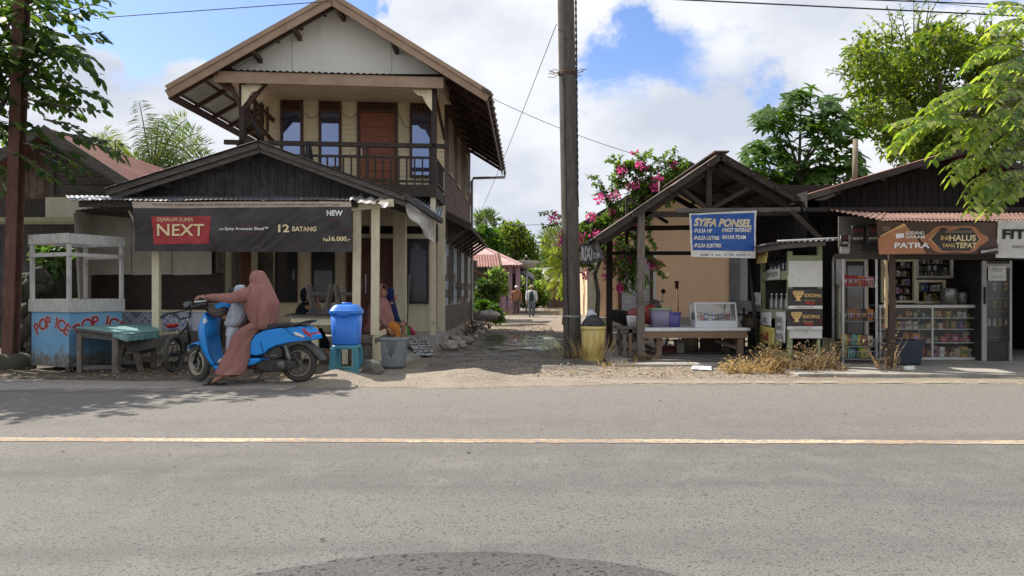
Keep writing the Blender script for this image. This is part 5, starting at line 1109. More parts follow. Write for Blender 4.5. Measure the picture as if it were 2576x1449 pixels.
dw = women('woman in black hijab seated behind the cream table with a hand raised', y, (772, 740), fd, J, [(760, 760, 785, .08), (768, 752, 792, .14), (780, 746, 797, .2), (795, 742, 797, .24), (815, 740, 796, .25), (835, 740, 795, .24)], DARKC); hood(dw, h, fd, DARKC)
mb = MB()
for s, dy in ((0, -.12), (1, .1)): mb.loft([(WP(768, 838, y+dy), V((0, 0, .09)), V((0, .1, 0))), (WP(806, 838, y+dy), V((.02, 0, .09)), V((0, .09, 0))), (WP(816, 862, y+dy-.05), V((.09, 0, 0)), V((0, .09, 0))), (WP(818, 875, y+dy-.08), V((.08, 0, 0)), V((0, .08, 0)))], 16)
mb.build('skirt', DARKC, dw)

# ---------------------------------------------------------------- bin, stool, bucket, broom, stones
def rsq(n=5.0): return lambda i, t: 1/(abs(math.cos(t))**n+abs(math.sin(t))**n)**(1/n)
BIN = M('bright_blue_plastic', (.03, .19, .68), (.025, .155, .56), .38, 4, bump=.05, dirt=(.12, .27, .6), dscale=7, dlo=.58, dhi=.72)
y = 10.15; cx = X(872, y)
bin_ = thing('lidded_bin', (cx, y, Z(866, y)), 'bright blue lidded bin with clip handles standing on a teal stool', 'bin')
k = y/F
mb = MB(); mb.loft([((cx, y, Z(866, y)), V((31*k, 0, 0)), V((0, .15, 0))), ((cx, y, Z(862, y)), V((33*k, 0, 0)), V((0, .16, 0))), ((cx, y, Z(788, y)), V((36.5*k, 0, 0)), V((0, .18, 0)))], 40, 0, True, True, rsq()); mb.build('body', BIN, bin_)
mb = MB(); mb.loft([((cx, y, Z(v, y)), V((w*k, 0, 0)), V((0, w*k*.95, 0))) for v, w in ((790, 37), (789, 39.5), (781, 39.5), (780, 38), (775, 35), (768, 28), (766, 25))], 40, 0, True, True, rsq()); mb.build('lid', BIN, bin_, bev=.003)
mb = MB(); mb.tube([(cx-.07, y, Z(767, y)), (cx-.06, y, Z(763, y)), (cx+.06, y, Z(763, y)), (cx+.07, y, Z(767, y))], .012, 8); mb.obox((cx, y-.19, Z(790, y)), (.14, .02, .03)); mb.build('handle', BIN, bin_)
TEAL = M('teal_plastic', (.06, .25, .34), (.05, .21, .29), .45, 4, bump=.05)
so_ = thing('plastic_stool', (cx, y, 0), 'teal woven-pattern plastic stool carrying the blue bin', 'stool')
zt = Z(867, y); mb = MB(); mb.loft([((cx, y, zt-.05), V((.185, 0, 0)), V((0, .175, 0))), ((cx, y, zt-.012), V((.18, 0, 0)), V((0, .17, 0))), ((cx, y, zt), V((.17, 0, 0)), V((0, .16, 0)))], 32, 0, True, True, rsq(6)); mb.build('seat', TEAL, so_)
for sx in (-1, 1):
    for sy in (-1, 1):
        mb = MB(); mb.hexa([(cx+sx*(.2 if a else .125), y+sy*(.19 if b else .12), 0) for a, b in ((0, 0), (1, 0), (1, 1), (0, 1))]+[(cx+sx*(.18 if a else .11), y+sy*(.17 if b else .1), zt-.04) for a, b in ((0, 0), (1, 0), (1, 1), (0, 1))]); mb.build('leg', TEAL, so_, bev=.006)
mb = MB()
for sy in (-1, 1): mb.hexa([(cx-.13, y+sy*.185-.008, .09), (cx+.13, y+sy*.185-.008, .09), (cx+.13, y+sy*.185+.008, .09), (cx-.13, y+sy*.185+.008, .09), (cx-.13, y+sy*.183-.008, .15), (cx+.13, y+sy*.183-.008, .15), (cx+.13, y+sy*.183+.008, .15), (cx-.13, y+sy*.183+.008, .15)])
for sy in (-1,):
    for i in range(14):
        for j in range(2):
            for sx in (-1, 1): mb.obox((cx+sx*(.155+.02*(1-i/13.))-.02+j*.035, y-.181-.008*(1-i/13.), .03+i*(zt-.08)/13), (.026, .008, .012), (0, .6 if (i+j) % 2 else -.6, 0))
mb.build('weave', M('teal_plastic_light', (.1, .33, .37), bump=0), so_)
GREYP = M('scuffed_grey_plastic', (.22, .24, .25), (.17, .185, .195), .6, 5, dirt=(.3, .3, .29), dscale=4, bump=.1)
y = 11.7; cx = X(991, y); k = y/F; bu = thing('bucket', (cx, y, Z(922, y)), 'cracked grey plastic bucket standing beside the cream ledge panel', 'bucket')
mb = MB(); prof = [(29, 922), (30, 920), (33.5, 853)]
nn = 40; vs = []; fs = []; z0, z1 = Z(922, y), Z(853, y); rows = 14
def br(t): return lerp(29, 33.5, t)*k
for j in range(rows+1):
    for i in range(nn): t = 2*PI*i/nn; vs.append((cx+br(j/rows)*math.cos(t), y+br(j/rows)*math.sin(t), lerp(z0, z1, j/rows)))
for j in range(rows):
    for i in range(nn):
        t = 2*PI*(i+.5)/nn; dt = abs((t-1.5*PI)+.12)
        if dt < .62*((j-3.5)/(rows-3.5)) and j > 3: continue
        fs.append((j*nn+i, j*nn+(i+1) % nn, (j+1)*nn+(i+1) % nn, (j+1)*nn+i))
fs.append(tuple(range(nn-1, -1, -1))); mb.add(vs, fs, 0, True); mb.build('body', GREYP, bu, solid=.008)
mb = MB(); mb.ring((cx, y, z1), (0, 0, 1), 33.5*k, .014, 40, 8, 0, 1.3); mb.build('rim', GREYP, bu)
y = 15.9; br_ = thing('broom', P(1030, 842, y), 'broom with pale pole and green and pink bristles leaning on the porch', 'broom')
mb = MB(); mb.tube([P(1030, 690, y+.3), P(1024, 822, y)], .014, 8); mb.build('pole', M('pole_paint', (.3, .3, .33), (.02, .02, .02), .5, .8), br_)
mb = MB()
for i in range(60): a = R.random(); mb.bar(P(1024+a*8, 818+a*3, y), P(1024+a*26, 843, y-.08+.12*R.random()), .012, .012, m=0 if a > .4 else 1)
mb.build('bristles', [M('pink_bristle', (.55, .05, .14), bump=0), M('green_bristle', (.08, .36, .07), bump=0)], br_)
def rock(name, c, r, lab, seed, mat=STONE, group=None, cat='stone'):
    mb = MB(); mb.blob(c, r, seed, .28, 16, 12, fr=2.2); return mb.build(name, mat, None, lab, cat, group)
rock('rock', P(934, 940, 10.3)+V((0, 0, .06)), (.16, .13, .13), 'lone grey boulder between the teal stool and the grey bucket', 4, M('lichen_stone', (.16, .15, .13), (.1, .095, .08), .95, 7, dirt=(.3, .3, .26), dscale=7, bump=.5))
R.seed(21); G = 'rough stones along the side wall of the two-storey house'
for i in range(17):
    t = i/16; y = lerp(15.4, 24.5, t); x = lerp(-1.32, -.98, R.random())+.02*(y-17); s = .1+.12*R.random()
    rock('stone', (x, y, gz(x, y)+s*.45), (s, s*.9, s*.65), 'rough tan stone in the rubble heap along the wooden side wall by the lane', i+30, STONE, G)
mb = MB()
for i in range(26): x = -1.25+.25*R.random(); y = lerp(15.6, 24, R.random()); mb.bar((x, y, .05), (x+R.uniform(-.25, .25), y+R.uniform(-.4, .4), .08+.15*R.random()), .02, .03)
mb.build('debris', WOOD_DARKX, None, 'broken sticks lying on the stones beside the house wall', 'debris', kind='stuff')
# stone-mosaic ramp by the porch, sandals, slab litter
mb = MB(); a, b, c, d = P(1022, 852, 15.3), P(1075, 858, 15.3), P(1092, 900, 13.7), P(1048, 905, 13.6); a.z, b.z = .25, .24; c.z = d.z = .02
mb.patch(d, c, b, a, None, 10, 8, 0)
for i in range(6):
    for j in range(7):
        u, v = (i+.5+.25*R.uniform(-1, 1))/6, (j+.5+.25*R.uniform(-1, 1))/7; p = d.lerp(c, u).lerp(a.lerp(b, u), v)+V((0, -.004, .008)); e1 = (c-d).normalized(); e2 = (a-d).normalized(); r = .035+.02*R.random(); ph = R.random()*6
        mb.add([p+e1*r*.8*math.cos(ph+q*2*PI/5)+e2*r*2.2*math.sin(ph+q*2*PI/5) for q in range(5)], [(0, 1, 2, 3, 4)], 1)
mb.build('stone_ramp', [M('dark_mortar', (.1, .095, .09)), M('white_stone_chip', (.5, .5, .49), (.36, .36, .36), .8, 5)], None, 'sloping ramp of broken white stone mosaic at the porch edge', 'ramp')
for i, (u, v, y) in enumerate(((1018, 884, 14.0), (1000, 902, 13.0))):
    mb = MB(); p = V((X(u, y), y, .045)); mb.prism([p+V((math.cos(t)*.12, math.sin(t)*.045, 0)) for t in [2*PI*q/14 for q in range(14)]], (0, 0, .015)); mb.tube([p+V((-.02, -.04, .015)), p+V((-.05, 0, .05)), p+V((-.02, .04, .015))], .006, 5)
    mb.build('flip_flop', BLACK, None, ('black flip-flop lying near the stone mosaic ramp', 'black flip-flop lying close beside the cracked bucket')[i], 'sandal', 'slippers on the concrete step')
# ================================================================ utility pole, trash bin
yp = 13.6; up_ = thing('utility_pole', P(1441, 898, yp), 'tall leaning concrete utility pole at the mouth of the lane', 'pole')
b0, t0 = P(1441, 900, yp), P(1420, -180, yp); b0.z = -.1
def pol(t): return b0.lerp(t0, t)
mb = MB(); oct_ = lambda i, t: 1+.035*math.cos(4*t)
mb.loft([(pol(t), V((.157-.012*t, 0, 0)), V((0, .157-.012*t, 0))) for t in [i/24 for i in range(25)]], 24, 0, True, True, oct_); mb.build('shaft', CONC_POLE, up_)
mb = MB()
for ph, x in ((0, -.085), (3, -.07)):
    pts = [pol(t)+V((x+.012*nz(t*30, ph), -.142, 0)) for t in [i/60 for i in range(4 if ph else 2, 40)]]
    for a, b in zip(pts, pts[1:]):
        w = .005+.012*max(0, nz(a.z*3, ph)); mb.bar(a, b, w, .006, (0, 1, 0))
mb.build('crack', HOLE, up_)
def onp(v): return pol((Z(v, yp)-b0.z)/(t0.z-b0.z))
mb = MB()
for k in range(3): c = onp(183+k*3); mb.ring(c, (0, 0, 1), .163, .007, 24, 5)
R.seed(2)
for s in (-1, 1):
    for i in range(5): c = onp(185); e = c+V((s*(.24+.12*R.random()), -.1*R.random(), .1*R.uniform(-1, 1))); mb.tube([c+V((s*.14, -.08, 0)), c.lerp(e, .7)+V((0, 0, .04*R.uniform(-1, 1))), e], .006, 5)
mb.build('wire_tie', M('rusty_wire', (.2, .1, .06), (.12, .065, .045)), up_)
mb = MB()
for dz in (0, .02): c = onp(797); mb.ring(c+V((0, 0, dz)), (0.03, 0, 1), .166, .009, 24, 5)
mb.build('rope', M('pale_rope', (.4, .4, .38)), up_)
mb = MB(); n = 90
for ph in (0, PI): mb.tube([P(lerp(1448, 1453, i/n), lerp(-60, 470, i/n), 13.45)+V((.012*math.cos(i*1.1+ph), .012*math.sin(i*1.1+ph), 0)) for i in range(n+1)]+[onp(520)+V((.16, 0, 0))], .011, 5)
mb.build('cable', BLACK, up_)
def wire(pts, lab, r=.008, sag=0):
    mb = MB(); p = [V(q) for q in pts]; k = 24; q = [p[0].lerp(p[1], i/k)-V((0, 0, sag*4*(i/k)*(1-i/k))) for i in range(k+1)]
    mb.tube(q, r, 5); return mb.build('overhead_wire', BLACK, None, lab, 'wire', 'overhead wires', org=q[0])
wire([P(235, 46, 14), P(835, 3, 15)], 'single thin wire reaching from the shade tree to the gable peak of the tall house', .009)
wire([P(1400, -16, 13), P(2700, 47, 12)], 'thicker black wire crossing the sky past the concrete pole, lower of two', .013)
wire([P(2120, -3, 12.5), P(2720, 19, 12)], 'black overhead wire crossing the upper corner of sky above the tall trees', .012)
wire([P(2280, 0, 16), P(2720, 42, 14)], 'faint thin wire crossing between the two black wires above the tall trees', .006)
wire([P(1400, 60, 13.5), P(1203, 545, 30)], 'thin service wire slanting from the concrete pole down to the tall house', .007, .12)
wire([P(1233, 245, 18), P(1700, 415, 20)], 'thin wire from the tall house eave to the bougainvillea', .007, .15)
wire([P(1195, 555, 60), P(1420, 562, 45)], 'far thin wire sagging across the lane before the trees', .02, .2)
y = 13.0; cx = X(1492, y); k = y/F; tz = .0
YEL = M('faded_yellow_plastic', (.6, .47, .13), (.54, .42, .16), .5, 3, dirt=(.62, .55, .32), dscale=3, bump=.05)
tbn = thing('trash_bin', (cx, y, tz), 'faded yellow trash bin with black swing lid beside the concrete pole', 'bin')
mb = MB(); mb.loft([((cx, y, Z(v, y)), V((w*k, 0, 0)), V((0, w*k*.85, 0))) for v, w in ((908, 25), (904, 26), (824, 29.5))], 36, 0, True, True, rsq(4))
for s in (-1, 0, 1): mb.hexa([(cx+s*.11-.012, y-.175-.0, .06), (cx+s*.11+.012, y-.175, .06), (cx+s*.11+.012, y-.15, .06), (cx+s*.11-.012, y-.15, .06), (cx+s*.12-.012, y-.189, .5), (cx+s*.12+.012, y-.189, .5), (cx+s*.12+.012, y-.16, .5), (cx+s*.12-.012, y-.16, .5)])
mb.loft([((cx, y, Z(v, y)), V((w*k, 0, 0)), V((0, w*k*.85, 0))) for v, w in ((829, 29.5), (828, 31.5), (821, 31.5), (820, 29))], 36, 0, True, True, rsq(4)); mb.build('body', YEL, tbn)
mb = MB(); mb.loft([((cx, y, Z(v, y)), V((w*k, 0, 0)), V((0, w*k*.8, 0))) for v, w in ((822, 31), (817, 31.5), (816, 29), (808, 25), (801, 19), (795, 12), (792, 6))], 36, 0, True, True, rsq(3)); mb.build('lid', M('dusty_black_plastic', (.025, .025, .027), (.06, .058, .054), .4, 5), tbn)
mb = MB(); mb.obox((cx, y-.16, Z(812, y)), (.26, .015, .09), (-.5, 0, 0)); mb.build('swing_flap', BLACK, tbn, bev=.01)
mb = MB(); mb.blob(P(1487, 795, 13.3), (.1, .08, .1), 3, .3, 10, 8); mb.build('plastic_sack', M('white_sack', (.55, .57, .62), (.4, .43, .5)), None, 'crumpled white sack wedged between the concrete pole and the yellow bin', 'sack')

# ================================================================ open shelter with gable roof
YS = 12.8; sh = thing('open_shelter', (3.6, 14.5, 0), 'open timber shelter with dark gable roof and kingpost truss beside the lane', 'shelter')
pk3, le3, ri3 = P(1815, 384, YS), P(1500, 596, YS), P(2012, 496, YS); YE = 17.2
OLDZ = M('old_brown_zinc', (.115, .088, .073), (.07, .056, .049), .65, 3, metal=.15, dirt=(.19, .13, .1), dlo=.5, dhi=.7)
mb = MB(); mb.corr(by(pk3, YE), by(pk3, YS), by(le3, YS), by(le3, YE), 26, .014, 0, .006, .015, 3); mb.corr(by(pk3, YS), by(pk3, YE), by(ri3, YE), by(ri3, YS), 26, .014, 0, .006, .015, 3); mb.bar(pk3+V((0, -.03, .02)), by(pk3, YE)+V((0, 0, .02)), .26, .02); mb.build('roof', OLDZ, sh)
mb = MB()
for e in (le3, ri3):
    mb.bar(pk3+V((0, .04, -.06)), e+V((0, .04, -.06)), .04, .1)
    for y in (YS+.3, 14.5, 15.8, 17): q = e.lerp(pk3, .06); mb.bar(by(pk3, y)+V((0, 0, -.17)), by(q, y)+V((0, 0, -.17)), .06, .11)
    for t in (.1, .4, .7, .97): q = pk3.lerp(e, t); mb.bar(by(q, YS-.05)+V((0, 0, -.07)), by(q, YE)+V((0, 0, -.07)), .06, .05)
zt = Z(536, 13); 
for y in (13.1, 16.0): mb.bar((2.15, y, zt-.02), (5.0, y, zt+.02), .06, .1)
mb.bar(P(1783, 540, 13.05), P(1783, 415, 13.05), .09, .07, (0, 1, 0)); mb.bar(P(1712, 472, 13.06), P(1780, 527, 13.06), .07, .06, (0, 1, 0)); mb.bar(P(1787, 527, 13.06), P(1882, 474, 13.06), .07, .06, (0, 1, 0))
mb.bar((2.2, 13.1, zt-.06), (2.1, 16, zt-.06), .06, .1); mb.bar((2.1, 16, 2.02), (4.9, 16, 2.02), .05, .08)
mb.bar(P(1577, 615, 15.9), P(1577, 495, 15.9), .06, .06, (0, 1, 0)); mb.bar(P(1579, 500, 15.9), P(1680, 560, 15.9), .06, .06, (0, 1, 0))
mb.build('roof_frame', WOOD_DARKX, sh)
for u, w, y in ((1612, .125, 13.0), (1533, .125, 16.0), (2000, .1, 16.2)):
    mb = MB(); x = X(u, y); mb.box(x-w/2, x+w/2, y-.05, y+.07, 0, zt+(.06 if y < 15 else .0)); mb.build('post', WOOD_GREY if y < 15 else M('dark_red_brown_post', (.035, .02, .018), (.05, .035, .03)), sh, bev=.006)
mb = MB(); mb.tube([P(1884, 640, 13.2), P(1906, 880, 13.0)], .035, 8); mb.build('strut', BLACK, sh)
mb = MB(); c = P(1658, 505, 13.4); mb.tube([c+V((0, 0, .35)), c+V((0, 0, .06))], .005, 5); mb.lathe([(.012, .06), (.015, .03), (.035, -.0), (.033, -.03), (.001, -.05)], c, 12); mb.build('light_bulb', WHITE, None, 'unlit bulb hanging under the shelter truss', 'bulb', org=c)
# sign
SBLUE = M('royal_blue_print', (.02, .09, .34), (.016, .07, .27), .5, 2, bump=0)
ys = 12.55; sg = thing('shop_sign', P(1818, 648, ys), 'blue phone credit sign with outlined lettering hung under the shelter gable', 'sign')
q0, q1, q2, q3 = P(1739, 646, ys), P(1900, 650, ys), P(1904, 529, ys), P(1733, 538, ys)
mb = MB(); cloth(mb, q0, q1, q2, q3, 0, 0, 44, 30, 5); drape(mb, 5, .06).build('cloth', WHITE_PAINT, sg)
mb = MB(); mb.patch(P(1743, 629, ys-.006), P(1897, 632, ys-.006), P(1899, 535, ys-.006), P(1738, 541, ys-.006), None, 42, 28); drape(mb, 5, .06).build('blue_panel', SBLUE, sg)
mb = MB()
for m, bo, li in ((0, .055, .011), (1, .028, .014), (2, .012, .017)): txt(mb, 'SYIFA PONSEL', 1745, 568, ys, 18, 145, m, bo, .25, -.02, li)
for s, u, v, w in (('-PULSA HP', 1744, 585, 46), ('-PULSA LISTRIK', 1744, 603, 66), ('-PULSA ELIKTRIK', 1745, 622, 70), ('-PAKET INTERNET', 1815, 583, 76), ('-BAYAR PDAM', 1815, 601, 60)):
    for m, bo, li in ((1, .05, .011), (0, .02, .014)): txt(mb, s, u, v, ys, 9.5, w, m, bo, 0, -.01, li)
for s, u, w in (('TELKOMSEL', 1762, 22), ('3', 1789, 4), ('indosat', 1800, 13), ('O', 1822, 6), ('AXIS', 1833, 12), ('smartfren', 1851, 26), ('XL', 1880, 8)): txt(mb, s, u, 643, ys, 4.5, w, 3, .01, 0, 0, .01)
drape(mb, 5, .06).build('lettering', [WHITE_INK, INK, PALE_GOLD, M('navy_ink', (.03, .07, .2), bump=0)], sg)
mb = MB(); mb.bar(P(1700, 530, 12.7), P(2012, 527, 12.7), .05, .07); mb.build('sign_rail', WOOD_GREYX, sg)
# rag banner on the eave
mb = MB(); cloth(mb, P(1466, 668, 15.6), P(1521, 655, 13.3), P(1500, 596, 13.3), P(1462, 620, 15.6), .05, 0, 16, 12, 9); rb = mb.build('cloth_banner', M('grey_banner', (.12, .12, .13), (.2, .2, .2), .7, 4, dirt=(.5, .5, .5), dscale=3), None, 'torn grey advertising banner hanging from the shelter eave beside the pole', 'banner', solid=.004)
mb = MB(); a = P(1468, 655, 15.4); rt = (P(1521, 650, 13.3)-P(1466, 655, 15.6)).normalized(); mb.text('RIXI', a+V((-.05, -.06, 0)), rt, (0, 0, 1), .26, 0, .04, 0, 'LEFT', 1.2, .0); mb.text('SOLO', P(1497, 650, 14)+V((-.04, -.06, 0)), rt, (0, 0, 1), .1, 0, .02, 0, 'LEFT', .6, 0); mb.build('lettering', WHITE_INK, rb)

# ================================================================ peach house behind
yh = 24.0; ph = thing('peach_house', (X(1680, yh), yh+2, 0), 'peach plastered house with double white doors behind the open shelter', 'house')
mb = MB(); xa, xb = X(1503, yh), X(1835, yh); zt2 = Z(560, yh); pkx = X(1728, yh)
mb.box(xa, xb, yh, yh+.2, .3, zt2); mb.prism([(xa-.0, yh, zt2), (xb+2, yh, zt2), (pkx, yh, Z(425, yh))], (0, .2, 0)); mb.box(xa, xa+.2, yh+.2, yh+8, .3, zt2); mb.build('wall', PEACH, ph)
mb = MB(); mb.box(xa-.3, xb+.2, yh-.5, yh+.15, -.3, Z(797, yh)); mb.build('plinth', CONCRETE, ph)
mb = MB(); mb.box(xb, X(1860, yh), yh-.06, yh+.3, .2, zt2); mb.build('grey_pillar', M('bare_grey_cement', (.17, .175, .19), (.12, .125, .14), .9, 3, dirt=(.3, .3, .31)), ph)
mb = MB(); mb.box(X(1860, yh), X(1960, yh), yh+.1, yh+.3, .0, zt2); mb.build('side_wall', M('grey_white_wall', (.42, .42, .45), (.36, .36, .39)), ph)
for u in (1485, 1499): mb = MB(); mb.box(X(u, yh-1)-.09, X(u, yh-1)+.09, yh-1.1, yh-.92, -.1, Z(560, yh)); mb.build('porch_pillar', CREAM, ph)
mb = MB(); d0, d1, zd0, zd1 = X(1563, yh), X(1634, yh), Z(797, yh), Z(648, yh); frame(mb, d0-.1, d1+.1, zd0-.1, zd1+.1, yh-.0, .1, .09)
dd_ = mb.build('double_door', WOOD_CHOC, ph)
LILAC = M('lilac_white_paint', (.5, .5, .55), (.44, .44, .49), .6, 4)
mb = MB(); md = (d0+d1)/2
for a, b in ((d0, md-.01), (md+.01, d1)):
    mb.box(a, b, yh-.05, yh-.01, zd0, zd1, 0)
    for i in range(6): z0 = lerp(zd0, zd1, i/6)+.06; z1 = lerp(zd0, zd1, (i+1)/6)-.02; frame(mb, a+.06, b-.06, z0, z1, yh-.05, .025, .02, 1)
mb.build('leaf_panel', [LILAC, M('door_moulding', (.4, .4, .44))], dd_)
mb = MB(); mb.box(d1+.1, d1+.2, yh-.1, yh, zd0, zd1+.1); mb.build('door_post', WHITE_PAINT, ph)
mb = MB(); rl, rp = P(1440, 575, yh-1.2), P(1730, 405, yh-1.2); rr_ = V((2*rp.x-rl.x, rl.y, rl.z)); by2 = lambda p: V((p.x, yh+9, p.z))
mb.corr(by2(rp), rp, rl, by2(rl), 40, .02, 0, .008); mb.corr(rp, by2(rp), by2(rr_), rr_, 40, .02, 0, .008)
for e in (rl, rr_):
    mb.bar(rp+V((0, -.03, -.1)), e+V((0, -.03, -.1)), .04, .22, m=1)
    for i in range(40): q = rp.lerp(e, i/40); mb.obox(q+V((0, -.05, -.24)), (.05, .02, .09), (0, .78, 0), 1)
mb.build('roof', [ZINC_DARK, WOOD_DARKX], ph)
mb = MB(); mb.box(X(1640, 21), X(1648, 21)+1.8, 23.3, 23.5, -.1, .35); mb.build('step', CONCRETE, ph)

# ================================================================ trestle table and goods
yt = 13.0
tt = thing('market_table', P(1745, 905, 13.4), 'rough plank table with white plastic top under the open shelter', 'table')
zt_ = Z(826, yt); mb = MB(); xa, xb = X(1617, yt), X(1878, yt); mb.box(xa, xb, yt, yt+1.0, zt_-.03, zt_); mb.build('table_top', WOOD_GREYX, tt)
mb = MB(); mb.patch((xa-.03, yt-.03, zt_+.006), (xb+.06, yt-.03, zt_+.006), (xb+.03, yt+1.02, zt_+.006), (xa-.03, yt+1.02, zt_+.006), lambda u, v: .006*nz(u*8, v*6), 30, 10); mb.patch((xa-.03, yt-.032, zt_-.055), (xb+.06, yt-.032, zt_-.045), (xb+.06, yt-.03, zt_+.006), (xa-.03, yt-.03, zt_+.006), lambda u, v: .01*nz(u*14, v*2, 3), 30, 3); mb.build('table_cover', M('white_oilcloth', (.66, .66, .66), (.56, .56, .57), .5, 4), tt, solid=.003)
mb = MB(); mb.box(xa, xb, yt-.02, yt+.02, zt_-.17, zt_-.04); mb.box(xa, xb, yt+.96, yt+1, zt_-.15, zt_-.03); mb.build('apron', M('raw_brown_plank', (.26, .17, .115), (.19, .125, .085), .8, 5, (1.2, 9, 9), .3, 40), tt)
LEGB = M('raw_brown_post', (.22, .15, .105), (.15, .105, .075), .8, 5, (9, 9, 1.2), .3, 40)
for x, y in ((xb-.1, yt+.05), (xa+.3, yt+.1), (xb-.1, yt+.9), (xa+.1, yt+.9)): mb = MB(); mb.box(x-.05, x+.05, y-.04, y+.05, 0, zt_-.03); mb.build('leg', LEGB, tt, bev=.004)
for pa, pb in (((xa+.3, yt+.12, .12), (xa+.0, yt+.9, .3)), ((xb-.4, yt+.5, .3), (xb-.1, yt+.05, .2))): mb = MB(); mb.bar(pa, pb, .04, .06); mb.build('brace', LEGB, tt)
bn2 = thing('bench', P(1580, 895, 13.2), 'small rough wooden bench standing at the lane end of the market table', 'bench')
yb_ = 13.1; mb = MB(); mb.box(X(1552, yb_), X(1612, yb_), yb_, yb_+.5, Z(828, yb_), Z(822, yb_)); mb.box(X(1560, yb_), X(1612, yb_), yb_+.02, yb_+.05, Z(838, yb_), Z(828, yb_)); mb.build('seat', WOOD_GREYX, bn2, bev=.003)
for u, y in ((1572, yb_+.05), (1586, yb_+.02), (1608, yb_+.4), (1560, yb_+.42)): mb = MB(); mb.box(X(u, y)-.03, X(u, y)+.03, y, y+.05, 0.02, Z(828, yb_)); mb.build('leg', WOOD_GREY if u != 1586 else LEGB, bn2)
mb = MB(); yb = 13.3; mb.loft([((X(1618, yb), yb, Z(v, yb)), V((w*yb/F, 0, 0)), V((0, .12, 0))) for v, w in ((855, 13), (835, 14), (815, 12))], 18); mb.patch(P(1603, 822, 13.05), P(1618, 818, 12.95), P(1616, 790, 13.3), P(1603, 795, 13.4), None, 3, 3)
mb.build('cloth_bag', M('tan_white_bag', (.4, .3, .22), (.3, .2, .14)), None, 'tan and white cloth bag slumped between the small bench and the shelter post', 'bag')
# glass case
gc = thing('glass_case', P(1802, 822, 13.3), 'white framed glass display case with phone goods standing on the market table', 'display case')
y0, y1 = 13.1, 13.55; g0, g1 = X(1750, y0), X(1856, y0); zb = zt_+.008; ztp = Z(763, y0); slope = .12
FRM = M('white_case_frame', (.6, .62, .65), (.54, .56, .59), .4, 5, bump=0); GLS = glassmat('clear_glass', (.3, .33, .35), .05, .02, .95)
mb = MB(); mb.hexa([(g0, y0, zb), (g1, y0, zb), (g1, y1, zb), (g0, y1, zb), (g0, y0+.01, zb+.12), (g1, y0+.01, zb+.12), (g1, y1, zb+.12), (g0, y1, zb+.12)]); mb.build('base', FRM, gc, bev=.004)
mb = MB(); tp = ztp
for x in (g0+.012, g1-.012): mb.bar((x, y0+.02, zb+.12), (x, y0+slope, tp), .024, .024, (0, 1, 0)); mb.bar((x, y1-.012, zb+.12), (x, y1-.012, tp), .024, .024, (0, 1, 0)); mb.bar((x, y0+slope, tp), (x, y1-.012, tp), .024, .024)
for y in (y0+slope, y1-.012): mb.bar((g0, y, tp), (g1, y, tp), .026, .028)
mb.build('frame', FRM, gc)
mb = MB(); mb.quad((g0+.02, y0+.022, zb+.12), (g1-.02, y0+.022, zb+.12), (g1-.02, y0+slope, tp), (g0+.02, y0+slope, tp)); mb.build('pane', GLS, gc)
mb = MB(); mb.box(g0+.02, g1-.02, y1-.02, y1-.014, zb+.12, tp); mb.build('mirror_back', glassmat('case_mirror', (.16, .17, .18), .25, .05), gc)
cols = [M('goods_'+n, c, rough=.5, bump=0) for n, c in (('blue', (.05, .1, .27)), ('red', (.33, .04, .045)), ('pink', (.42, .19, .22)), ('white', (.62, .62, .6)), ('black', (.03, .03, .035)), ('orange', (.55, .2, .05)), ('green', (.12, .24, .07)), ('yellow', (.48, .38, .08)), ('cream', (.55, .48, .36)), ('teal', (.1, .28, .26)), ('brown', (.2, .1, .05)), ('lilac', (.38, .3, .48)))]
CN = dict(zip(('blue', 'red', 'pink', 'white', 'black', 'orange', 'green', 'yellow', 'cream', 'teal', 'brown', 'lilac'), cols))
R.seed(8)
def packet(c, w, h, d, mat, tilt=0, name='packet', lab=None, cat='packet', group=None, pillow=True):
    mb = MB(); c = V(c); ca, sa = math.cos(tilt), math.sin(tilt)
    if pillow:
        rows = [(0, .92, .04), (.12, 1, .5), (.5, .97, 1), (.88, 1, .5), (1, .92, .04)]
        mb.loft([(c+V((-sa*h*t, 0, ca*h*t)), V((w/2*k*ca, 0, w/2*k*sa)), V((0, max(d/2*e, .003), 0))) for t, k, e in rows], 12)
        mb.loft([(c+V((-sa*h*t, -.001, ca*h*t)), V((w*.36*ca, 0, w*.36*sa)), V((0, d/2*e, 0))) for t, e in ((.3, .86), (.5, 1.06), (.62, .98))], 12, 1)
    else:
        mb.obox(c+V((0, 0, h/2)), (w, d, h), (0, -tilt, 0)); mb.obox(c+V((0, -d/2, h*.5)), (w*.7, .004, h*.4), (0, -tilt, 0), 1)
    return mb.build(name, [mat, R.choice(cols)], None, lab, cat, group, bev=0 if pillow else .002, org=c)
for i in range(9):
    x = lerp(g0+.1, g1-.1, i/8); cn = ('cream', 'red', 'blue', 'white', 'blue', 'black', 'lilac', 'pink', 'red')[i]
    packet((x, y0+.18+.1*R.random(), zb+.122), .07, .07+.06*R.random(), .03, CN[cn], 0, 'phone_accessory', 'small packed phone accessory in the glass case, one of a mixed row', 'packet', 'goods in the glass display case', False)
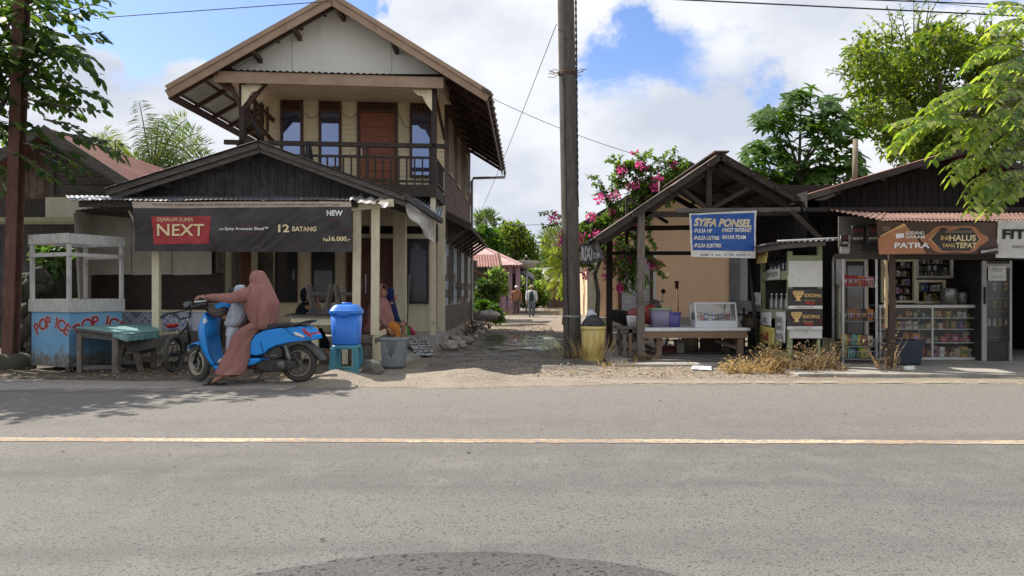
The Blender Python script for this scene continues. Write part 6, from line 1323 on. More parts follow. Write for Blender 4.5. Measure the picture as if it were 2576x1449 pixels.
# plastic tubs, bags, basket
LIL = M('translucent_lilac_plastic', (.42, .38, .55), (.36, .33, .5), .4, 3, transl=.4, bump=0); BLT = M('translucent_blue_plastic', (.16, .15, .42), (.12, .11, .34), .4, 6, transl=.3, bump=0)
for u, w, v0, lab, mt, rimc in ((1660, 26, 775, 'large lilac translucent tub with green rim on the market table', LIL, 'green'), (1694, 16, 785, 'smaller blue translucent tub on the market table beside the lilac one', BLT, 'blue')):
    y = 13.35; k = y/F; x = X(u, y); o = thing('storage_tub', (x, y, zt_), lab, 'tub')
    mb = MB(); mb.loft([((x, y, zt_+.008), V((w*.86*k, 0, 0)), V((0, .13, 0))), ((x, y, Z(v0+2, y)), V((w*k, 0, 0)), V((0, .15, 0)))], 28, 0, True, True, rsq(5)); mb.build('body', mt, o)
    mb = MB(); mb.loft([((x, y, Z(v, y)), V((q*k, 0, 0)), V((0, .16, 0))) for v, q in ((v0+4, w+.3), (v0+3.5, w+1.5), (v0, w+1.5), (v0, w))], 28, 0, True, True, rsq(5)); mb.build('rim', M('pale_green_rim', (.3, .42, .26)) if rimc == 'green' else BLT, o)
mb = MB(); mb.blob(P(1634, 792, 13.5), (.17, .14, .19), 2, .2, 14, 10, fr=2); mb.build('plastic_bag', M('red_plastic_bag', (.4, .06, .05), (.3, .045, .04), .4, 5, transl=.2), None, 'bulging red plastic bag behind the lilac tub on the market table', 'bag')
mb = MB(); mb.blob(P(1652, 771, 13.5), (.09, .08, .07), 5, .1); mb.build('coconut', M('brown_husk', (.12, .09, .075), (.08, .06, .05), bump=.4), None, 'round brown coconut resting between the red bag and lilac tub', 'coconut')
y = 13.3; x = X(1592, y); k = y/F
bk2 = thing('plastic_basket', (x, y, zt_), 'white pierced plastic basket on the small bench end', 'basket')
mb = MB(); mb.loft([((x, y, Z(821, y)), V((13*k, 0, 0)), V((0, .1, 0))), ((x, y, Z(794, y)), V((15*k, 0, 0)), V((0, .11, 0)))], 20, 0, True, True, rsq(5)); mb.build('body', WHITE, bk2)
mb = MB()
for i in range(6):
    for j in range(5): mb.obox((x+(i-2.5)*.03, y-.112, Z(816-j*4.5, y)), (.012, .012, .014))  # solid near-black studs, the shade of pierced holes given as colour
mb.build('dark_hole_mark', HOLE, bk2)
mb = MB(); mb.blob(P(1597, 787, 13.3), (.13, .1, .075), 7, .3, 14, 8, fr=3); mb.build('onion_sack', M('red_mesh_sack', (.36, .1, .1), (.2, .05, .05), .8, 25, bump=.6), None, 'small red mesh sack of onions lying in the white basket', 'sack')
R.seed(31)
for u, v0, v1, w, y, kind, col, lab in ((1735, 848, 905, 21, 14.2, 'lathe', (.34, .29, .18), 'yellowish plastic drum with dark band under the market table'), (1788, 848, 905, 23, 14.2, 'box', (.1, .06, .05), 'dark brown box under the middle of the market table'), (1845, 848, 905, 22, 14.3, 'lathe', (.26, .19, .12), 'brown round drum under the table near its leg'), (1708, 865, 900, 9, 13.9, 'box', (.45, .43, .37), 'small pale cream box beside the yellowish drum')):
    k = y/F; x = X(u, y); z0 = .03; z1 = z0+(v1-v0)*k; o = thing('drum' if kind == 'lathe' else 'box', (x, y, z0), lab, 'drum' if kind == 'lathe' else 'box'); mt = M('store_'+str(u), col, None, .7, 4)
    mb = MB()
    if kind == 'lathe': mb.lathe([(w*k*.95, 0), (w*k, .03), (w*k*1.02, (z1-z0)*.5), (w*k, z1-z0)], (x, y, z0), 24)
    else: mb.box(x-w*k, x+w*k, y-.15, y+.15, z0, z1)
    mb.build('body', mt, o, bev=.005)
    mb = MB(); mb.lathe([(w*k*1.03, 0), (w*k*1.04, (z1-z0)*.3)], (x, y, z0+.02), 24) if kind == 'lathe' else mb.box(x-w*k-.006, x+w*k+.006, y-.156, y+.156, z1-.05, z1+.005)
    mb.build('band' if kind == 'lathe' else 'lid', M('store_dark_'+str(u), tuple(c*.55 for c in col)), o)
mb = MB(); mb.blob(P(1683, 885, 14.0), (.2, .14, .11), 8, .25, 14, 8, fr=2.5); mb.build('sack', M('red_sack', (.26, .05, .06), (.2, .04, .05), bump=.3), None, 'limp dark red sack lying on the ground under the market table', 'sack')
mb = MB()
for i in range(7): mb.obox((X(1740, 13)+R.uniform(-.2, .2), 12.45+i*.3, .05+.015*(i % 2)), (2.0, .2, .025), (0, R.uniform(-.01, .01), R.uniform(-.05, .05)))
mb.build('plank_floor', WOOD_GREYX, None, 'loose grey floor planks laid on the ground under the market table', 'planks')
mb = MB(); mb.patch(P(1738, 935, 11.4), P(1792, 940, 11.2), P(1790, 918, 11.9), P(1742, 925, 11.9), lambda u, v: .03*nz(u*6, v*6, 2), 12, 8); mb.v = [V((p.x, p.y, max(.012, p.z-.03))) for p in mb.v]; mb.build('plastic_sheet', M('pale_plastic_sheet', (.55, .56, .6), (.42, .43, .47)), None, 'crumpled pale plastic sheet on the dirt before the market table', 'litter', solid=.004)
# motorbike behind the table
rw, fw2 = V((X(1572, 14.7), 14.7, .27)), V((X(1664, 15.6), 15.6, .27)); md_ = (fw2-rw).normalized(); ml = md_.cross(V((0, 0, 1))).normalized()
mk = thing('motorbike', V((rw+fw2)/2-V((0, 0, .27))), 'black and chrome underbone motorbike parked behind the market table', 'motorbike')
for c in (rw, fw2): wheel(mk, c, ml, .27, .032, 12, (RUBBER, STEEL), .05, .014, .005)
UPZ = V((0, 0, 1)); mq = lambda a, z, l=0: rw+md_*a+UPZ*(z-.27)+ml*l
mb = MB(); mb.prism([mq(-.35, .78, -.1), mq(-.3, .62, -.1), mq(.1, .5, -.1), mq(.5, .45, -.1), mq(.55, .62, -.1), mq(.2, .72, -.1)], ml*.2); mb.build('body', M('black_gloss', (.02, .02, .025), (.03, .03, .035), .25, 4, bump=0), mk, bev=.03)
mb = MB(); mb.prism([mq(-.4, .85, -.1), mq(-.35, .78, -.1), mq(.25, .7, -.1), mq(.5, .7, -.1), mq(.5, .75, -.1), mq(.2, .8, -.1)], ml*.2); mb.build('seat', RUBBER, mk, bev=.03)
mb = MB(); mb.prism([mq(.15, .2, -.1), mq(.6, .2, -.1), mq(.75, .4, -.1), mq(.5, .5, -.1), mq(.15, .42, -.1)], ml*.2); mb.tube([mq(.3, .2, .14), mq(-.3, .3, .16)], .04, 8); mb.build('engine', ENG, mk, bev=.02)
mb = MB(); mb.prism([mq(.85, .75, -.15), mq(.75, .4, -.15), mq(.82, .3, -.15), mq(.95, .5, -.15), mq(1.0, .8, -.15)], ml*.3); mb.build('leg_shield', STEEL, mk, bev=.02)
mb = MB()
for s in (-1, 1): mb.tube([mq(1.02, .8, .08*s), fw2+ml*.08*s], .02, 8)
mb.build('fork', STEEL, mk)
mb = MB(); mb.loft([(mq(1.02, .95), ml*.11, UPZ*.08), (mq(1.12, .93), ml*.1, UPZ*.09), (mq(1.17, .9), ml*.06, UPZ*.06)], 14); mb.tube([mq(.85, 1.0, -.34), mq(.98, .98, -.12), mq(.98, .98, .12), mq(.85, 1.0, .34)], .014, 8); mb.build('handlebar', STEEL, mk)
mb = MB()
for s in (-1, 1): mb.tube([mq(.9, 1.0, .25*s), mq(.9, 1.18, .3*s)], .006, 5); mb.lathe([(.001, 0), (.05, 0), (.05, .015), (.001, .02)], mq(.9, 1.2, .3*s), 12, 0, -md_)
mb.build('mirror', BLACK, mk)
mb = MB(); mb.tube([P(1709, 860, 16.6), P(1703, 725, 16.8)], .018, 8); mb.prism([P(1699, 727, 16.8), P(1707, 727, 16.8), P(1708, 707, 16.8), P(1697, 707, 16.8)], (0, .02, 0)); mb.build('wooden_paddle', M('reddish_wood', (.14, .06, .04), (.1, .045, .03)), None, 'upright reddish wooden paddle leaning against the peach house wall', 'paddle')
# shelf with crates between table and kiosk
sf = thing('shelf', P(1893, 880, 13.6), 'dark low shelf with a white crate on top between market table and fuel kiosk', 'shelf')
y = 13.7; mb = MB(); x0, x1 = X(1872, y), X(1935, y)
for z in (.12, .42, .75): mb.box(x0, x1, y, y+.4, z, z+.03)
for x in (x0, x1): mb.box(x-.02, x+.02, y, y+.04, 0, .9)
mb.build('frame', WOOD_DARKX, sf)
mb = MB(); y = 13.8; mb.obox((X(1905, y), y+.15, .92), (.46, .3, .2), (0, .04, 0)); mb.build('crate', M('dirty_white_crate', (.36, .37, .39), (.25, .25, .27), .7, 20), None, 'dirty white crate lying on the dark shelf beside the fuel kiosk', 'crate', bev=.01)
mb = MB(); mb.blob((X(1890, 13.9), 13.9, .62), (.2, .15, .16), 5, .15); mb.build('jute_sack', M('jute', (.2, .15, .1), (.14, .105, .07), .9, 30, bump=.5), None, 'brown jute sack on the dark shelf under the white crate', 'sack')

# ================================================================ bottled fuel kiosk
kx0, kx1, ky0, ky1 = 4.45, 5.0, 12.0, 13.35
GRN = M('pale_green_paint', (.3, .36, .2), (.24, .29, .165), .7, 4, (3, 3, 1), dirt=(.2, .19, .13), dscale=4, dlo=.58, dhi=.72)
fk = thing('fuel_kiosk', ((kx0+kx1)/2, 12.7, 0), 'pale green roadside fuel kiosk with shelves of bottles and cigarette boxes nailed on its front', 'kiosk')
mb = MB()
for x, y, zz in ((kx0, ky0, 1.85), (kx1-.07, ky0, 1.98), (kx0, ky1-.07, 1.8), (kx1-.07, ky1-.07, 1.9)): mb.box(x, x+.07, y, y+.07, 0, zz)
for z in (.12, .8, 1.45): mb.box(kx0+.01, kx1, ky0+.07, ky1-.07, z, z+.03); mb.box(kx0-.015, kx0+.01, ky0+.07, ky1-.07, z-.06, z+.09)
mb.box(kx0+.07, kx1-.07, ky0+.005, ky0+.03, 1.68, 1.78); mb.box(kx0-.012, kx0+.012, ky0+.3, ky1-.2, .3, .42)
mb.build('frame', GRN, fk, bev=.004)
mb = MB(); mb.box(kx1-.02, kx1, ky0+.07, ky1-.07, .1, 1.8); mb.box(kx0+.05, kx1-.02, ky1-.02, ky1, .1, 1.8); mb.build('back_wall', WOOD_DARK, fk)
mb = MB(); a, b = P(1944, 611, 11.7), P(2112, 602, 11.7); mb.corr(a, b, V((b.x, 13.7, b.z-.02)), V((a.x-.1, 13.7, a.z-.02)), 12, .012, 0, .005); mb.bar(a+V((.1, .06, -.06)), b+V((-.2, .06, -.06)), .04, .07, m=1); mb.bar(a+V((.1, .06, -.07)), V((a.x+.0, 13.6, a.z-.08)), .04, .07, m=1)
mb.build('roof', [ZINC, WOOD_GREYX], fk)
mb = MB(); mb.tube([P(1955, 606, 11.66), P(2108, 599, 11.66)], .014, 8); mb.build('roof_pipe', WHITE, fk)
yk = 11.985
def panel(name, u0, u1, v0, v1, mat, par, y=yk, th=.012): mb = MB(); mb.patch(P(u0, v1, y), P(u1, v1, y), P(u1, v0, y), P(u0, v0, y), lambda u, v: .006*nz(u*4, v*4, u0), 10, 8, 0, th); return mb.build(name, mat, par)
BOXB = M('charcoal_card', (.05, .042, .042), (.035, .03, .03), .5, 4, bump=.05)
panel('white_board', 1984, 2069, 656, 722, WHITE_PAINT, fk); panel('white_board', 1986, 2068, 822, 851, WHITE_PAINT, fk)
for (v0, v1, du) in ((726, 770, 0), (779, 822, -4)):
    o = thing('carton', P(2025+du, v1+5, yk-.03), ('charcoal carton front with gold bowl emblem, the upper of two on the fuel kiosk', 'charcoal carton front with gold bowl emblem, the lower of two on the fuel kiosk')[du != 0], 'carton')
    panel('card', 1983+du, 2069, v0, v1, BOXB, o, yk-.03, .02); panel('white_strip', 1984+du, 2069, v1-1, v1+7, PAPER, o, yk-.037, .004)
    mb = MB(); txt(mb, 'BOKORMAS', 2023+du, v0+21, yk-.03, 8.5, 42, 0, .02, 0, -.03); txt(mb, 'Universal', 2023+du, v0+32, yk-.03, 6, 25, 0, -.01, .4, -.03); txt(mb, 'PERINGATAN', 2000+du, v1+4.5, yk-.022, 2.6, 44, 2)
    mb.prism([P(2026+du, v1-10, yk-.052), P(2052+du, v1-9, yk-.052), P(2048+du, v1-3, yk-.052), P(2026+du, v1-5, yk-.052)], (0, .002, 0), 1)
    mb.tube([P(2058+du, v1-8, yk-.05), P(2065, v1-14, yk-.05), P(2067, v1-18, yk-.05)], .006, 5, 1)
    cu_, k = 2008+du, yk/F
    for (w0, w1, va, vb) in ((13, 14, 6, 12), (13, 10, 12, 20), (9, 4, 20, 25), (4, 4, 25, 28), (6, 7, 28, 31)): mb.add([P(cu_-w1, v0+vb, yk-.052), P(cu_+w1, v0+vb, yk-.052), P(cu_+w0, v0+va, yk-.052), P(cu_-w0, v0+va, yk-.052)], [(0, 1, 2, 3)], 0)
    for i in range(3):
        for j in range(5): mb.obox(P(cu_-9+j*4.5, v0+9+i*4.5, yk-.054), (.012, .002, .012), (0, .78, 0), 3)
    mb.build('lettering', [GOLD_INK, RED, INK_GREY, INK], o)
def poster(name, lab, pts, mat, marks=None, par=None):
    mb = MB(); mb.patch(*pts, lambda u, v: .01*nz(u*4, v*4, pts[0].x), 6, 6); o = mb.build(name, mat, None, lab, 'paper', solid=.003)
    if marks:
        a, b, c, d = [V(p) for p in pts]; nr = (b-a).cross(d-a).normalized(); m2 = MB()
        for s, u, v, cap, w in marks: m2.text(s, a.lerp(b, u).lerp(d.lerp(c, u), v)+nr*.014, b-a, d-a, (d-a).length*cap, 0, .015, 0, 'LEFT', (b-a).length*w, 0)
        m2.build('lettering', INK_GREY if mat is not YELP else RED, o)
    return o
YELP = M('yellow_paper', (.62, .5, .12), (.55, .45, .2), .8, 4)
side = lambda y, z: V((kx0-.03, y, z))
poster('paper_notice', 'yellow for-sale paper hanging from the kiosk roof edge near the blue sign', [P(1903, 663, 13.0), P(1928, 661, 12.4), P(1933, 626, 12.4), P(1907, 629, 13.0)], YELP, [('DIJUAL', .08, .55, .25, .85)])
poster('paper_notice', 'white paper on the green shelf edge below the dark bottles of the kiosk', [side(12.95, 1.39), side(12.3, 1.4), side(12.3, 1.58), side(12.95, 1.57)], PAPER, [('PERTALITE', .05, .3, .4, .85)])
poster('paper_notice', 'small grey card lettered D on the kiosk side beside the clear bottles', [V((kx0-.06, 13.6, .95)), V((kx0-.06, 13.15, .95)), V((kx0-.06, 13.15, 1.18)), V((kx0-.06, 13.6, 1.18))], PAPER, [('D it', .08, .35, .4, .5)])
poster('paper_notice', 'tall white paper with blue print pasted low on the kiosk side', [side(12.5, .38), side(12.05, .36), side(12.05, .86), side(12.5, .86)], PAPER, [('JUAL', .15, .65, .2, .65), ('KARTU', .15, .4, .16, .65), ('KUOTA', .15, .12, .16, .7)])
poster('paper_notice', 'curling white paper above the yellow one low on the kiosk side', [side(13.25, .62), side(12.7, .6), side(12.7, .85), side(13.25, .82)], PAPER, [('XL', .25, .2, .5, .45)])
poster('paper_notice', 'faded yellow paper pasted at the bottom of the kiosk side', [side(13.3, .3), side(12.55, .28), side(12.55, .58), side(13.3, .6)], YELP, [('oil', .1, .2, .5, .5)])
mb = MB(); mb.text('Ari', side(12.6, .16)+V((-.0, 0, 0)), (0, -1, 0), (0, 0, 1), .1, 0, .02, 0, 'LEFT', .3, .004); mb.build('lettering', INK_GREY, fk)
FUEL = glassmat('dark_fuel_bottle', (.02, .035, .05), .12, .05, .1); CLR_ = glassmat('clear_bottle', (.35, .36, .33), .12, .05, .5)
for sh_, (n, z, mt, lab) in enumerate(((6, 1.48, FUEL, 'dark glass fuel bottle in the upper row of the kiosk shelf'), (5, .83, CLR_, 'clear glass fuel bottle in the lower row of the kiosk shelf'))):
    first = None
    for i in range(n):
        y = lerp(13.1, 12.15, i/(n-1)); x = kx0+.12
        if first is None:
            first = thing('fuel_bottle', (x, y, z), lab, 'bottle', ('dark bottles on the upper kiosk shelf', 'clear bottles on the lower kiosk shelf')[sh_])
            mb = MB(); mb.lathe([(.04, 0), (.045, .02), (.045, .19), (.03, .24), (.016, .27), (.016, .31)], (x, y, z), 14); mb.build('body', mt, first)
            mb = MB(); mb.lathe([(.019, .305), (.019, .335), (.001, .336)], (x, y, z), 10); mb.build('cap', BLACK if sh_ == 0 else WHITE, first)
        else: dup(first, (x, y, z))

# ================================================================ corner shop
sp = thing('corner_shop', (7.2, 13.5, 0), 'dark timber corner shop with red awning and open glass-counter front', 'shop')
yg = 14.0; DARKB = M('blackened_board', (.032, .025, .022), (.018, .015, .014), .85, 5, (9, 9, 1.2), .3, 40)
pk4, le4 = P(2425, 372, yg-.7), P(2020, 492, yg-.7); ri4 = V((2*pk4.x-le4.x, le4.y, le4.z))
mb = MB(); n = 34; xa, xb = X(2060, yg), X(2660, yg); zb = Z(522, yg)
for i in range(n):
    x0, x1 = lerp(xa, xb, i/n)+.006, lerp(xa, xb, (i+1)/n)-.006
    f = lambda x: lerp(pk4.z, le4.z, abs(x-pk4.x)/(pk4.x-le4.x))-.12
    j = .012*R.random(); mb.hexa([(x0, yg-j, zb), (x1, yg-j, zb), (x1, yg+.03, zb), (x0, yg+.03, zb), (x0, yg-j, max(zb, f(x0))), (x1, yg-j, max(zb, f(x1))), (x1, yg+.03, max(zb, f(x1))), (x0, yg+.03, max(zb, f(x0)))])
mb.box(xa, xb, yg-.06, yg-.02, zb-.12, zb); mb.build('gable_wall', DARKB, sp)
mb = MB(); yb5 = 20; mb.corr(by(pk4, yb5), pk4, le4, by(le4, yb5), 36, .014, 0, .006, .01); mb.corr(pk4, by(pk4, yb5), by(ri4, yb5), ri4, 36, .014, 0, .006, .01)
mb.bar(pk4+V((0, -.02, -.06)), le4+V((0, -.02, -.06)), .03, .1, m=1); mb.bar(pk4+V((0, -.02, -.06)), ri4+V((0, -.02, -.06)), .03, .1, m=1)
for t in (.25, .5, .78): q = pk4.lerp(le4, t); mb.bar(q+V((0, 0, -.12)), by(q, yg)+V((0, 0, -.12)), .08, .08, m=1)
mb.build('roof', [RUST_SHEET, WOOD_DARKX], sp)
mb = MB(); mb.patch(P(2050, 503, 12.9), P(2095, 488, 13.1), P(2110, 488, 13.6), P(2075, 503, 13.6), None, 4, 4, 0, .006); mb.build('loose_sheet', WHITE, sp)
ya2 = 11.05; mb = MB(); mb.corr(P(2215, 555, ya2), P(2680, 556, ya2), P(2680, 520, 13.9), P(2105, 524, 13.9), 46, .009, 0, .005, .01, 3); mb.patch(P(2085, 527, 12.6), P(2218, 553, ya2), P(2230, 535, 12.6), P(2120, 524, 13.9), lambda u, v: .012*math.sin(u*60), 50, 4, 0, .005)
mb.build('awning', M('pinkish_red_zinc', (.2, .11, .092), (.14, .072, .06), .65, 4, metal=.1, dirt=(.27, .17, .11), dscale=2.2, dlo=.48, dhi=.7), sp)
mb = MB(); mb.bar(P(2100, 645, 11.35), P(2700, 648, 11.35), .06, .08); mb.bar(P(2205, 556, 11.3), P(2700, 560, 11.3), .05, .08); mb.bar(P(1990, 530, 12.6), P(2062, 600, 12.6), .08, .06, (0, 1, 0)); mb.build('beam', WOOD_DARKX, sp)
mb = MB(); yq = 11.3; mb.box(X(2233, yq), X(2250, yq), yq-.04, yq+.06, .03, Z(556, yq)); mb.build('post', M('dark_brown_post', (.075, .052, .04), (.05, .036, .03), .8, 5, (6, 6, 1), .3), sp, bev=.006)
mb = MB(); mb.box(X(2222, yq), X(2228, yq), yq-.06, yq-.03, Z(825, yq), Z(655, yq)); mb.build('cane', M('pale_cane', (.5, .38, .22)), None, 'pale cane tied upright to the corner shop post', 'cane')
# shell of the shop
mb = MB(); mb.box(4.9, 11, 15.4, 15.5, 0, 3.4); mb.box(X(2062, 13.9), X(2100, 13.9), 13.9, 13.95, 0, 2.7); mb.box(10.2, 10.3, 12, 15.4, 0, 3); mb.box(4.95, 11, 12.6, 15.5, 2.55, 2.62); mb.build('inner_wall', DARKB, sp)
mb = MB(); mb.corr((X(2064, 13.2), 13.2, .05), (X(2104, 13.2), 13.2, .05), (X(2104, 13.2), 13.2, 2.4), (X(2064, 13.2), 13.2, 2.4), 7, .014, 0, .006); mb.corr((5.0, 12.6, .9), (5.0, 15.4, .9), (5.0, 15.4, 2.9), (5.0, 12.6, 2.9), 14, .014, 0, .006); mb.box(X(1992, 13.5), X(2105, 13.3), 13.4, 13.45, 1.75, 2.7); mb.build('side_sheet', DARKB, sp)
mb = MB(); yd = 12.75; frame(mb, X(2105, yd), X(2180, yd), .4, Z(650, yd), yd, .05, .06); dw_ = mb.build('window', CREAM_POST, sp)
mb = MB(); mb.box(X(2105, yd)+.05, X(2180, yd)-.05, yd-.02, yd-.01, .45, Z(650, yd)-.05); mb.build('pane', glassmat('shop_pane', (.035, .028, .024), .05, .05, .08), dw_)
# poster cluster above the rack
R.seed(12); yq = 12.2
for i, (u0, u1, v0, v1, mt, s, lab) in enumerate(((2112, 2140, 592, 640, CN['white'], '', 'blank torn white poster peeling beside the charcoal posters'), (2113, 2135, 590, 620, BOXB, 'MANT HEMA', 'narrow charcoal poster nearest the kiosk roof'), (2140, 2178, 566, 612, BOXB, 'TRAX SOLO', 'middle charcoal cigarette poster above the snack rack'), (2180, 2212, 562, 612, BOXB, 'TRAX BOLD', 'charcoal cigarette poster tucked against the brown awning banner'), (2160, 2212, 614, 632, CN['black'], '', 'dark torn paper strip above the snack rack'))):
    y = yq-.02*i; mb = MB(); mb.patch(P(u0, v1, y), P(u1-2, v1+1, y), P(u1, v0, y), P(u0+2, v0+2, y), lambda u, v: .012*nz(u*3, v*3, i), 5, 5); o = mb.build('poster', mt, None, lab, 'poster', solid=.003)
    if s:
        mb = MB()
        for j, w in enumerate(s.split()): txt(mb, w, u0+5, v0+(v1-v0)*(.38+.42*j), y, 5, (u1-u0)*.65, j, .02, 0, .04, .025)
        mb.build('lettering', [RED, WHITE_INK], o)
mb = MB(); mb.box(X(2100, 12.3), X(2215, 12.3), 12.26, 12.3, Z(648, 12.3), Z(640, 12.3)); mb.box(X(2108, 12.3), X(2215, 12.3), 12.27, 12.3, Z(640, 12.3), Z(545, 12.3)); mb.build('lintel_board', WOOD_GREYX, sp)
panel('receipt', 2103, 2128, 648, 715, PAPER, sp, 12.55, .004)
# awning banners
yb3 = 10.98
BROWNB = M('brown_banner_print', (.1, .05, .035), (.05, .028, .024), .5, 1.2, bump=0)
b1 = thing('banner', P(2357, 640, yb3), 'brown and gold cigarette banner hung along the corner shop awning', 'banner')
mb = MB(); cloth(mb, P(2211, 641, yb3), P(2511, 639, yb3), P(2507, 560, yb3), P(2205, 557, yb3), 0, 0, 70, 20, 3); drape(mb, 8, .018).build('cloth', BROWNB, b1)
GLOW = M('golden_print', (.62, .4, .16), (.5, .3, .11), .5, 2, bump=0); COPPER = M('copper_print', (.42, .18, .09), (.34, .14, .07), .5, 4, bump=0)
mb = MB(); L_ = V((0, -.01, 0))
mb.add([P(u, v, yb3)+L_ for u, v in ((2210, 640), (2207, 600), (2275, 565), (2300, 590), (2330, 638))], [(0, 1, 2, 3, 4)], 1)
mb.add([P(u, v, yb3)+L_*1.1 for u, v in ((2213, 593), (2272, 562), (2280, 567), (2218, 602))], [(0, 1, 2, 3)], 0)
mb.add([P(2400+80*math.cos(t)*(1+.08*math.cos(6*t)), 602+35*math.sin(t)*(1+.08*math.cos(6*t)), yb3)+L_*1.2 for t in [2*PI*i/36 for i in range(36)]], [tuple(range(36))], 1)
mb.add([P(2400+66*math.cos(t), 602+33*math.sin(t)*(1+.0*t), yb3)+L_*1.35 for t in [2*PI*i/6+0.0 for i in range(6)]], [tuple(range(6))], 0)
mb.add([P(u, v, yb3)+L_*1.5 for u, v in ((2340, 602), (2366, 573), (2440, 573), (2462, 602), (2438, 631), (2368, 631))], [tuple(range(6))], 2)
mb.add([P(u, v, yb3)+L_*2.2 for u, v in ((2252, 588), (2272, 587), (2273, 598), (2253, 600))], [(0, 1, 2, 3)], 3)
drape(mb, 8, .018).build('print', [GLOW, COPPER, BOXB, WHITE_INK], b1)
mb = MB()
for s, u, v, cap, w, m, bo in (('PATRA', 2249, 624, 13, 86, 0, .03), ('GUDANG', 2276, 590, 7.5, 45, 0, .02), ('GARAM', 2276, 600, 7.5, 47, 0, .02), ('KRETEK', 2216, 575, 4, 22, 3, 0), ('BARU', 2220, 581, 4, 17, 3, 0), ('JANGAN SALAH PILIH', 2374, 586, 6, 68, 3, .01), ('INI', 2364, 604, 10, 18, 2, .02), ('HALUS', 2385, 606, 14, 66, 1, .03), ('YANG', 2367, 622, 9, 32, 2, .02), ('TEPAT', 2401, 624, 13, 52, 1, .03)): txt(mb, s, u, v, yb3, cap, w, m, bo, 0, 0, .028)
mb.add([P(u, v, yb3)-V((0, .028, 0)) for u, v in ((2462, 628), (2505, 620), (2508, 632), (2465, 640))], [(0, 1, 2, 3)], 4); txt(mb, 'BERANI DIADU', 2465, 637, yb3, 6, 42, 0, .01, 0, .16, .032)
drape(mb, 8, .018).build('lettering', [WHITE_INK, PALE_GOLD, GOLD_INK, M('tan_ink', (.45, .34, .22), bump=0), INK], b1)
b2 = thing('banner', P(2560, 650, yb3), 'white fabric banner lettered FITRI beside the brown cigarette banner', 'banner')
mb = MB(); cloth(mb, P(2508, 648, yb3), P(2700, 652, yb3), P(2700, 556, yb3), P(2506, 555, yb3), 0, 0, 50, 24, 12); drape(mb, 12, .06).build('cloth', M('white_banner_cloth', (.62, .61, .58), (.5, .49, .46), .7, 3), b2)
mb = MB(); txt(mb, 'FITRI', 2520, 600, yb3, 22, 96, 0, .04, 0, 0, .012); txt(mb, 'PURUT', 2548, 624, yb3, 6.5, 29, 0, .0, 0, 0, .012); drape(mb, 12, .06).build('lettering', INK, b2)

# snack rack
rk = thing('snack_rack', (5.7, 12.2, .035), 'white tubular wire rack of snack packets outside the corner shop', 'rack')
fx0, fx1, fy, byk = X(2121, 12.0), X(2205, 12.0), 12.0, 12.38; zt3 = Z(641, 12.0)
mb = MB()
for x in (fx0, fx1):
    mb.tube([(x, fy, .035), (x, fy, zt3-.1), (x, fy+.03, zt3-.03), (x, fy+.1, zt3), (x, byk-.1, zt3), (x, byk-.03, zt3-.03), (x, byk, zt3-.1), (x, byk, .035)], .019, 10)
mb.build('frame', M('white_tube', (.6, .6, .6), (.5, .5, .5), .4, 6, bump=0), rk)
WIRE = M('grey_wire', (.4, .4, .4), bump=0)
mb = MB(); levels = [Z(v, 12.0) for v in (722, 808, 872, 903)]
for z in levels:
    for zz in (z, z+.12): mb.tube([(fx0, byk, zz), (fx0, fy, zz), (fx0+.1, fy-.06, zz), (fx1-.1, fy-.06, zz), (fx1, fy, zz), (fx1, byk, zz), (fx0, byk, zz)], .005, 4)
    for i in range(12): x = lerp(fx0, fx1, (i+.5)/12); mb.tube([(x, fy-.055, z+.12), (x, fy-.055, z), (x, byk, z)], .003, 4)
for i in range(9): x = lerp(fx0, fx1, i/8); mb.tube([(x, byk, .15), (x, byk, zt3-.2)], .003, 4)
for i in range(6): y = lerp(fy, byk, i/5); mb.tube([(fx0, y, .15), (fx0, y, zt3-.2)], .003, 4)
mb.build('wire_basket', WIRE, rk)
R.seed(44)
pal = [('red', 'red', 'red', 'orange', 'red', 'pink'), ('green', 'brown', 'orange', 'brown', 'black', 'orange'), ('yellow', 'brown', 'teal', 'yellow', 'brown', 'cream'), ('yellow', 'teal', 'blue', 'green', 'yellow', 'cream')]
for li, z in enumerate(levels):
    for i in range(6): packet((lerp(fx0+.06, fx1-.06, i/5)+.02*R.uniform(-1, 1), fy+.06+.08*R.random(), z+.008), .11, .15+.05*R.random(), .06, CN[pal[li][i]], R.uniform(-.25, .25), 'snack_packet', ('red snack packet on the top tier of the white wire rack', 'brown or green snack packet on the second tier of the white wire rack', 'yellow-brown snack packet on the third tier of the white wire rack', 'bright mixed snack packet in the bottom tier of the white wire rack')[li], 'snack', 'snack packets on tier %s of the wire rack' % ('one', 'two', 'three', 'four')[li])
# glass counter
cy0, cy1 = 12.65, 13.1; c0, c1 = X(2213, cy0), X(2461, cy0); cz = Z(767, cy0)
ct2 = thing('glass_counter', ((c0+c1)/2, 12.9, .035), 'long white framed glass counter stocked with goods inside the corner shop', 'counter')
FR2 = M('white_aluminium', (.6, .6, .58), (.5, .5, .48), .45, 5, bump=0)
mb = MB()
for x in (c0, lerp(c0, c1, .53), c1-.025): mb.box(x, x+.025, cy0, cy0+.03, .05, cz); mb.box(x, x+.025, cy1-.03, cy1, .05, cz)
mb.box(c0-.01, c1+.01, cy0-.005, cy0+.03, cz-.05, cz); mb.box(c0-.01, c1+.01, cy0-.004, cy0+.035, .04, .075); mb.box(c0, c1, cy0+.03, cy1, cz-.02, cz-.004); mb.build('frame', FR2, ct2)
shz = [.08, .33, .56, .75]
mb = MB()
for z in shz: mb.box(c0+.025, c1-.025, cy0+.02, cy1-.02, z-.012, z)
mb.build('shelf', FR2, ct2)
mb = MB(); mb.box(c0+.025, c1-.025, cy0+.008, cy0+.012, .075, cz-.05); mb.build('pane', glassmat('counter_glass', (.05, .05, .045), .03, .02, .93), ct2)
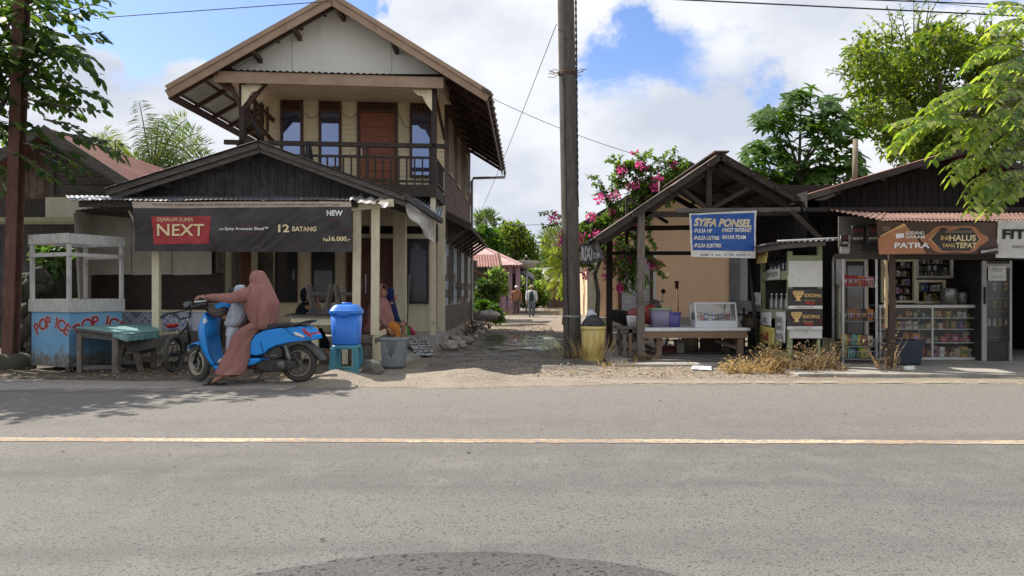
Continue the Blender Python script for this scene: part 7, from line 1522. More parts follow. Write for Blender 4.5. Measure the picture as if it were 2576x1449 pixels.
mb = MB(); mb.box(c0, c1, cy1, cy1+.02, .04, cz); mb.build('back_panel', BROWN_BOARD, ct2)
R.seed(71)
SHL = (('white and red goods', ('blue', 'blue', 'white', 'red', 'pink', 'red', 'cream', 'cream')), ('pink and orange bundles', ('white', 'pink', 'orange', 'pink', 'brown', 'red', 'red')), ('small stacked cartons', ('red', 'blue', 'yellow', 'pink', 'white', 'green', 'yellow', 'green', 'red', 'red', 'blue', 'yellow')), ('jars and pouches', ('orange', 'cream', 'orange', 'brown', 'orange', 'teal', 'teal', 'orange', 'yellow', 'green', 'white', 'yellow')))
tier = ('bottom', 'second', 'third', 'top')
for li, (nm, cs) in enumerate(SHL):
    n = len(cs); z = shz[li]
    for i in range(n*2):
        cn = cs[i//2] if R.random() < .7 else R.choice(('white', 'cream', 'red', 'green', 'yellow', 'brown')); w = (c1-c0)/n/2; x = c0+w*(i+.5); hmax = (shz[li+1] if li < 3 else cz-.05)-z-.05
        packet((x, cy0+.12+.1*R.random(), z+.001), w*R.uniform(.75, 1), hmax*R.choice((.4, .55, .7, .85, .95)), .12, CN[cn], R.uniform(-.05, .05), 'grocery_pack', nm.rsplit(' ', 1)[0]+' pack on the '+tier[li]+' shelf of the long glass counter', 'grocery', 'packs on the '+tier[li]+' counter shelf', li in (1, 3) and i % 2 == 0)
# wall cabinets
def cabinet(lab, u0, u1, v0, v1, y, nsh, npk, sc_, seed, dep=.3, door=True):
    o = thing('wall_cabinet', P((u0+u1)/2, v1, y+.1), lab, 'cabinet'); x0, x1, z0, z1 = X(u0, y), X(u1, y), Z(v1, y), Z(v0, y)
    mb = MB(); frame(mb, x0, x1, z0, z1, y, .045, .04); mb.build('frame', CREAM_POST if door else FR2, o)
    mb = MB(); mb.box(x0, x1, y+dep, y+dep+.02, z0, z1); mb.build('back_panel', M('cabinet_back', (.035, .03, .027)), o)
    mb = MB()
    for j in range(nsh): z = lerp(z0, z1, j/nsh)+(.03 if j == 0 else 0); mb.box(x0+.02, x1-.02, y+.005, y+dep, z, z+.012)
    mb.build('shelf', WOOD_GREYX, o); R.seed(seed)
    for j in range(nsh):
        z = lerp(z0, z1, j/nsh)+(.043 if j == 0 else .013); q = (z1-z0)/nsh
        for i in range(npk):
            if R.random() < .15: continue
            w = (x1-x0-.1)/npk; packet((x0+.05+w*(i+.5), y+.06+.08*R.random(), z), w*R.uniform(.55, .9), q*R.uniform(.4, .75), .06, CN[R.choice(sc_)], 0, 'small_carton', 'small carton on a shelf of the '+lab.split(',')[0], 'carton', 'cartons in the '+lab.split(',')[0], False)
cabinet('tall glazed cabinet, behind the shop post', 2214, 2302, 652, 762, 13.2, 5, 8, ('white', 'cream', 'lilac', 'black', 'brown'), 1)
cabinet('open medicine shelf, below the brown banner', 2302, 2395, 628, 700, 13.5, 4, 11, ('white', 'white', 'green', 'cream', 'teal', 'black'), 2, .3, False)
cabinet('small glazed box case, standing on the glass counter', 2302, 2376, 704, 764, 13.2, 2, 9, ('white', 'cream', 'green', 'yellow', 'blue', 'white'), 3)
mb = MB(); y = 12.85; mb.loft([((X(2387, y), y, cz), V((.11, 0, 0)), V((0, .1, 0))), ((X(2387, y), y, cz+.26), V((.11, 0, 0)), V((0, .1, 0))), ((X(2387, y), y, cz+.29), V((.09, 0, 0)), V((0, .08, 0)))], 20, 0, True, True, rsq(5)); mb.build('storage_jar', glassmat('hazy_jar', (.2, .2, .17), .1, .2, .3), None, 'square hazy plastic jar standing on the glass counter', 'jar')
mb = MB(); mb.lathe([(.08, 0), (.08, .2), (.07, .22), (.001, .225)], (X(2420, y), y, cz), 16); mb.build('tin', M('patterned_tin', (.12, .12, .11), (.3, .3, .28), .4, 18, metal=.4), None, 'round patterned tin on the glass counter near the fridge', 'tin')
mb = MB(); mb.blob((X(2400, 12.8), 12.8, cz+.045), .05, 3, .05); mb.build('fruit', CN['cream'], None, 'small round pale fruit between jar and tin on the counter', 'fruit')
# drinks fridge
fy0 = 12.45; f0, f1 = X(2471, fy0), X(2546, fy0); fz = Z(656, fy0)
fr = thing('drinks_fridge', ((f0+f1)/2, 12.75, .035), 'tall dark glass-door drinks fridge with a handwritten closed note', 'fridge')
mb = MB(); mb.box(f0, f1, fy0+.03, fy0+.6, .04, fz); mb.build('cabinet', M('charcoal_enamel', (.03, .03, .032), (.04, .04, .042), .4, 4), fr, bev=.01)
mb = MB(); mb.box(f0, f0+.075, fy0-.0, fy0+.03, .04, fz); mb.box(f1-.04, f1, fy0, fy0+.03, .04, fz); mb.box(f0+.075, f1-.04, fy0, fy0+.03, fz-.12, fz-.05); mb.build('door_frame', M('worn_fridge_trim', (.4, .4, .39), (.3, .3, .29)), fr)
mb = MB()
for i in range(5): z = lerp(.42, fz-.3, i/4.5); mb.box(f0+.08, f1-.05, fy0+.02, fy0+.03, z, z+.02)
mb.build('shelf', M('fridge_shelf', (.3, .31, .3)), fr)
mb = MB(); mb.box(f0+.076, f1-.042, fy0+.004, fy0+.008, .36, fz-.13); mb.build('pane', glassmat('fridge_glass', (.025, .027, .026), .04, .1, .6), fr)
mb = MB(); mb.box(f0+.02, f0+.05, fy0-.03, fy0, Z(765, fy0), Z(722, fy0)); mb.build('handle', BLACK, fr, bev=.004)
nt_ = panel('paper_note', 2486, 2531, 669, 706, PAPER, None, fy0-.015, .003); tag(nt_, 'handwritten closed note taped to the drinks fridge door', 'note')
mb = MB(); txt(mb, 'TUTUP', 2493, 684, fy0-.015, 9, 28, 0, -.01); txt(mb, 'RenaTaL', 2493, 700, fy0-.015, 8, 33, 0, -.015); mb.build('lettering', INK_GREY, nt_)
R.seed(19)
for i in range(12): packet((lerp(f0+.12, f1-.1, (i % 4)/3), fy0+.011, lerp(.42, fz-.3, (i//4+.6)/3.3)+.021), .05, .12, .008, CN[R.choice(('white', 'yellow', 'brown', 'orange'))], 0, 'drink_carton', 'small drink carton standing dim behind the fridge glass', 'drink', 'drinks behind the fridge glass', False)
# crate, block, litter
yc = 11.75; x0, x1 = X(2254, yc), X(2326, yc); NAVYP = M('navy_plastic', (.03, .045, .075), (.025, .038, .062), .5, 5)
cr = thing('plastic_crate', ((x0+x1)/2, yc+.15, .035), 'navy perforated plastic crate on the shop floor by the post', 'crate')
z1 = Z(860, yc); mb = MB()
def tap(t): return (lerp(x0+.05, x0, t), lerp(x1-.05, x1, t), lerp(yc+.03, yc, t), lerp(yc+.33, yc+.36, t), lerp(.04, z1, t))
nr_ = 12
for i in range(nr_+1):
    a = tap(i/nr_); h = .008 if 0 < i < nr_-1 else .03
    mb.box(a[0], a[1], a[2], a[2]+.012, a[4]-h, a[4]+h*.4); mb.box(a[0], a[1], a[3]-.012, a[3], a[4]-h, a[4]+h*.4); mb.box(a[0], a[0]+.012, a[2]+.012, a[3]-.012, a[4]-h, a[4]+h*.4); mb.box(a[1]-.012, a[1], a[2]+.012, a[3]-.012, a[4]-h, a[4]+h*.4)
a, b = tap(0), tap(1)
for i in range(21): t = i/20; mb.bar((lerp(a[0], a[1], t), a[2]+.006, a[4]), (lerp(b[0], b[1], t), b[2]+.006, b[4]), .014, .006, (0, 1, 0)); mb.bar((lerp(a[0], a[1], t), a[3]-.006, a[4]), (lerp(b[0], b[1], t), b[3]-.006, b[4]), .014, .006, (0, 1, 0))
mb.box(a[0], a[1], a[2], a[3], .036, .05); mb.build('mesh_body', NAVYP, cr)
mb = MB(); mb.box(b[0]-.02, b[1]+.02, b[2]-.02, b[2]+.012, b[4]-.02, b[4]+.02); mb.box(b[0]-.02, b[1]+.02, b[3]-.012, b[3]+.02, b[4]-.02, b[4]+.02); mb.box(b[0]-.02, b[0]+.012, b[2]+.012, b[3]-.012, b[4]-.02, b[4]+.02); mb.box(b[1]-.012, b[1]+.02, b[2]+.012, b[3]-.012, b[4]-.02, b[4]+.02); mb.build('rim', NAVYP, cr)
yq = 12.0; mb = MB(); mb.box(X(2062, yq), X(2085, yq), yq, yq+.3, 0, Z(850, yq)); mb.box(X(2087, yq), X(2102, yq), yq+.01, yq+.3, 0, Z(852, yq)); mb.build('stone_block', M('mossy_block', (.12, .11, .07), (.08, .075, .05), .9, 5), None, 'squat mossy block pair standing between the kiosk and the snack rack', 'block', bev=.01)
mb = MB(); c = V((X(2272, 11.0), 10.85, .075)); mb.lathe([(.035, -.07), (.045, .07)], c, 16, 0, (1, .2, .0)); mb.ring(c+V((.07, .014, 0)), (1, .2, 0), .045, .004, 16, 5); mb.build('paper_cup', WHITE, None, 'white paper cup lying on its side at the shop slab edge', 'cup')
# ================================================================ down the lane
def roofq(name, mat, par, a, b, c, d, waves, amp=.03): mb = MB(); mb.corr(a, b, c, d, waves, amp, 0, .01, 0, 2, 4); return mb.build(name, mat, par)
yk_ = 45.0
kh = thing('pink_house', (X(1240, yk_), yk_+4, -.15), 'pink lane house with maroon ribbed hip roof beyond the shrubs', 'house')
PINKP = M('pink_plaster', (.3, .18, .22), (.25, .15, .185), .8, 2)
mb = MB(); mb.box(X(1150, yk_), X(1302, yk_), yk_+.8, yk_+1, -.2, Z(668, yk_)); mb.box(X(1302, yk_)-.2, X(1302, yk_), yk_+1, yk_+9, -.2, Z(668, yk_)); mb.build('wall', PINKP, kh)
for u in (1268, 1283, 1303): mb = MB(); mb.box(X(u, yk_)-.14, X(u, yk_)+.14, yk_-.1, yk_+.18, -.2, Z(668, yk_)); mb.build('porch_pillar', PINKP, kh)
mb = MB(); mb.box(X(1130, yk_), X(1306, yk_), yk_-.2, yk_+.8, Z(672, yk_), Z(664, yk_)); mb.build('porch_beam', PINKP, kh)
mb = MB(); mb.box(X(1288, yk_), X(1299, yk_), yk_+.74, yk_+.8, Z(745, yk_), Z(688, yk_)); mb.box(X(1273, yk_), X(1280, yk_), yk_+.74, yk_+.8, Z(755, yk_), Z(690, yk_)); mb.build('window', HOLE, kh)
r0, r1 = P(1195, 612, yk_+3), P(1312, 666, yk_-1); roofq('roof', RED_ROOF, kh, P(1100, 668, yk_-1), r1, r0, P(1090, 612, yk_+3), 30); roofq('roof', RED_ROOF, kh, r1, V((r1.x+.5, yk_+9, r1.z)), V((r0.x+.2, yk_+7, r0.z)), r0, 24)
mb = MB(); mb.bar(r0, r1, .25, .1); mb.build('ridge_cap', M('pale_ridge', (.5, .32, .3)), kh)
ys_ = 33.0; sh2 = thing('lane_shed', (X(1215, ys_), ys_+1, -.1), 'dark timber shed with rusty tin roof behind the tall house', 'shed')
mb = MB(); mb.box(X(1120, ys_), X(1232, ys_), ys_+.8, ys_+4, -.2, Z(665, ys_)); mb.box(X(1120, 30), X(1199, 30), 30, 30.2, -.2, Z(655, 30)); mb.build('wall', WOOD_DARK, sh2)
roofq('roof', RUST_SHEET, sh2, P(1120, 671, ys_-.5), P(1262, 671, ys_-.5), P(1256, 640, ys_+2.5), P(1120, 640, ys_+2.5), 20); mb = MB(); mb.bar(P(1262, 672, ys_-.5), P(1254, 638, ys_+2.4), .08, .16); mb.bar(P(1190, 680, 29), P(1245, 705, 31), .1, .1); mb.build('barge_board', WOOD_BROWN, sh2)
yd_ = 46.0; ds = thing('satellite_dish', P(1322, 778, yd_), 'big pale mesh satellite dish facing up on a pole beside the lane', 'satellite dish')
mb = MB(); c = P(1324, 676, yd_); mb.lathe([(.001, 0), (.25, .03), (.5, .13), (.72, .3), (.85, .44), (.83, .44), (.5, .17), (.001, .05)], c, 30, 0, (.02, .06, 1)); mb.build('bowl', M('pale_mesh', (.42, .41, .36), (.34, .33, .29), .7, 20, bump=.3), ds)
mb = MB(); mb.tube([c, P(1324, 790, yd_)], .06, 8); mb.tube([c+V((-.4, 0, .35)), c+V((0, 0, .75))], .012, 4); mb.tube([c+V((.4, 0, .35)), c+V((0, 0, .75))], .012, 4); mb.lathe([(.05, 0), (.05, .12)], c+V((0, 0, .72)), 8); mb.build('mast', STEEL, ds)
yg_ = 62.0; gh = thing('grey_roof_house', (X(1400, yg_), yg_+3, -.2), 'far house with pale grey tin roof at the bend of the lane', 'house')
mb = MB(); mb.box(X(1378, yg_), X(1480, yg_), yg_+1, yg_+5, -.3, Z(708, yg_)); mb.build('wall', M('brick_red_wall', (.2, .1, .07), (.1, .06, .045)), gh)
roofq('roof', M('pale_tin', (.5, .5, .46), (.38, .38, .35), .5, 2), gh, P(1374, 705, yg_), P(1500, 712, yg_), P(1490, 672, yg_+5), P(1345, 674, yg_+5), 26); mb = MB(); mb.bar(P(1376, 707, yg_-.1), P(1405, 685, yg_-.1), .15, .2); mb.build('barge_board', WOOD_GREYX, gh)
for u in (1384, 1421): mb = MB(); mb.box(X(u, yg_)-.1, X(u, yg_)+.1, yg_+.3, yg_+.5, -.3, Z(708, yg_)); mb.build('post', WOOD_GREY, gh)
mb = MB(); ya = 50; mb.corr(P(1300, 680, ya), P(1345, 705, ya), P(1342, 690, ya+3), P(1302, 668, ya+3), 10, .02); mb.bar(P(1300, 682, ya), P(1345, 707, ya), .08, .12); mb.bar(P(1337, 705, ya), P(1337, 775, ya), .12, .12, (0, 1, 0)); mb.build('lean_to', ZINC_DARK, None, 'small dark lean-to roof behind the satellite dish mast', 'lean-to')
# two men walking
def man(lab, u, vf, y, hgt, step, shirt, trouser, cap, brim, vest=None):
    z0 = Z(vf, y); x = X(u, y); s = hgt/1.68; q = lambda a, b, c: V((x+a*s, y+b*s, z0+c*s))
    J = dict(pelvis=q(0, 0, .92), chest=q(0, 0, 1.28), neck=q(0, 0, 1.46), head=q(0, -.02, 1.57), face=(0, -1, -.1), shoulder=[q(-.2, 0, 1.38), q(.2, 0, 1.38)], elbow=[q(-.27, .05, 1.1), q(.27, .02, 1.1)], wrist=[q(-.27, -.08, .86), q(.28, -.1, .87)], hand=[(0, -.1, -1)]*2, thumb=[(.4, -1, 0), (-.4, -1, 0)],
        hip=[q(-.09, 0, .9), q(.09, 0, .9)], knee=[q(-.1, -.06, .5), q(.1, -.1-step*.3, .5)], ankle=[q(-.1, .02, .08), q(.1, step, .1)], toe=[q(-.11, -.13, .03), q(.12, step-.14, .04)])
    p = person(lab, q(0, 0, 0), J, s)
    mb = MB(); mb.loft([(q(0, 0, z), V((a*s, 0, 0)), V((0, b*s, 0))) for z, a, b in ((1.45, .08, .07), (1.42, .17, .1), (1.32, .23, .13), (1.1, .21, .135), (.85, .22, .14), (.8, .22, .14))], 24, 0, True, True, folds(5, .03)); mb.build('shirt', shirt, p)
    for i in range(2):
        a, b, c = J['shoulder'][i], J['elbow'][i], J['wrist'][i]; mb = MB(); pts = [a, a.lerp(b, .5), b, b.lerp(c, .6), b.lerp(c, .95)]; mb.tube(pts, [.075*s, .07*s, .06*s, .052*s, .048*s], 10); mb.build('sleeve', shirt, p)
        a, b, c = J['hip'][i]+V((0, 0, .05)), J['knee'][i], J['ankle'][i]; mb = MB(); mb.tube([a, a.lerp(b, .5), b, b.lerp(c, .5), c], [.115*s, .105*s, .085*s, .08*s, .075*s], 12); mb.build('trouser_leg', trouser, p)
        mb = MB(); mb.blob(c.lerp(J['toe'][i], .55)+V((0, 0, -.02)), (.05*s, .13*s, .04*s), 1, 0); mb.build('shoe', RUBBER, p)
    if vest: mb = MB(); mb.loft([(q(0, -.012, z), V((a*s, 0, 0)), V((0, b*s, 0))) for z, a, b in ((1.36, .13, .13), (1.2, .17, .145), (.95, .19, .15), (.83, .2, .15))], 22); mb.build('vest', vest, p)
    mb = MB(); h = J['head']; mb.loft([(h+V((0, 0, d*s)), V((r*s, 0, 0)), V((0, r*1.1*s, 0))) for d, r in ((.03, .098), (.07, .1), (.12, .085), (.15, .04))], 16)
    if brim: mb.loft([(h+V((0, -.06, .035*s)), V((.14*s, 0, 0)), V((0, .17*s, 0))), (h+V((0, -.06, .05*s)), V((.135*s, 0, 0)), V((0, .16*s, 0)))], 16)
    mb.build('cap', cap, p)
man('man in a white skullcap and brown batik shirt walking down the lane', 1299, 792, 41.5, 1.6, .25, M('orange_brown_batik', (.3, .12, .05), (.1, .06, .04), .8, 14, bump=0), M('dark_brown_trousers', (.07, .055, .045)), WHITE, False)
man('man in brimmed hat and white-sleeved dark vest walking along the lane', 1337, 797, 40, 1.68, .3, M('white_cotton', (.6, .61, .62)), M('faded_denim', (.13, .16, .19), (.09, .11, .14)), M('straw_hat', (.5, .43, .3)), True, M('dark_green_vest', (.025, .045, .045)))
mb = MB(); mb.loft([(P(1222, 800, 23), V((.2, 0, 0)), V((0, .2, 0))), (P(1225, 790, 23), V((.32, 0, 0)), V((0, .25, 0))), (P(1222, 783, 23), V((.2, 0, 0)), V((0, .18, 0)))], 12); mb.blob(P(1228, 793, 22.6), (.35, .2, .14), 9, .35, 14, 8, fr=2.4); mb.build('rubbish_sack', M('pale_sack', (.5, .48, .46), (.36, .28, .26), .8, 4), None, 'pale torn rubbish sacks heaped below the downpipe by the lane', 'sack')
# ================================================================ vegetation
rng = np.random.default_rng(5)
def unit(n): v = rng.normal(size=(n, 3)); return v/np.linalg.norm(v, axis=1)[:, None]
LEAF_DARK = leafmat('glossy_dark_leaf', [(.015, .035, .012), (.028, .06, .018), (.045, .09, .025), (.1, .15, .03)], .5, .5)
LEAF_MID = leafmat('olive_leaf', [(.035, .07, .016), (.07, .12, .024), (.12, .17, .03), (.2, .22, .045)], .55, .5)
LEAF_BROAD = leafmat('broad_green_leaf', [(.03, .075, .012), (.055, .125, .018), (.1, .18, .03)], .4, .5)
LEAF_YG = leafmat('yellow_green_leaf', [(.04, .09, .02), (.1, .18, .03), (.18, .27, .07), (.3, .36, .17)], .4, .4)
LEAF_LIME = leafmat('pale_lime_leaflet', [(.05, .11, .02), (.13, .21, .03), (.22, .29, .05), (.33, .37, .14)], .45, .4)
LEAF_PALM = leafmat('palm_leaflet', [(.05, .09, .03), (.08, .13, .04), (.13, .17, .06)], .5, .4)
LEAF_YPALM = leafmat('yellow_palm_leaflet', [(.12, .18, .03), (.2, .26, .05), (.26, .3, .08)], .5, .4)
LEAF_BOUG = leafmat('bougainvillea_leaf', [(.04, .09, .018), (.08, .15, .025), (.14, .22, .04)], .5, .45)
PETAL = leafmat('magenta_bract', [(.5, .06, .22), (.6, .12, .32), (.66, .2, .4)], .4, .6, (1, .5, .8))
DRY = leafmat('dry_straw', [(.28, .19, .08), (.36, .26, .12), (.42, .32, .16)], .3, .8, (1, .9, .6))
DRYB = leafmat('dry_brown_weed', [(.12, .08, .045), (.2, .14, .08), (.3, .22, .12)], .25, .8, (1, .9, .6))
BARK = M('grey_bark', (.16, .135, .11), (.09, .075, .06), .9, 6, (4, 4, 1), .5, 30)
def twigs(mb, pts, r0): mb.tube(pts, [lerp(r0, r0*.35, i/(len(pts)-1)) for i in range(len(pts))], 6)
def spray(start, d, length, n, L, Wd, droop, out, jit=.35, updir=(0, 0, 1)):
    """one leafy twig; leaves alternate along it. Appends to out and returns the twig path"""
    d = V(d).normalized(); p = V(start); path = [p.copy()]; B, D, U = [], [], []
    for i in range(n):
        d = (d+V((0, 0, -droop/n))+V((R.uniform(-1, 1), R.uniform(-1, 1), R.uniform(-1, 1)))*.1).normalized(); p = p+d*length/n; path.append(p.copy())
        sd = d.cross(V(updir)); sd = sd.normalized() if sd.length > .05 else V((1, 0, 0)); s = 1 if i % 2 else -1
        dd = (sd*s*.8+d*.55+V((0, 0, R.uniform(-.5, .2)))+V((R.uniform(-1, 1), R.uniform(-1, 1), R.uniform(-1, 1)))*jit).normalized()
        B.append(p); D.append(dd); U.append(V(updir)+V((R.uniform(-1, 1), R.uniform(-1, 1), 0))*.5)
    B.append(p); D.append(d); U.append(V(updir))
    L_ = np.array([L*R.uniform(.5, 1.2) for _ in B]); out.append((np.array(B), np.array(D), np.array(U), L_, L_*Wd/L)); return path
def cat_leaves(out, droop=.15, rnd=False):
    B, D, U, L, Wd = [np.concatenate([o[i] for o in out]) for i in range(5)]; return (round_leaves if rnd else leaf_arrays)(B, D, U, L, Wd, droop)

# ---- shade tree at the upper left, close to the road
R.seed(101)
lt_ = thing('shade_tree', V((-8.9, 11.6, 0)), 'leafy backlit shade tree overhanging the snack cart beyond the rusty post', 'tree')
mb = MB(); tr0 = V((-8.9, 11.8, 0)); crown = V((-8.3, 11.6, 4.6)); mb.tube([tr0, tr0+V((.1, 0, 1.5)), tr0+V((.2, -.05, 3)), crown], [.19, .16, .13, .09], 10)
out = []
def limb(e): 
    e = V(e); a = tr0.lerp(crown, R.uniform(.6, .95)); m = a.lerp(e, .5)+V((0, 0, .25)); twigs(mb, [a, m, e], .03); return e
for i in range(400):
    u, v, y = R.uniform(-950, -220), R.uniform(-220, 320), R.uniform(10.0, 12.5)
    if i < 100:
        u, v, y = R.uniform(-220, 150), R.uniform(-70, 350), R.uniform(10.9, 13.0)
        if v > 230 and u > 60: continue
    if u > 120 and v > 130 and v < 210: continue
    c = P(u, v, y)
    if i < 24: limb(P(u, v, max(y, 12.0)))
    for k in range(3): spray(c+V((R.uniform(-.2, .2), R.uniform(-.2, .2), R.uniform(-.15, .15))), (R.uniform(-.3, 1), R.uniform(-.6, .6), R.uniform(-.3, .5)), R.uniform(.45, .8), 9, .21, .11, .7, out)
for (u, v, dx, dz, ln) in ((120, 130, 1, .0, 1.0), (150, 215, 1, -.1, .75), (110, 300, 1, -.15, 1.1), (130, 330, 1, -.2, 1.05), (60, 250, 1, -.1, 1.1), (150, 40, 1, .2, .7), (180, 90, 1, .1, .5), (60, 360, 1, -.1, 1.0), (170, 340, 1, -.15, .8), (20, 380, 1, -.3, .8), (-20, 400, .6, -.5, .6), (100, 385, .8, -.4, .5)):
    for k in range(2): p = spray(P(u, v, 11.2+.5*k), (dx, R.uniform(-.3, .3), dz), ln, 13, .2, .1, .45, out); twigs(mb, p, .012)
mb.build('trunk', BARK, lt_); v_, f_ = cat_leaves(out, .15, True); tri_mesh('crown', [(v_, f_, 0)], LEAF_DARK, lt_)

# ---- branches of a roadside tree reaching in at the upper right
R.seed(7); rt_ = thing('roadside_tree', V((9.6, 10.4, 0)), 'roadside tree with long pale green feathery twigs hanging over the white banner', 'tree')
mb = MB(); tb0 = V((9.6, 10.6, 0)); tcr = V((9.0, 10.4, 5.4)); mb.tube([tb0, tb0+V((0, 0, 2)), tcr], [.2, .16, .1], 10); out = []
fr_ = [(2480, 250, 2245, 365), (2500, 330, 2270, 330), (2540, 215, 2330, 270), (2570, 210, 2360, 290), (2480, 360, 2350, 400), (2540, 270, 2440, 345), (2570, 300, 2450, 380), (2500, 390, 2400, 430), (2530, 400, 2420, 445), (2570, 430, 2465, 480), (2520, 450, 2440, 505), (2560, 470, 2480, 520), (2590, 380, 2510, 420), (2600, 180, 2470, 190), (2560, 120, 2440, 150), (2590, 70, 2510, 60), (2600, 40, 2500, 30), (2580, 140, 2490, 220), (2600, 300, 2530, 360), (2590, 440, 2540, 490), (2470, 300, 2395, 335), (2600, 420, 2560, 470), (2420, 290, 2300, 345), (2560, 340, 2480, 400), (2620, 230, 2540, 300), (2440, 420, 2390, 440), (2530, 455, 2440, 530), (2575, 480, 2500, 530), (2500, 430, 2425, 490), (2570, 230, 2500, 260)]
for rep in range(2):
    for (u0, v0, u1, v1) in fr_:
        y = 9.6+.5*rep+R.uniform(-.2, .2); j = rep*26; a, b = P(u0+R.uniform(-j, j), v0+R.uniform(-j, j), y+.3), P(u1+R.uniform(-j, j), v1+R.uniform(-j, j), y); d = b-a; n = max(7, int(d.length/.075)); B, D, U = [], [], []; pts = []
        for i in range(n+1):
            t = i/n; p = a+d*t+V((0, 0, .22*d.length*4*t*(1-t)*.5)); pts.append(p)
            if t > .08:
                dd = d.normalized(); sd = dd.cross(V((0, 0, 1))).normalized()
                for s in (-1, 1): B.append(p); D.append(sd*s*.75+dd*.45+V((0, 0, -.45+R.uniform(-.25, .25)))); U.append(V((0, 0, 1))+sd*s*.3)
        L = np.array([.165*R.uniform(.75, 1.15) for _ in B]); out.append((np.array(B), np.array(D), np.array(U), L, L*.46)); twigs(mb, pts, .01)
        if rep == 0: twigs(mb, [tb0.lerp(tcr, R.uniform(.55, 1)), a+V((.2, 0, .1)), a], .014)
mb.build('trunk', BARK, rt_); v_, f_ = cat_leaves(out, .2, True); tri_mesh('crown', [(v_, f_, 0)], LEAF_LIME, rt_)

# ---- generic crowns
def crown_pts(cl, n):
    """points on and inside clumps (centre, radii, weight), denser near the skin"""
    cl = [(V(c), V(r)) for c, r in cl]; w = np.array([r.x*r.z for _, r in cl]); w /= w.sum(); k = rng.choice(len(cl), n, p=w); d = unit(n); rad = rng.uniform(.35, 1.0, n)**.5
    c = np.array([tuple(cl[i][0]) for i in k]); r = np.array([tuple(cl[i][1]) for i in k]); return c+d*r*rad[:, None]*(1+.15*rng.normal(size=n))[:, None], d
def tree(name, lab, base, clumps, n, L, Wd, mat, group=None, trunk_r=.2, limbs=14, seed=1):
    R.seed(seed); o = thing(name, base, lab, 'tree', group); mb = MB(); base = V(base); cc = sum((V(c) for c, _ in clumps), V())/len(clumps); fork = base.lerp(cc, .55)
    mb.tube([base-V((0, 0, .2)), base.lerp(fork, .5)+V((.1, 0, 0)), fork], [trunk_r, trunk_r*.8, trunk_r*.6], 8)
    for c, r in clumps[:limbs]: twigs(mb, [fork, fork.lerp(V(c), .5)+V((0, 0, .15)), V(c), V(c)+V((R.uniform(-.5, .5)*r[0], 0, .7*r[2]))], trunk_r*.4)
    mb.build('trunk', BARK, o); p, d = crown_pts(clumps, n); dirs = d*.6+unit(n)*.8+np.array([0, 0, -.15]); v, f = leaf_arrays(p, dirs, unit(n)*.6+np.array([0, 0, 1.0]), L*rng.uniform(.45, 1.4, n), Wd, .2); tri_mesh('crown', [(v, f, 0)], mat, o); return o
def clumps(spec, y, dy, k=1.0): return [(P(u, v, y+R.uniform(-dy, dy)), (r*y/F*k, r*y/F, r*y/F*.85*k)) for u, v, r in spec]
R.seed(55)
sp_ = []
for i in range(110):
    u = 2170+430*((i*.618) % 1); top = 128-70*math.exp(-((u-2290)/70)**2)-60*math.exp(-((u-2470)/90)**2); v = R.uniform(top, 430); 
    if u < 2230 and v > 330: continue
    sp_.append((u, v, R.uniform(30, 50)))
tree('rambling_tree', 'large rambling olive-green tree rising behind the corner shop roof', (X(2420, 23), 23, -.1), clumps(sp_, 23, 2.2), 21000, .21, .1, LEAF_MID, None, .22, 14, 3)
out = []; R.seed(66); tw = MB()
for (u, v, du, dv) in [(2200, 130, -20, -45), (2235, 90, -10, -50), (2300, 60, -5, -45), (2330, 50, 12, -40), (2355, 60, 30, -45), (2420, 110, -15, -50), (2450, 105, 5, -50), (2500, 100, 20, -45), (2180, 170, -35, -15), (2175, 215, -35, 0), (2165, 250, -25, 8), (2480, 90, 0, -40), (2270, 85, -15, -40), (2160, 320, -25, 5)]:
    for k in range(3): p = spray(P(u+R.uniform(-12, 12), v+22+R.uniform(-10, 10), 22.5), (du, R.uniform(-15, 15), -dv), 1.0, 14, .2, .07, .5, out); twigs(tw, p, .02)
rb_ = [o for o in bpy.data.objects if o.name == 'rambling_tree'][0]; v_, f_ = cat_leaves(out); tri_mesh('shoot_foliage', [(v_, f_, 0)], LEAF_MID, rb_); tw.build('twig', BARK, rb_)
# broad-leaved tree: whorls of long leaves at branch tips
R.seed(77); bt = thing('broadleaf_tree', (X(2010, 20), 20, 0), 'dark broad-leaved tree with whorled leaves between the shelter and the corner shop', 'tree'); mb = MB(); b0_ = V((X(2010, 20), 20, 0)); fk_ = P(2010, 430, 20); mb.tube([b0_, b0_+V((.1, 0, 2)), fk_], [.2, .17, .12], 8); B, D, U, Ls = [], [], [], []
cents = [(2015, 255, 48), (2105, 275, 45), (1935, 300, 34), (2050, 330, 52), (2130, 335, 38), (1960, 375, 42), (1900, 385, 32), (2060, 400, 45), (2130, 400, 36), (1990, 440, 45), (1890, 425, 34), (2090, 455, 42), (2040, 480, 40), (1940, 455, 36), (1975, 310, 28), (2150, 440, 30), (1990, 500, 40), (2110, 500, 36)]
for u, v, r in cents:
    e0 = P(u, v+r*.5, 20); twigs(mb, [fk_, fk_.lerp(e0, .5), e0], .05)
    for k in range(int(r*.55)):
        q = R.random()*2*PI; rr2 = r*R.random()**.5; y = 20+R.uniform(-1, .7); c = P(u+rr2*math.cos(q), v+rr2*math.sin(q)*.8, y); ax = V((math.cos(q)*.5, R.uniform(-.9, .2), .9)).normalized(); s1 = ax.orthogonal().normalized(); s2 = ax.cross(s1)
        if k % 5 == 0: twigs(mb, [e0, c], .018)
        for i in range(9): t = 2*PI*i/9+R.random()*.5; w_ = s1*math.cos(t)+s2*math.sin(t); B.append(c); D.append(w_*.9+ax*R.uniform(.05, .6)+V((0, 0, -.1))); U.append(ax); Ls.append(.32*R.uniform(.7, 1.15))
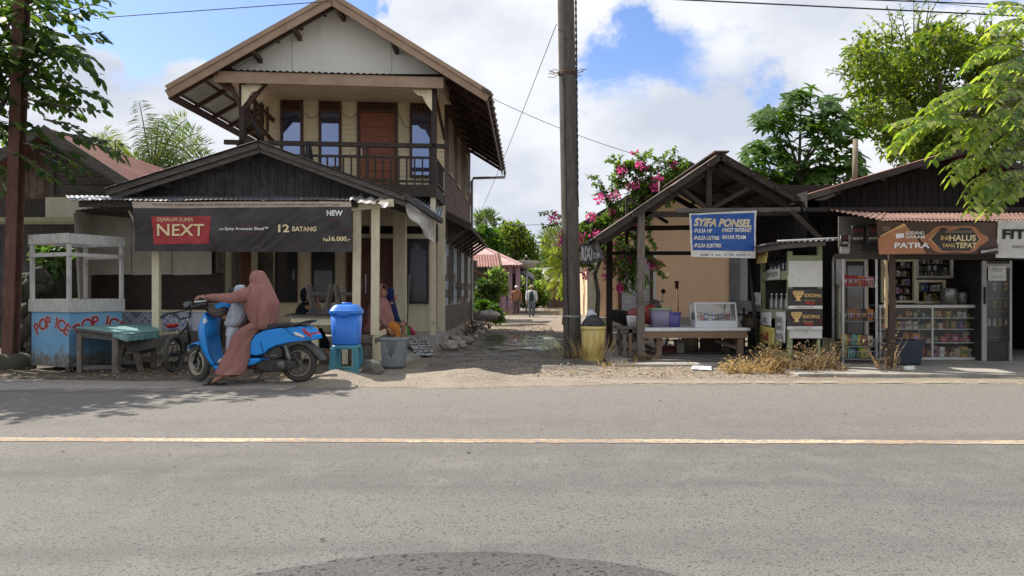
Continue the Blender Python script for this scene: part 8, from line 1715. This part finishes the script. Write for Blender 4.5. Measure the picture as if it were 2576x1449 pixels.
mb.build('trunk', BARK, bt); v_, f_ = round_leaves(np.array(B), np.array(D), np.array(U), np.array(Ls), np.array(Ls)*.34, .35); tri_mesh('crown', [(v_, f_, 0)], LEAF_BROAD, bt)
mb = MB(); mb.tube([P(2150, 480, 17.5), P(2152, 350, 17.5)], [.065, .06], 8); mb.build('bare_stump', M('pale_dead_trunk', (.26, .22, .17), (.18, .15, .115), .9, 8, (4, 4, 2), .5, 30), None, 'bare pale dead trunk standing behind the corner shop roof', 'trunk', org=V((X(2150, 17.5), 17.5, 0)))
# ---- palms
def frond(B, D, U, Ls, a, b, bend, ll, k, mb, droop=.6, tip=.25):
    a, b = V(a), V(b); d = b-a; pts = []
    for i in range(k+1):
        t = i/k; p = a+d*t+V((0, 0, bend*d.length*4*t*(1-t)*.5)); pts.append(p)
    for i in range(2, k+1):
        t = i/k; dd = (pts[i]-pts[i-1]).normalized(); sd = dd.cross(V((0, 1, 0.3))); sd = sd.normalized(); 
        for s in (-1, 1): B.append(pts[i]); D.append(sd*s+dd*.5+V((0, R.uniform(-.4, .4), -droop*R.uniform(.5, 1.2)))); U.append(V((0, -1, .3))); Ls.append(ll*(math.sin(PI*(.12+.8*t))*.8+tip))
    twigs(mb, pts, .03)
def palm(name, lab, base, frs, ll, wd, k, mat, y, top, bend=.15, trunk=.13, group=None):
    o = thing(name, base, lab, 'palm', group); mb = MB(); B, D, U, Ls = [], [], [], []; mb.tube([V(base)-V((0, 0, .1)), V(base).lerp(V(top), .5)+V((.1, 0, 0)), V(top)], [trunk*1.2, trunk, trunk*.9], 8)
    for (u, v, dy, bd) in frs: frond(B, D, U, Ls, top, P(u, v, y+dy), bd, ll, k, mb)
    mb.build('trunk', BARK, o); v_, f_ = leaf_arrays(np.array(B), np.array(D), np.array(U), np.array(Ls), wd, .25); tri_mesh('fronds', [(v_, f_, 0)], mat, o); return o
R.seed(9); palm('coconut_palm', 'coconut palm with one upright spear frond rising behind the food stall roof', (X(385, 21), 21, 0), [(350, 255, 0, .02), (430, 290, .5, .25), (470, 300, -.5, .3), (520, 365, 0, .35), (530, 400, .5, .3), (500, 335, .3, .3), (340, 400, 0, .2), (400, 300, -.5, .12), (450, 420, 0, .3), (310, 430, .3, .2), (380, 330, .4, .1)], .6, .026, 46, LEAF_PALM, 21, P(385, 445, 21))
palm('coconut_palm', 'lower palm half hidden beside the rust-red roof of the old timber house', (X(290, 23), 23, 0), [(235, 350, 0, .2), (262, 330, .3, .25), (310, 372, 0, .3), (225, 385, .2, .2), (320, 400, .2, .2), (290, 350, -.3, .2)], .55, .028, 36, LEAF_YPALM, 23, P(290, 420, 23))
palm('lane_palm', 'yellow-green areca palm arching over the lane beside the concrete pole', (X(1418, 29), 29, 0), [(1362, 610, 0, .3), (1368, 680, .3, .25), (1375, 575, 0, .2), (1400, 550, .3, .1), (1385, 640, -.3, .3), (1372, 720, 0, .3), (1430, 560, 0, .1), (1390, 700, .4, .3), (1450, 640, .2, .3), (1395, 745, -.4, .3), (1440, 590, .4, .2)], .5, .035, 26, LEAF_YPALM, 29, P(1420, 665, 29), .15, .07)
R.seed(13); palm('far_palm', 'distant palm top showing above the lane trees beside the tall house', (X(1222, 75), 75, 0), [(1198, 548, 0, .3), (1212, 535, 0, .2), (1240, 540, 0, .3), (1250, 556, 0, .3), (1200, 565, 0, .3), (1228, 532, 1, .1)], 1.2, .1, 20, LEAF_PALM, 75, P(1222, 556, 75), .15, .2, 'distant palms')
palm('far_palm', 'distant palm top beyond the grey tin roof at the lane bend', (X(1395, 70), 70, 0), [(1362, 600, 0, .3), (1375, 585, 0, .2), (1410, 580, 0, .3), (1425, 600, 0, .3), (1366, 620, 0, .3)], 1.1, .1, 18, LEAF_PALM, 70, P(1394, 604, 70), .15, .2, 'distant palms')
# ---- trees beyond the lane
R.seed(21); FT = 'trees beyond the lane houses'
tree('lane_tree', 'tall dark tree rising beyond the satellite dish', (X(1290, 78), 78, -.2), clumps([(1290, 590, 30), (1262, 600, 26), (1318, 610, 28), (1275, 575, 20), (1305, 575, 16), (1335, 630, 20), (1250, 630, 26), (1300, 640, 30), (1340, 655, 18)], 78, 2), 4200, .5, .25, LEAF_MID, FT, .4, 9, 4)
tree('lane_tree', 'broad green tree between the tall house and the dark lane tree', (X(1215, 66), 66, -.2), clumps([(1215, 590, 22), (1235, 600, 20), (1200, 610, 20), (1225, 625, 26), (1250, 615, 16)], 66, 2), 2200, .55, .3, LEAF_BROAD, FT, .3, 6, 5)
tree('lane_tree', 'lower bright green trees behind the dish mast and lean-to', (X(1345, 60), 60, -.2), clumps([(1340, 705, 18), (1358, 725, 16), (1330, 690, 12), (1365, 745, 14), (1350, 690, 12)], 60, 2), 1600, .4, .2, LEAF_YG, FT, .2, 5, 6)
tree('lane_tree', 'hazy far trees closing the lane near the pole', (X(1385, 95), 95, -.2), clumps([(1380, 640, 20), (1400, 650, 20), (1365, 665, 22), (1420, 640, 20), (1440, 660, 20)], 95, 3), 1800, .6, .3, LEAF_BROAD, FT, .3, 5, 8)
tree('lane_tree', 'tree mass seen between the shelter and the lane palm', (X(1470, 50), 50, -.2), clumps([(1440, 690, 26), (1470, 700, 30), (1430, 730, 24), (1500, 700, 30), (1462, 740, 26)], 50, 2), 1800, .4, .2, LEAF_MID, FT, .3, 5, 9)
tree('lane_tree', 'dark dense trees closing the lane behind the lean-to and the two men', (X(1375, 72), 72, -.2), clumps([(1330, 690, 22), (1360, 690, 22), (1390, 660, 22), (1350, 720, 22), (1375, 730, 20), (1410, 735, 18), (1330, 740, 18), (1320, 715, 18), (1425, 690, 22)], 72, 1.5), 2600, .55, .28, LEAF_DARK, FT, .3, 6, 12)
def bush(name, lab, base, cl, n, L, Wd, mat, group=None, cat='shrub'):
    o = thing(name, base, lab, cat, group); mb = MB()
    for c, r in cl[:8]: twigs(mb, [V(base), V(base).lerp(V(c), .6), V(c)], .02)
    mb.build('stem', BARK, o); p, d = crown_pts(cl, n); v, f = leaf_arrays(p, d*.7+unit(n)*.7, unit(n)*.5+np.array([0, 0, 1.0]), L*rng.uniform(.7, 1.2, n), Wd, .2); tri_mesh('foliage', [(v, f, 0)], mat, o); return o
R.seed(31)
bush('lane_shrub', 'bright green shrub crowding the shed before the pink house', (X(1245, 31), 31, -.1), clumps([(1250, 690, 14), (1235, 700, 16), (1262, 700, 12), (1255, 715, 14), (1240, 725, 18), (1262, 730, 12)], 31, .6), 1500, .22, .09, LEAF_YG)
bush('lane_shrub', 'dark shaded creeper shrub below the bright one by the shed wall', (X(1222, 29), 29, -.1), clumps([(1215, 720, 16), (1232, 745, 18), (1210, 750, 16), (1240, 720, 14)], 29, .5), 1200, .22, .1, LEAF_DARK)
bush('lane_shrub', 'low cassava-leaved shrub at the foot of the house wall by the sacks', (X(1230, 25.5), 25.5, -.1), clumps([(1225, 775, 14), (1240, 785, 14), (1252, 795, 12), (1212, 770, 10)], 25.5, .4), 800, .22, .09, LEAF_BROAD)
bush('lane_shrub', 'green shrubs behind the walking men below the lean-to', (X(1345, 48), 48, -.2), clumps([(1350, 740, 16), (1362, 755, 14), (1315, 740, 10), (1320, 760, 10), (1342, 765, 8)], 48, .8), 1100, .3, .14, LEAF_MID)
bush('wall_plant', 'leafy plant growing on the mossy wall seen through the cart frame', (X(130, 13.3), 13.3, 1.7), clumps([(115, 655, 16), (140, 645, 18), (160, 640, 14), (105, 630, 12), (170, 660, 12), (135, 668, 12), (150, 620, 10)], 13.3, .25), 260, .2, .12, leafmat('pale_shade_leaf', [(.04, .1, .03), (.09, .17, .04), (.06, .1, .06)], .35, .5), None, 'plant')
# ---- bougainvillea
R.seed(41); bg_ = thing('bougainvillea', (X(1500, 20), 20, 0), 'rambling bougainvillea with magenta flowers arching over the peach house roof', 'bougainvillea'); mb = MB(); out = []; BB, DD, UU = [], [], []
root = V((X(1500, 20), 20, 0)); mid = P(1530, 600, 20); mb.tube([root, P(1505, 740, 20), P(1497, 690, 20), mid], [.07, .06, .05, .04], 8)
def cane(pts, y=20, dens=.055, fl=.0, L=.12):
    q = [P(u, v, y+R.uniform(-.3, .3)) for u, v in pts]; path = []
    for a, b in zip(q, q[1:]):
        k = max(2, int((b-a).length/dens)); path += [a.lerp(b, i/k) for i in range(k)]
    path.append(q[-1]); twigs(mb, path[::3]+[path[-1]], .012); B, D, U = [], [], []
    for p in path:
        for j in range(3): B.append(p); D.append(V((R.uniform(-1, 1), R.uniform(-1, 1), R.uniform(-.9, .6)))); U.append(V((R.uniform(-.5, .5), R.uniform(-.5, .5), 1)))
        if R.random() < fl*.3: flower(p, .1)
    Ls = np.array([L*R.uniform(.7, 1.2) for _ in B]); out.append((np.array(B), np.array(D), np.array(U), Ls, Ls*.6))
def flower(c, r):
    for j in range(20): d = V((R.gauss(0, 1), R.gauss(0, 1), R.gauss(0, 1))).normalized(); BB.append(c+d*r*R.random()); DD.append(d); UU.append(V((R.random(), R.random(), R.random())))
for c in [[(1530, 600), (1545, 520), (1500, 445), (1478, 442)], [(1540, 560), (1520, 480), (1505, 465), (1490, 462)], [(1545, 540), (1540, 450), (1558, 405)], [(1550, 540), (1555, 440), (1575, 405), (1585, 420), (1588, 450)], [(1580, 520), (1612, 440), (1625, 385), (1640, 378)], [(1590, 510), (1640, 430), (1690, 405), (1715, 405)], [(1600, 520), (1670, 450), (1715, 432)], [(1620, 430), (1660, 400), (1680, 385)], [(1600, 480), (1660, 460), (1720, 460)], [(1540, 560), (1500, 560), (1470, 590)], [(1520, 560), (1480, 590), (1462, 620)], [(1545, 520), (1510, 480), (1490, 492)], [(1560, 540), (1620, 500), (1680, 480)], [(1600, 420), (1612, 400), (1622, 390)], [(1480, 600), (1420, 545), (1385, 535), (1355, 538)], [(1470, 600), (1410, 560), (1365, 570)], [(1585, 560), (1600, 470), (1590, 440)], [(1555, 590), (1575, 500), (1600, 440)], [(1530, 590), (1500, 540), (1476, 540)]]: cane(c, 20, .045, .02)
for c in [[(1560, 600), (1590, 640), (1632, 705), (1640, 715)], [(1590, 590), (1630, 630), (1665, 690), (1675, 695)], [(1580, 600), (1570, 680), (1565, 700)], [(1600, 610), (1590, 690), (1600, 740)], [(1610, 600), (1640, 650), (1668, 665)], [(1550, 600), (1560, 680), (1575, 735)], [(1570, 590), (1585, 660), (1590, 720)], [(1600, 590), (1610, 660), (1620, 720)], [(1620, 560), (1640, 600), (1645, 625)], [(1530, 620), (1540, 690), (1535, 700)], [(1560, 590), (1548, 660), (1540, 690)], [(1565, 610), (1575, 640), (1580, 700)], [(1590, 620), (1600, 650), (1605, 700)]]: cane(c, 19.5, .05, .0); cane([(u+R.uniform(-12, 12), v) for u, v in c], 19.7, .05)
for i in range(90): u = R.uniform(1540, 1720); v = R.uniform(395, 480); cane([(u, v), (u+R.uniform(-25, 45), v+R.uniform(-30, 25))], 20, .045, .02)
for i in range(230): u = R.uniform(1462, 1690); v = lerp(600, 455, (u-1465)/225)+R.uniform(-15, 75)*(1 if u < 1640 else .5); cane([(u, v), (u+R.uniform(-30, 30), v+R.uniform(-35, 25))], 20, .045, .01)
for u, v in ((1653, 447), (1570, 430), (1612, 415), (1548, 490), (1505, 500), (1485, 545), (1465, 600), (1500, 585), (1590, 465), (1545, 620), (1518, 645), (1530, 655), (1574, 635), (1577, 660), (1548, 655), (1528, 680), (1568, 690), (1556, 727), (1560, 720), (1500, 632), (1655, 668), (1640, 660), (1475, 695), (1575, 575), (1420, 595), (1412, 612), (1640, 470), (1390, 548), (1600, 560), (1530, 695), (1615, 560)):
    for k in range(2): flower(P(u+R.uniform(-8, 8), v+R.uniform(-6, 6), 19.6), .12)
mb.build('cane', BARK, bg_); v_, f_ = cat_leaves(out); tri_mesh('foliage', [(v_, f_, 0)], LEAF_BOUG, bg_)
v_, f_ = leaf_arrays(np.array(BB), np.array(DD), np.array(UU), .085, .06, .1); tri_mesh('blossoms', [(v_, f_, 0)], PETAL, bg_)
# ---- dry grass, weeds, litter
def tuft(name, lab, c, n, h, sprd, mat, cat='grass tuft', group=None, wid=.012, kind=None, weed=False):
    B, D, U, Ls = [], [], [], []; c = V(c)
    for i in range(n):
        q = R.random()*2*PI; r = sprd*R.random()**.7; p = c+V((r*math.cos(q), r*.6*math.sin(q), 0)); d = V((math.cos(q)*R.uniform(0, .9), math.sin(q)*R.uniform(0, .9), 1)); L = h*R.uniform(.4, 1.1)
        if weed:
            for j in range(5): t = R.random(); B.append(p+d.normalized()*L*t); D.append(V((R.uniform(-1, 1), R.uniform(-1, 1), R.uniform(-.3, 1)))); U.append(V((0, 0, 1))); Ls.append(.07*R.uniform(.5, 1.4))
        B.append(p); D.append(d); U.append(V((math.sin(q), -math.cos(q), .2))); Ls.append(L)
    Ls = np.array(Ls); v_, f_ = leaf_arrays(np.array(B), np.array(D), np.array(U), Ls, np.where(Ls < .12, .03, wid), .25 if not weed else .3); return tri_mesh(name, [(v_, f_, 0)], mat, None, lab, cat, group, kind, org=c)
R.seed(51); GT = 'dry grass tufts along the road edge'
tuft('grass_tuft', 'tall dry grass growing against the yellow trash bin', P(1490, 905, 12.7), 60, .5, .3, DRY, group=GT)
tuft('grass_tuft', 'dry grass at the foot of the concrete pole', P(1438, 905, 12.9), 45, .35, .3, DRY, group=GT)
tuft('grass_tuft', 'small dry tuft before the shelter post beside the market table', P(1560, 925, 11.8), 26, .2, .35, DRY, group=GT)
tuft('weed_clump', 'brown leafy weed clump at the shelter post foot', P(1622, 915, 12.5), 36, .22, .2, DRYB, 'weeds', weed=True)
tuft('weed_clump', 'wilted weed at the foot of the corner shop post', P(2237, 945, 10.85), 14, .62, .09, DRYB, 'weeds', weed=True, wid=.02)
tuft('grass_tuft', 'grey dry tuft beside the wilted weed at the shop slab edge', P(2262, 945, 10.9), 26, .2, .2, DRYB, group=GT)
tuft('weed_clump', 'broad heap of dry brown weeds before the fuel kiosk', P(2010, 945, 11.3), 230, .55, .55, DRYB, 'weeds', weed=True)
tuft('weed_clump', 'straw-coloured weeds sprawling toward the market table', P(1900, 945, 11.2), 130, .32, .55, DRY, 'weeds', weed=True)
tuft('weed_clump', 'low dry weeds at the shop end of the kiosk heap', P(2085, 950, 11.1), 80, .25, .3, DRYB, 'weeds', weed=True)
for i, (u, v, lab) in enumerate(((1265, 790, 'sunlit dry grass below the cassava-leaved shrub'), (1405, 790, 'sunlit dry grass along the lane side of the concrete pole'), (1395, 765, 'far sunlit grass at the lane edge under the areca palm'), (1258, 765, 'spiky grass before the pink house pillars'))):
    y = min(45, 1.33*F/(v-733)); tuft('grass_tuft', lab, V((X(u, y), y, gz(X(u, y), y))), 90, .45, .7, DRY, group='lane side grass tufts', wid=.02)
B, D, U, Ls = [], [], [], []
for i in range(900):
    k = R.random()
    if k < .45: u, y = R.uniform(-50, 800), R.uniform(10.1, 11.4)
    elif k < .8: u, y = R.uniform(1380, 2150), R.uniform(10.2, 12.8)
    else: u, y = R.uniform(1080, 1420), R.uniform(11, 22)
    x = X(u, y); B.append((x, y, gz(x, y)+.035)); q = R.random()*6.3; D.append((math.cos(q), math.sin(q), R.uniform(-.1, .25))); U.append((R.uniform(-.3, .3), R.uniform(-.3, .3), 1)); Ls.append(R.uniform(.04, .1))
Ls = np.array(Ls); v_, f_ = leaf_arrays(np.array(B), np.array(D), np.array(U), Ls, Ls*.5, .05); tri_mesh('fallen_leaves', [(v_, f_, 0)], leafmat('fallen_leaf', [(.3, .2, .1), (.2, .12, .06), (.4, .32, .2), (.1, .07, .045)], .1, .8), None, 'dry fallen leaves scattered along both road verges', 'leaf litter', kind='stuff', org=(0, 11, 0))
vs = []; fs = []; b = 0; mbg = MB()
for i in range(1100):
    if R.random() < .6: y = R.uniform(10.4, 30); x = R.uniform(-1.1, 1.4)
    else: y = R.uniform(10.05, 12.2); x = R.uniform(.3, 4.2)
    s = R.uniform(.005, .015)*(1+y/25)*(1 if y > 12.2 else .8); mbg.blob((x, y, gz(x, y)+s*.35), (s*1.2, s, s*.7), i, .2, 6, 4)
mbg.build('gravel', M('loose_gravel', (.33, .29, .24), (.16, .14, .12), .9, 20, bump=.3), None, 'loose gravel strewn over the lane mouth', 'gravel', kind='stuff')
mbg = MB()
for i in range(26):
    x, y = R.uniform(-4, 4.5), R.uniform(3.4, 9.3); s = R.uniform(.004, .012); mbg.obox((x, y, .01), (s*R.uniform(1, 3.5), s, s*.5), (R.random()*.3, 0, R.random()*3))
mbg.build('road_grit', M('dark_grit', (.05, .045, .04), (.3, .25, .18), .9, 30), None, 'small dark bits of grit lying on the asphalt', 'grit', kind='stuff')
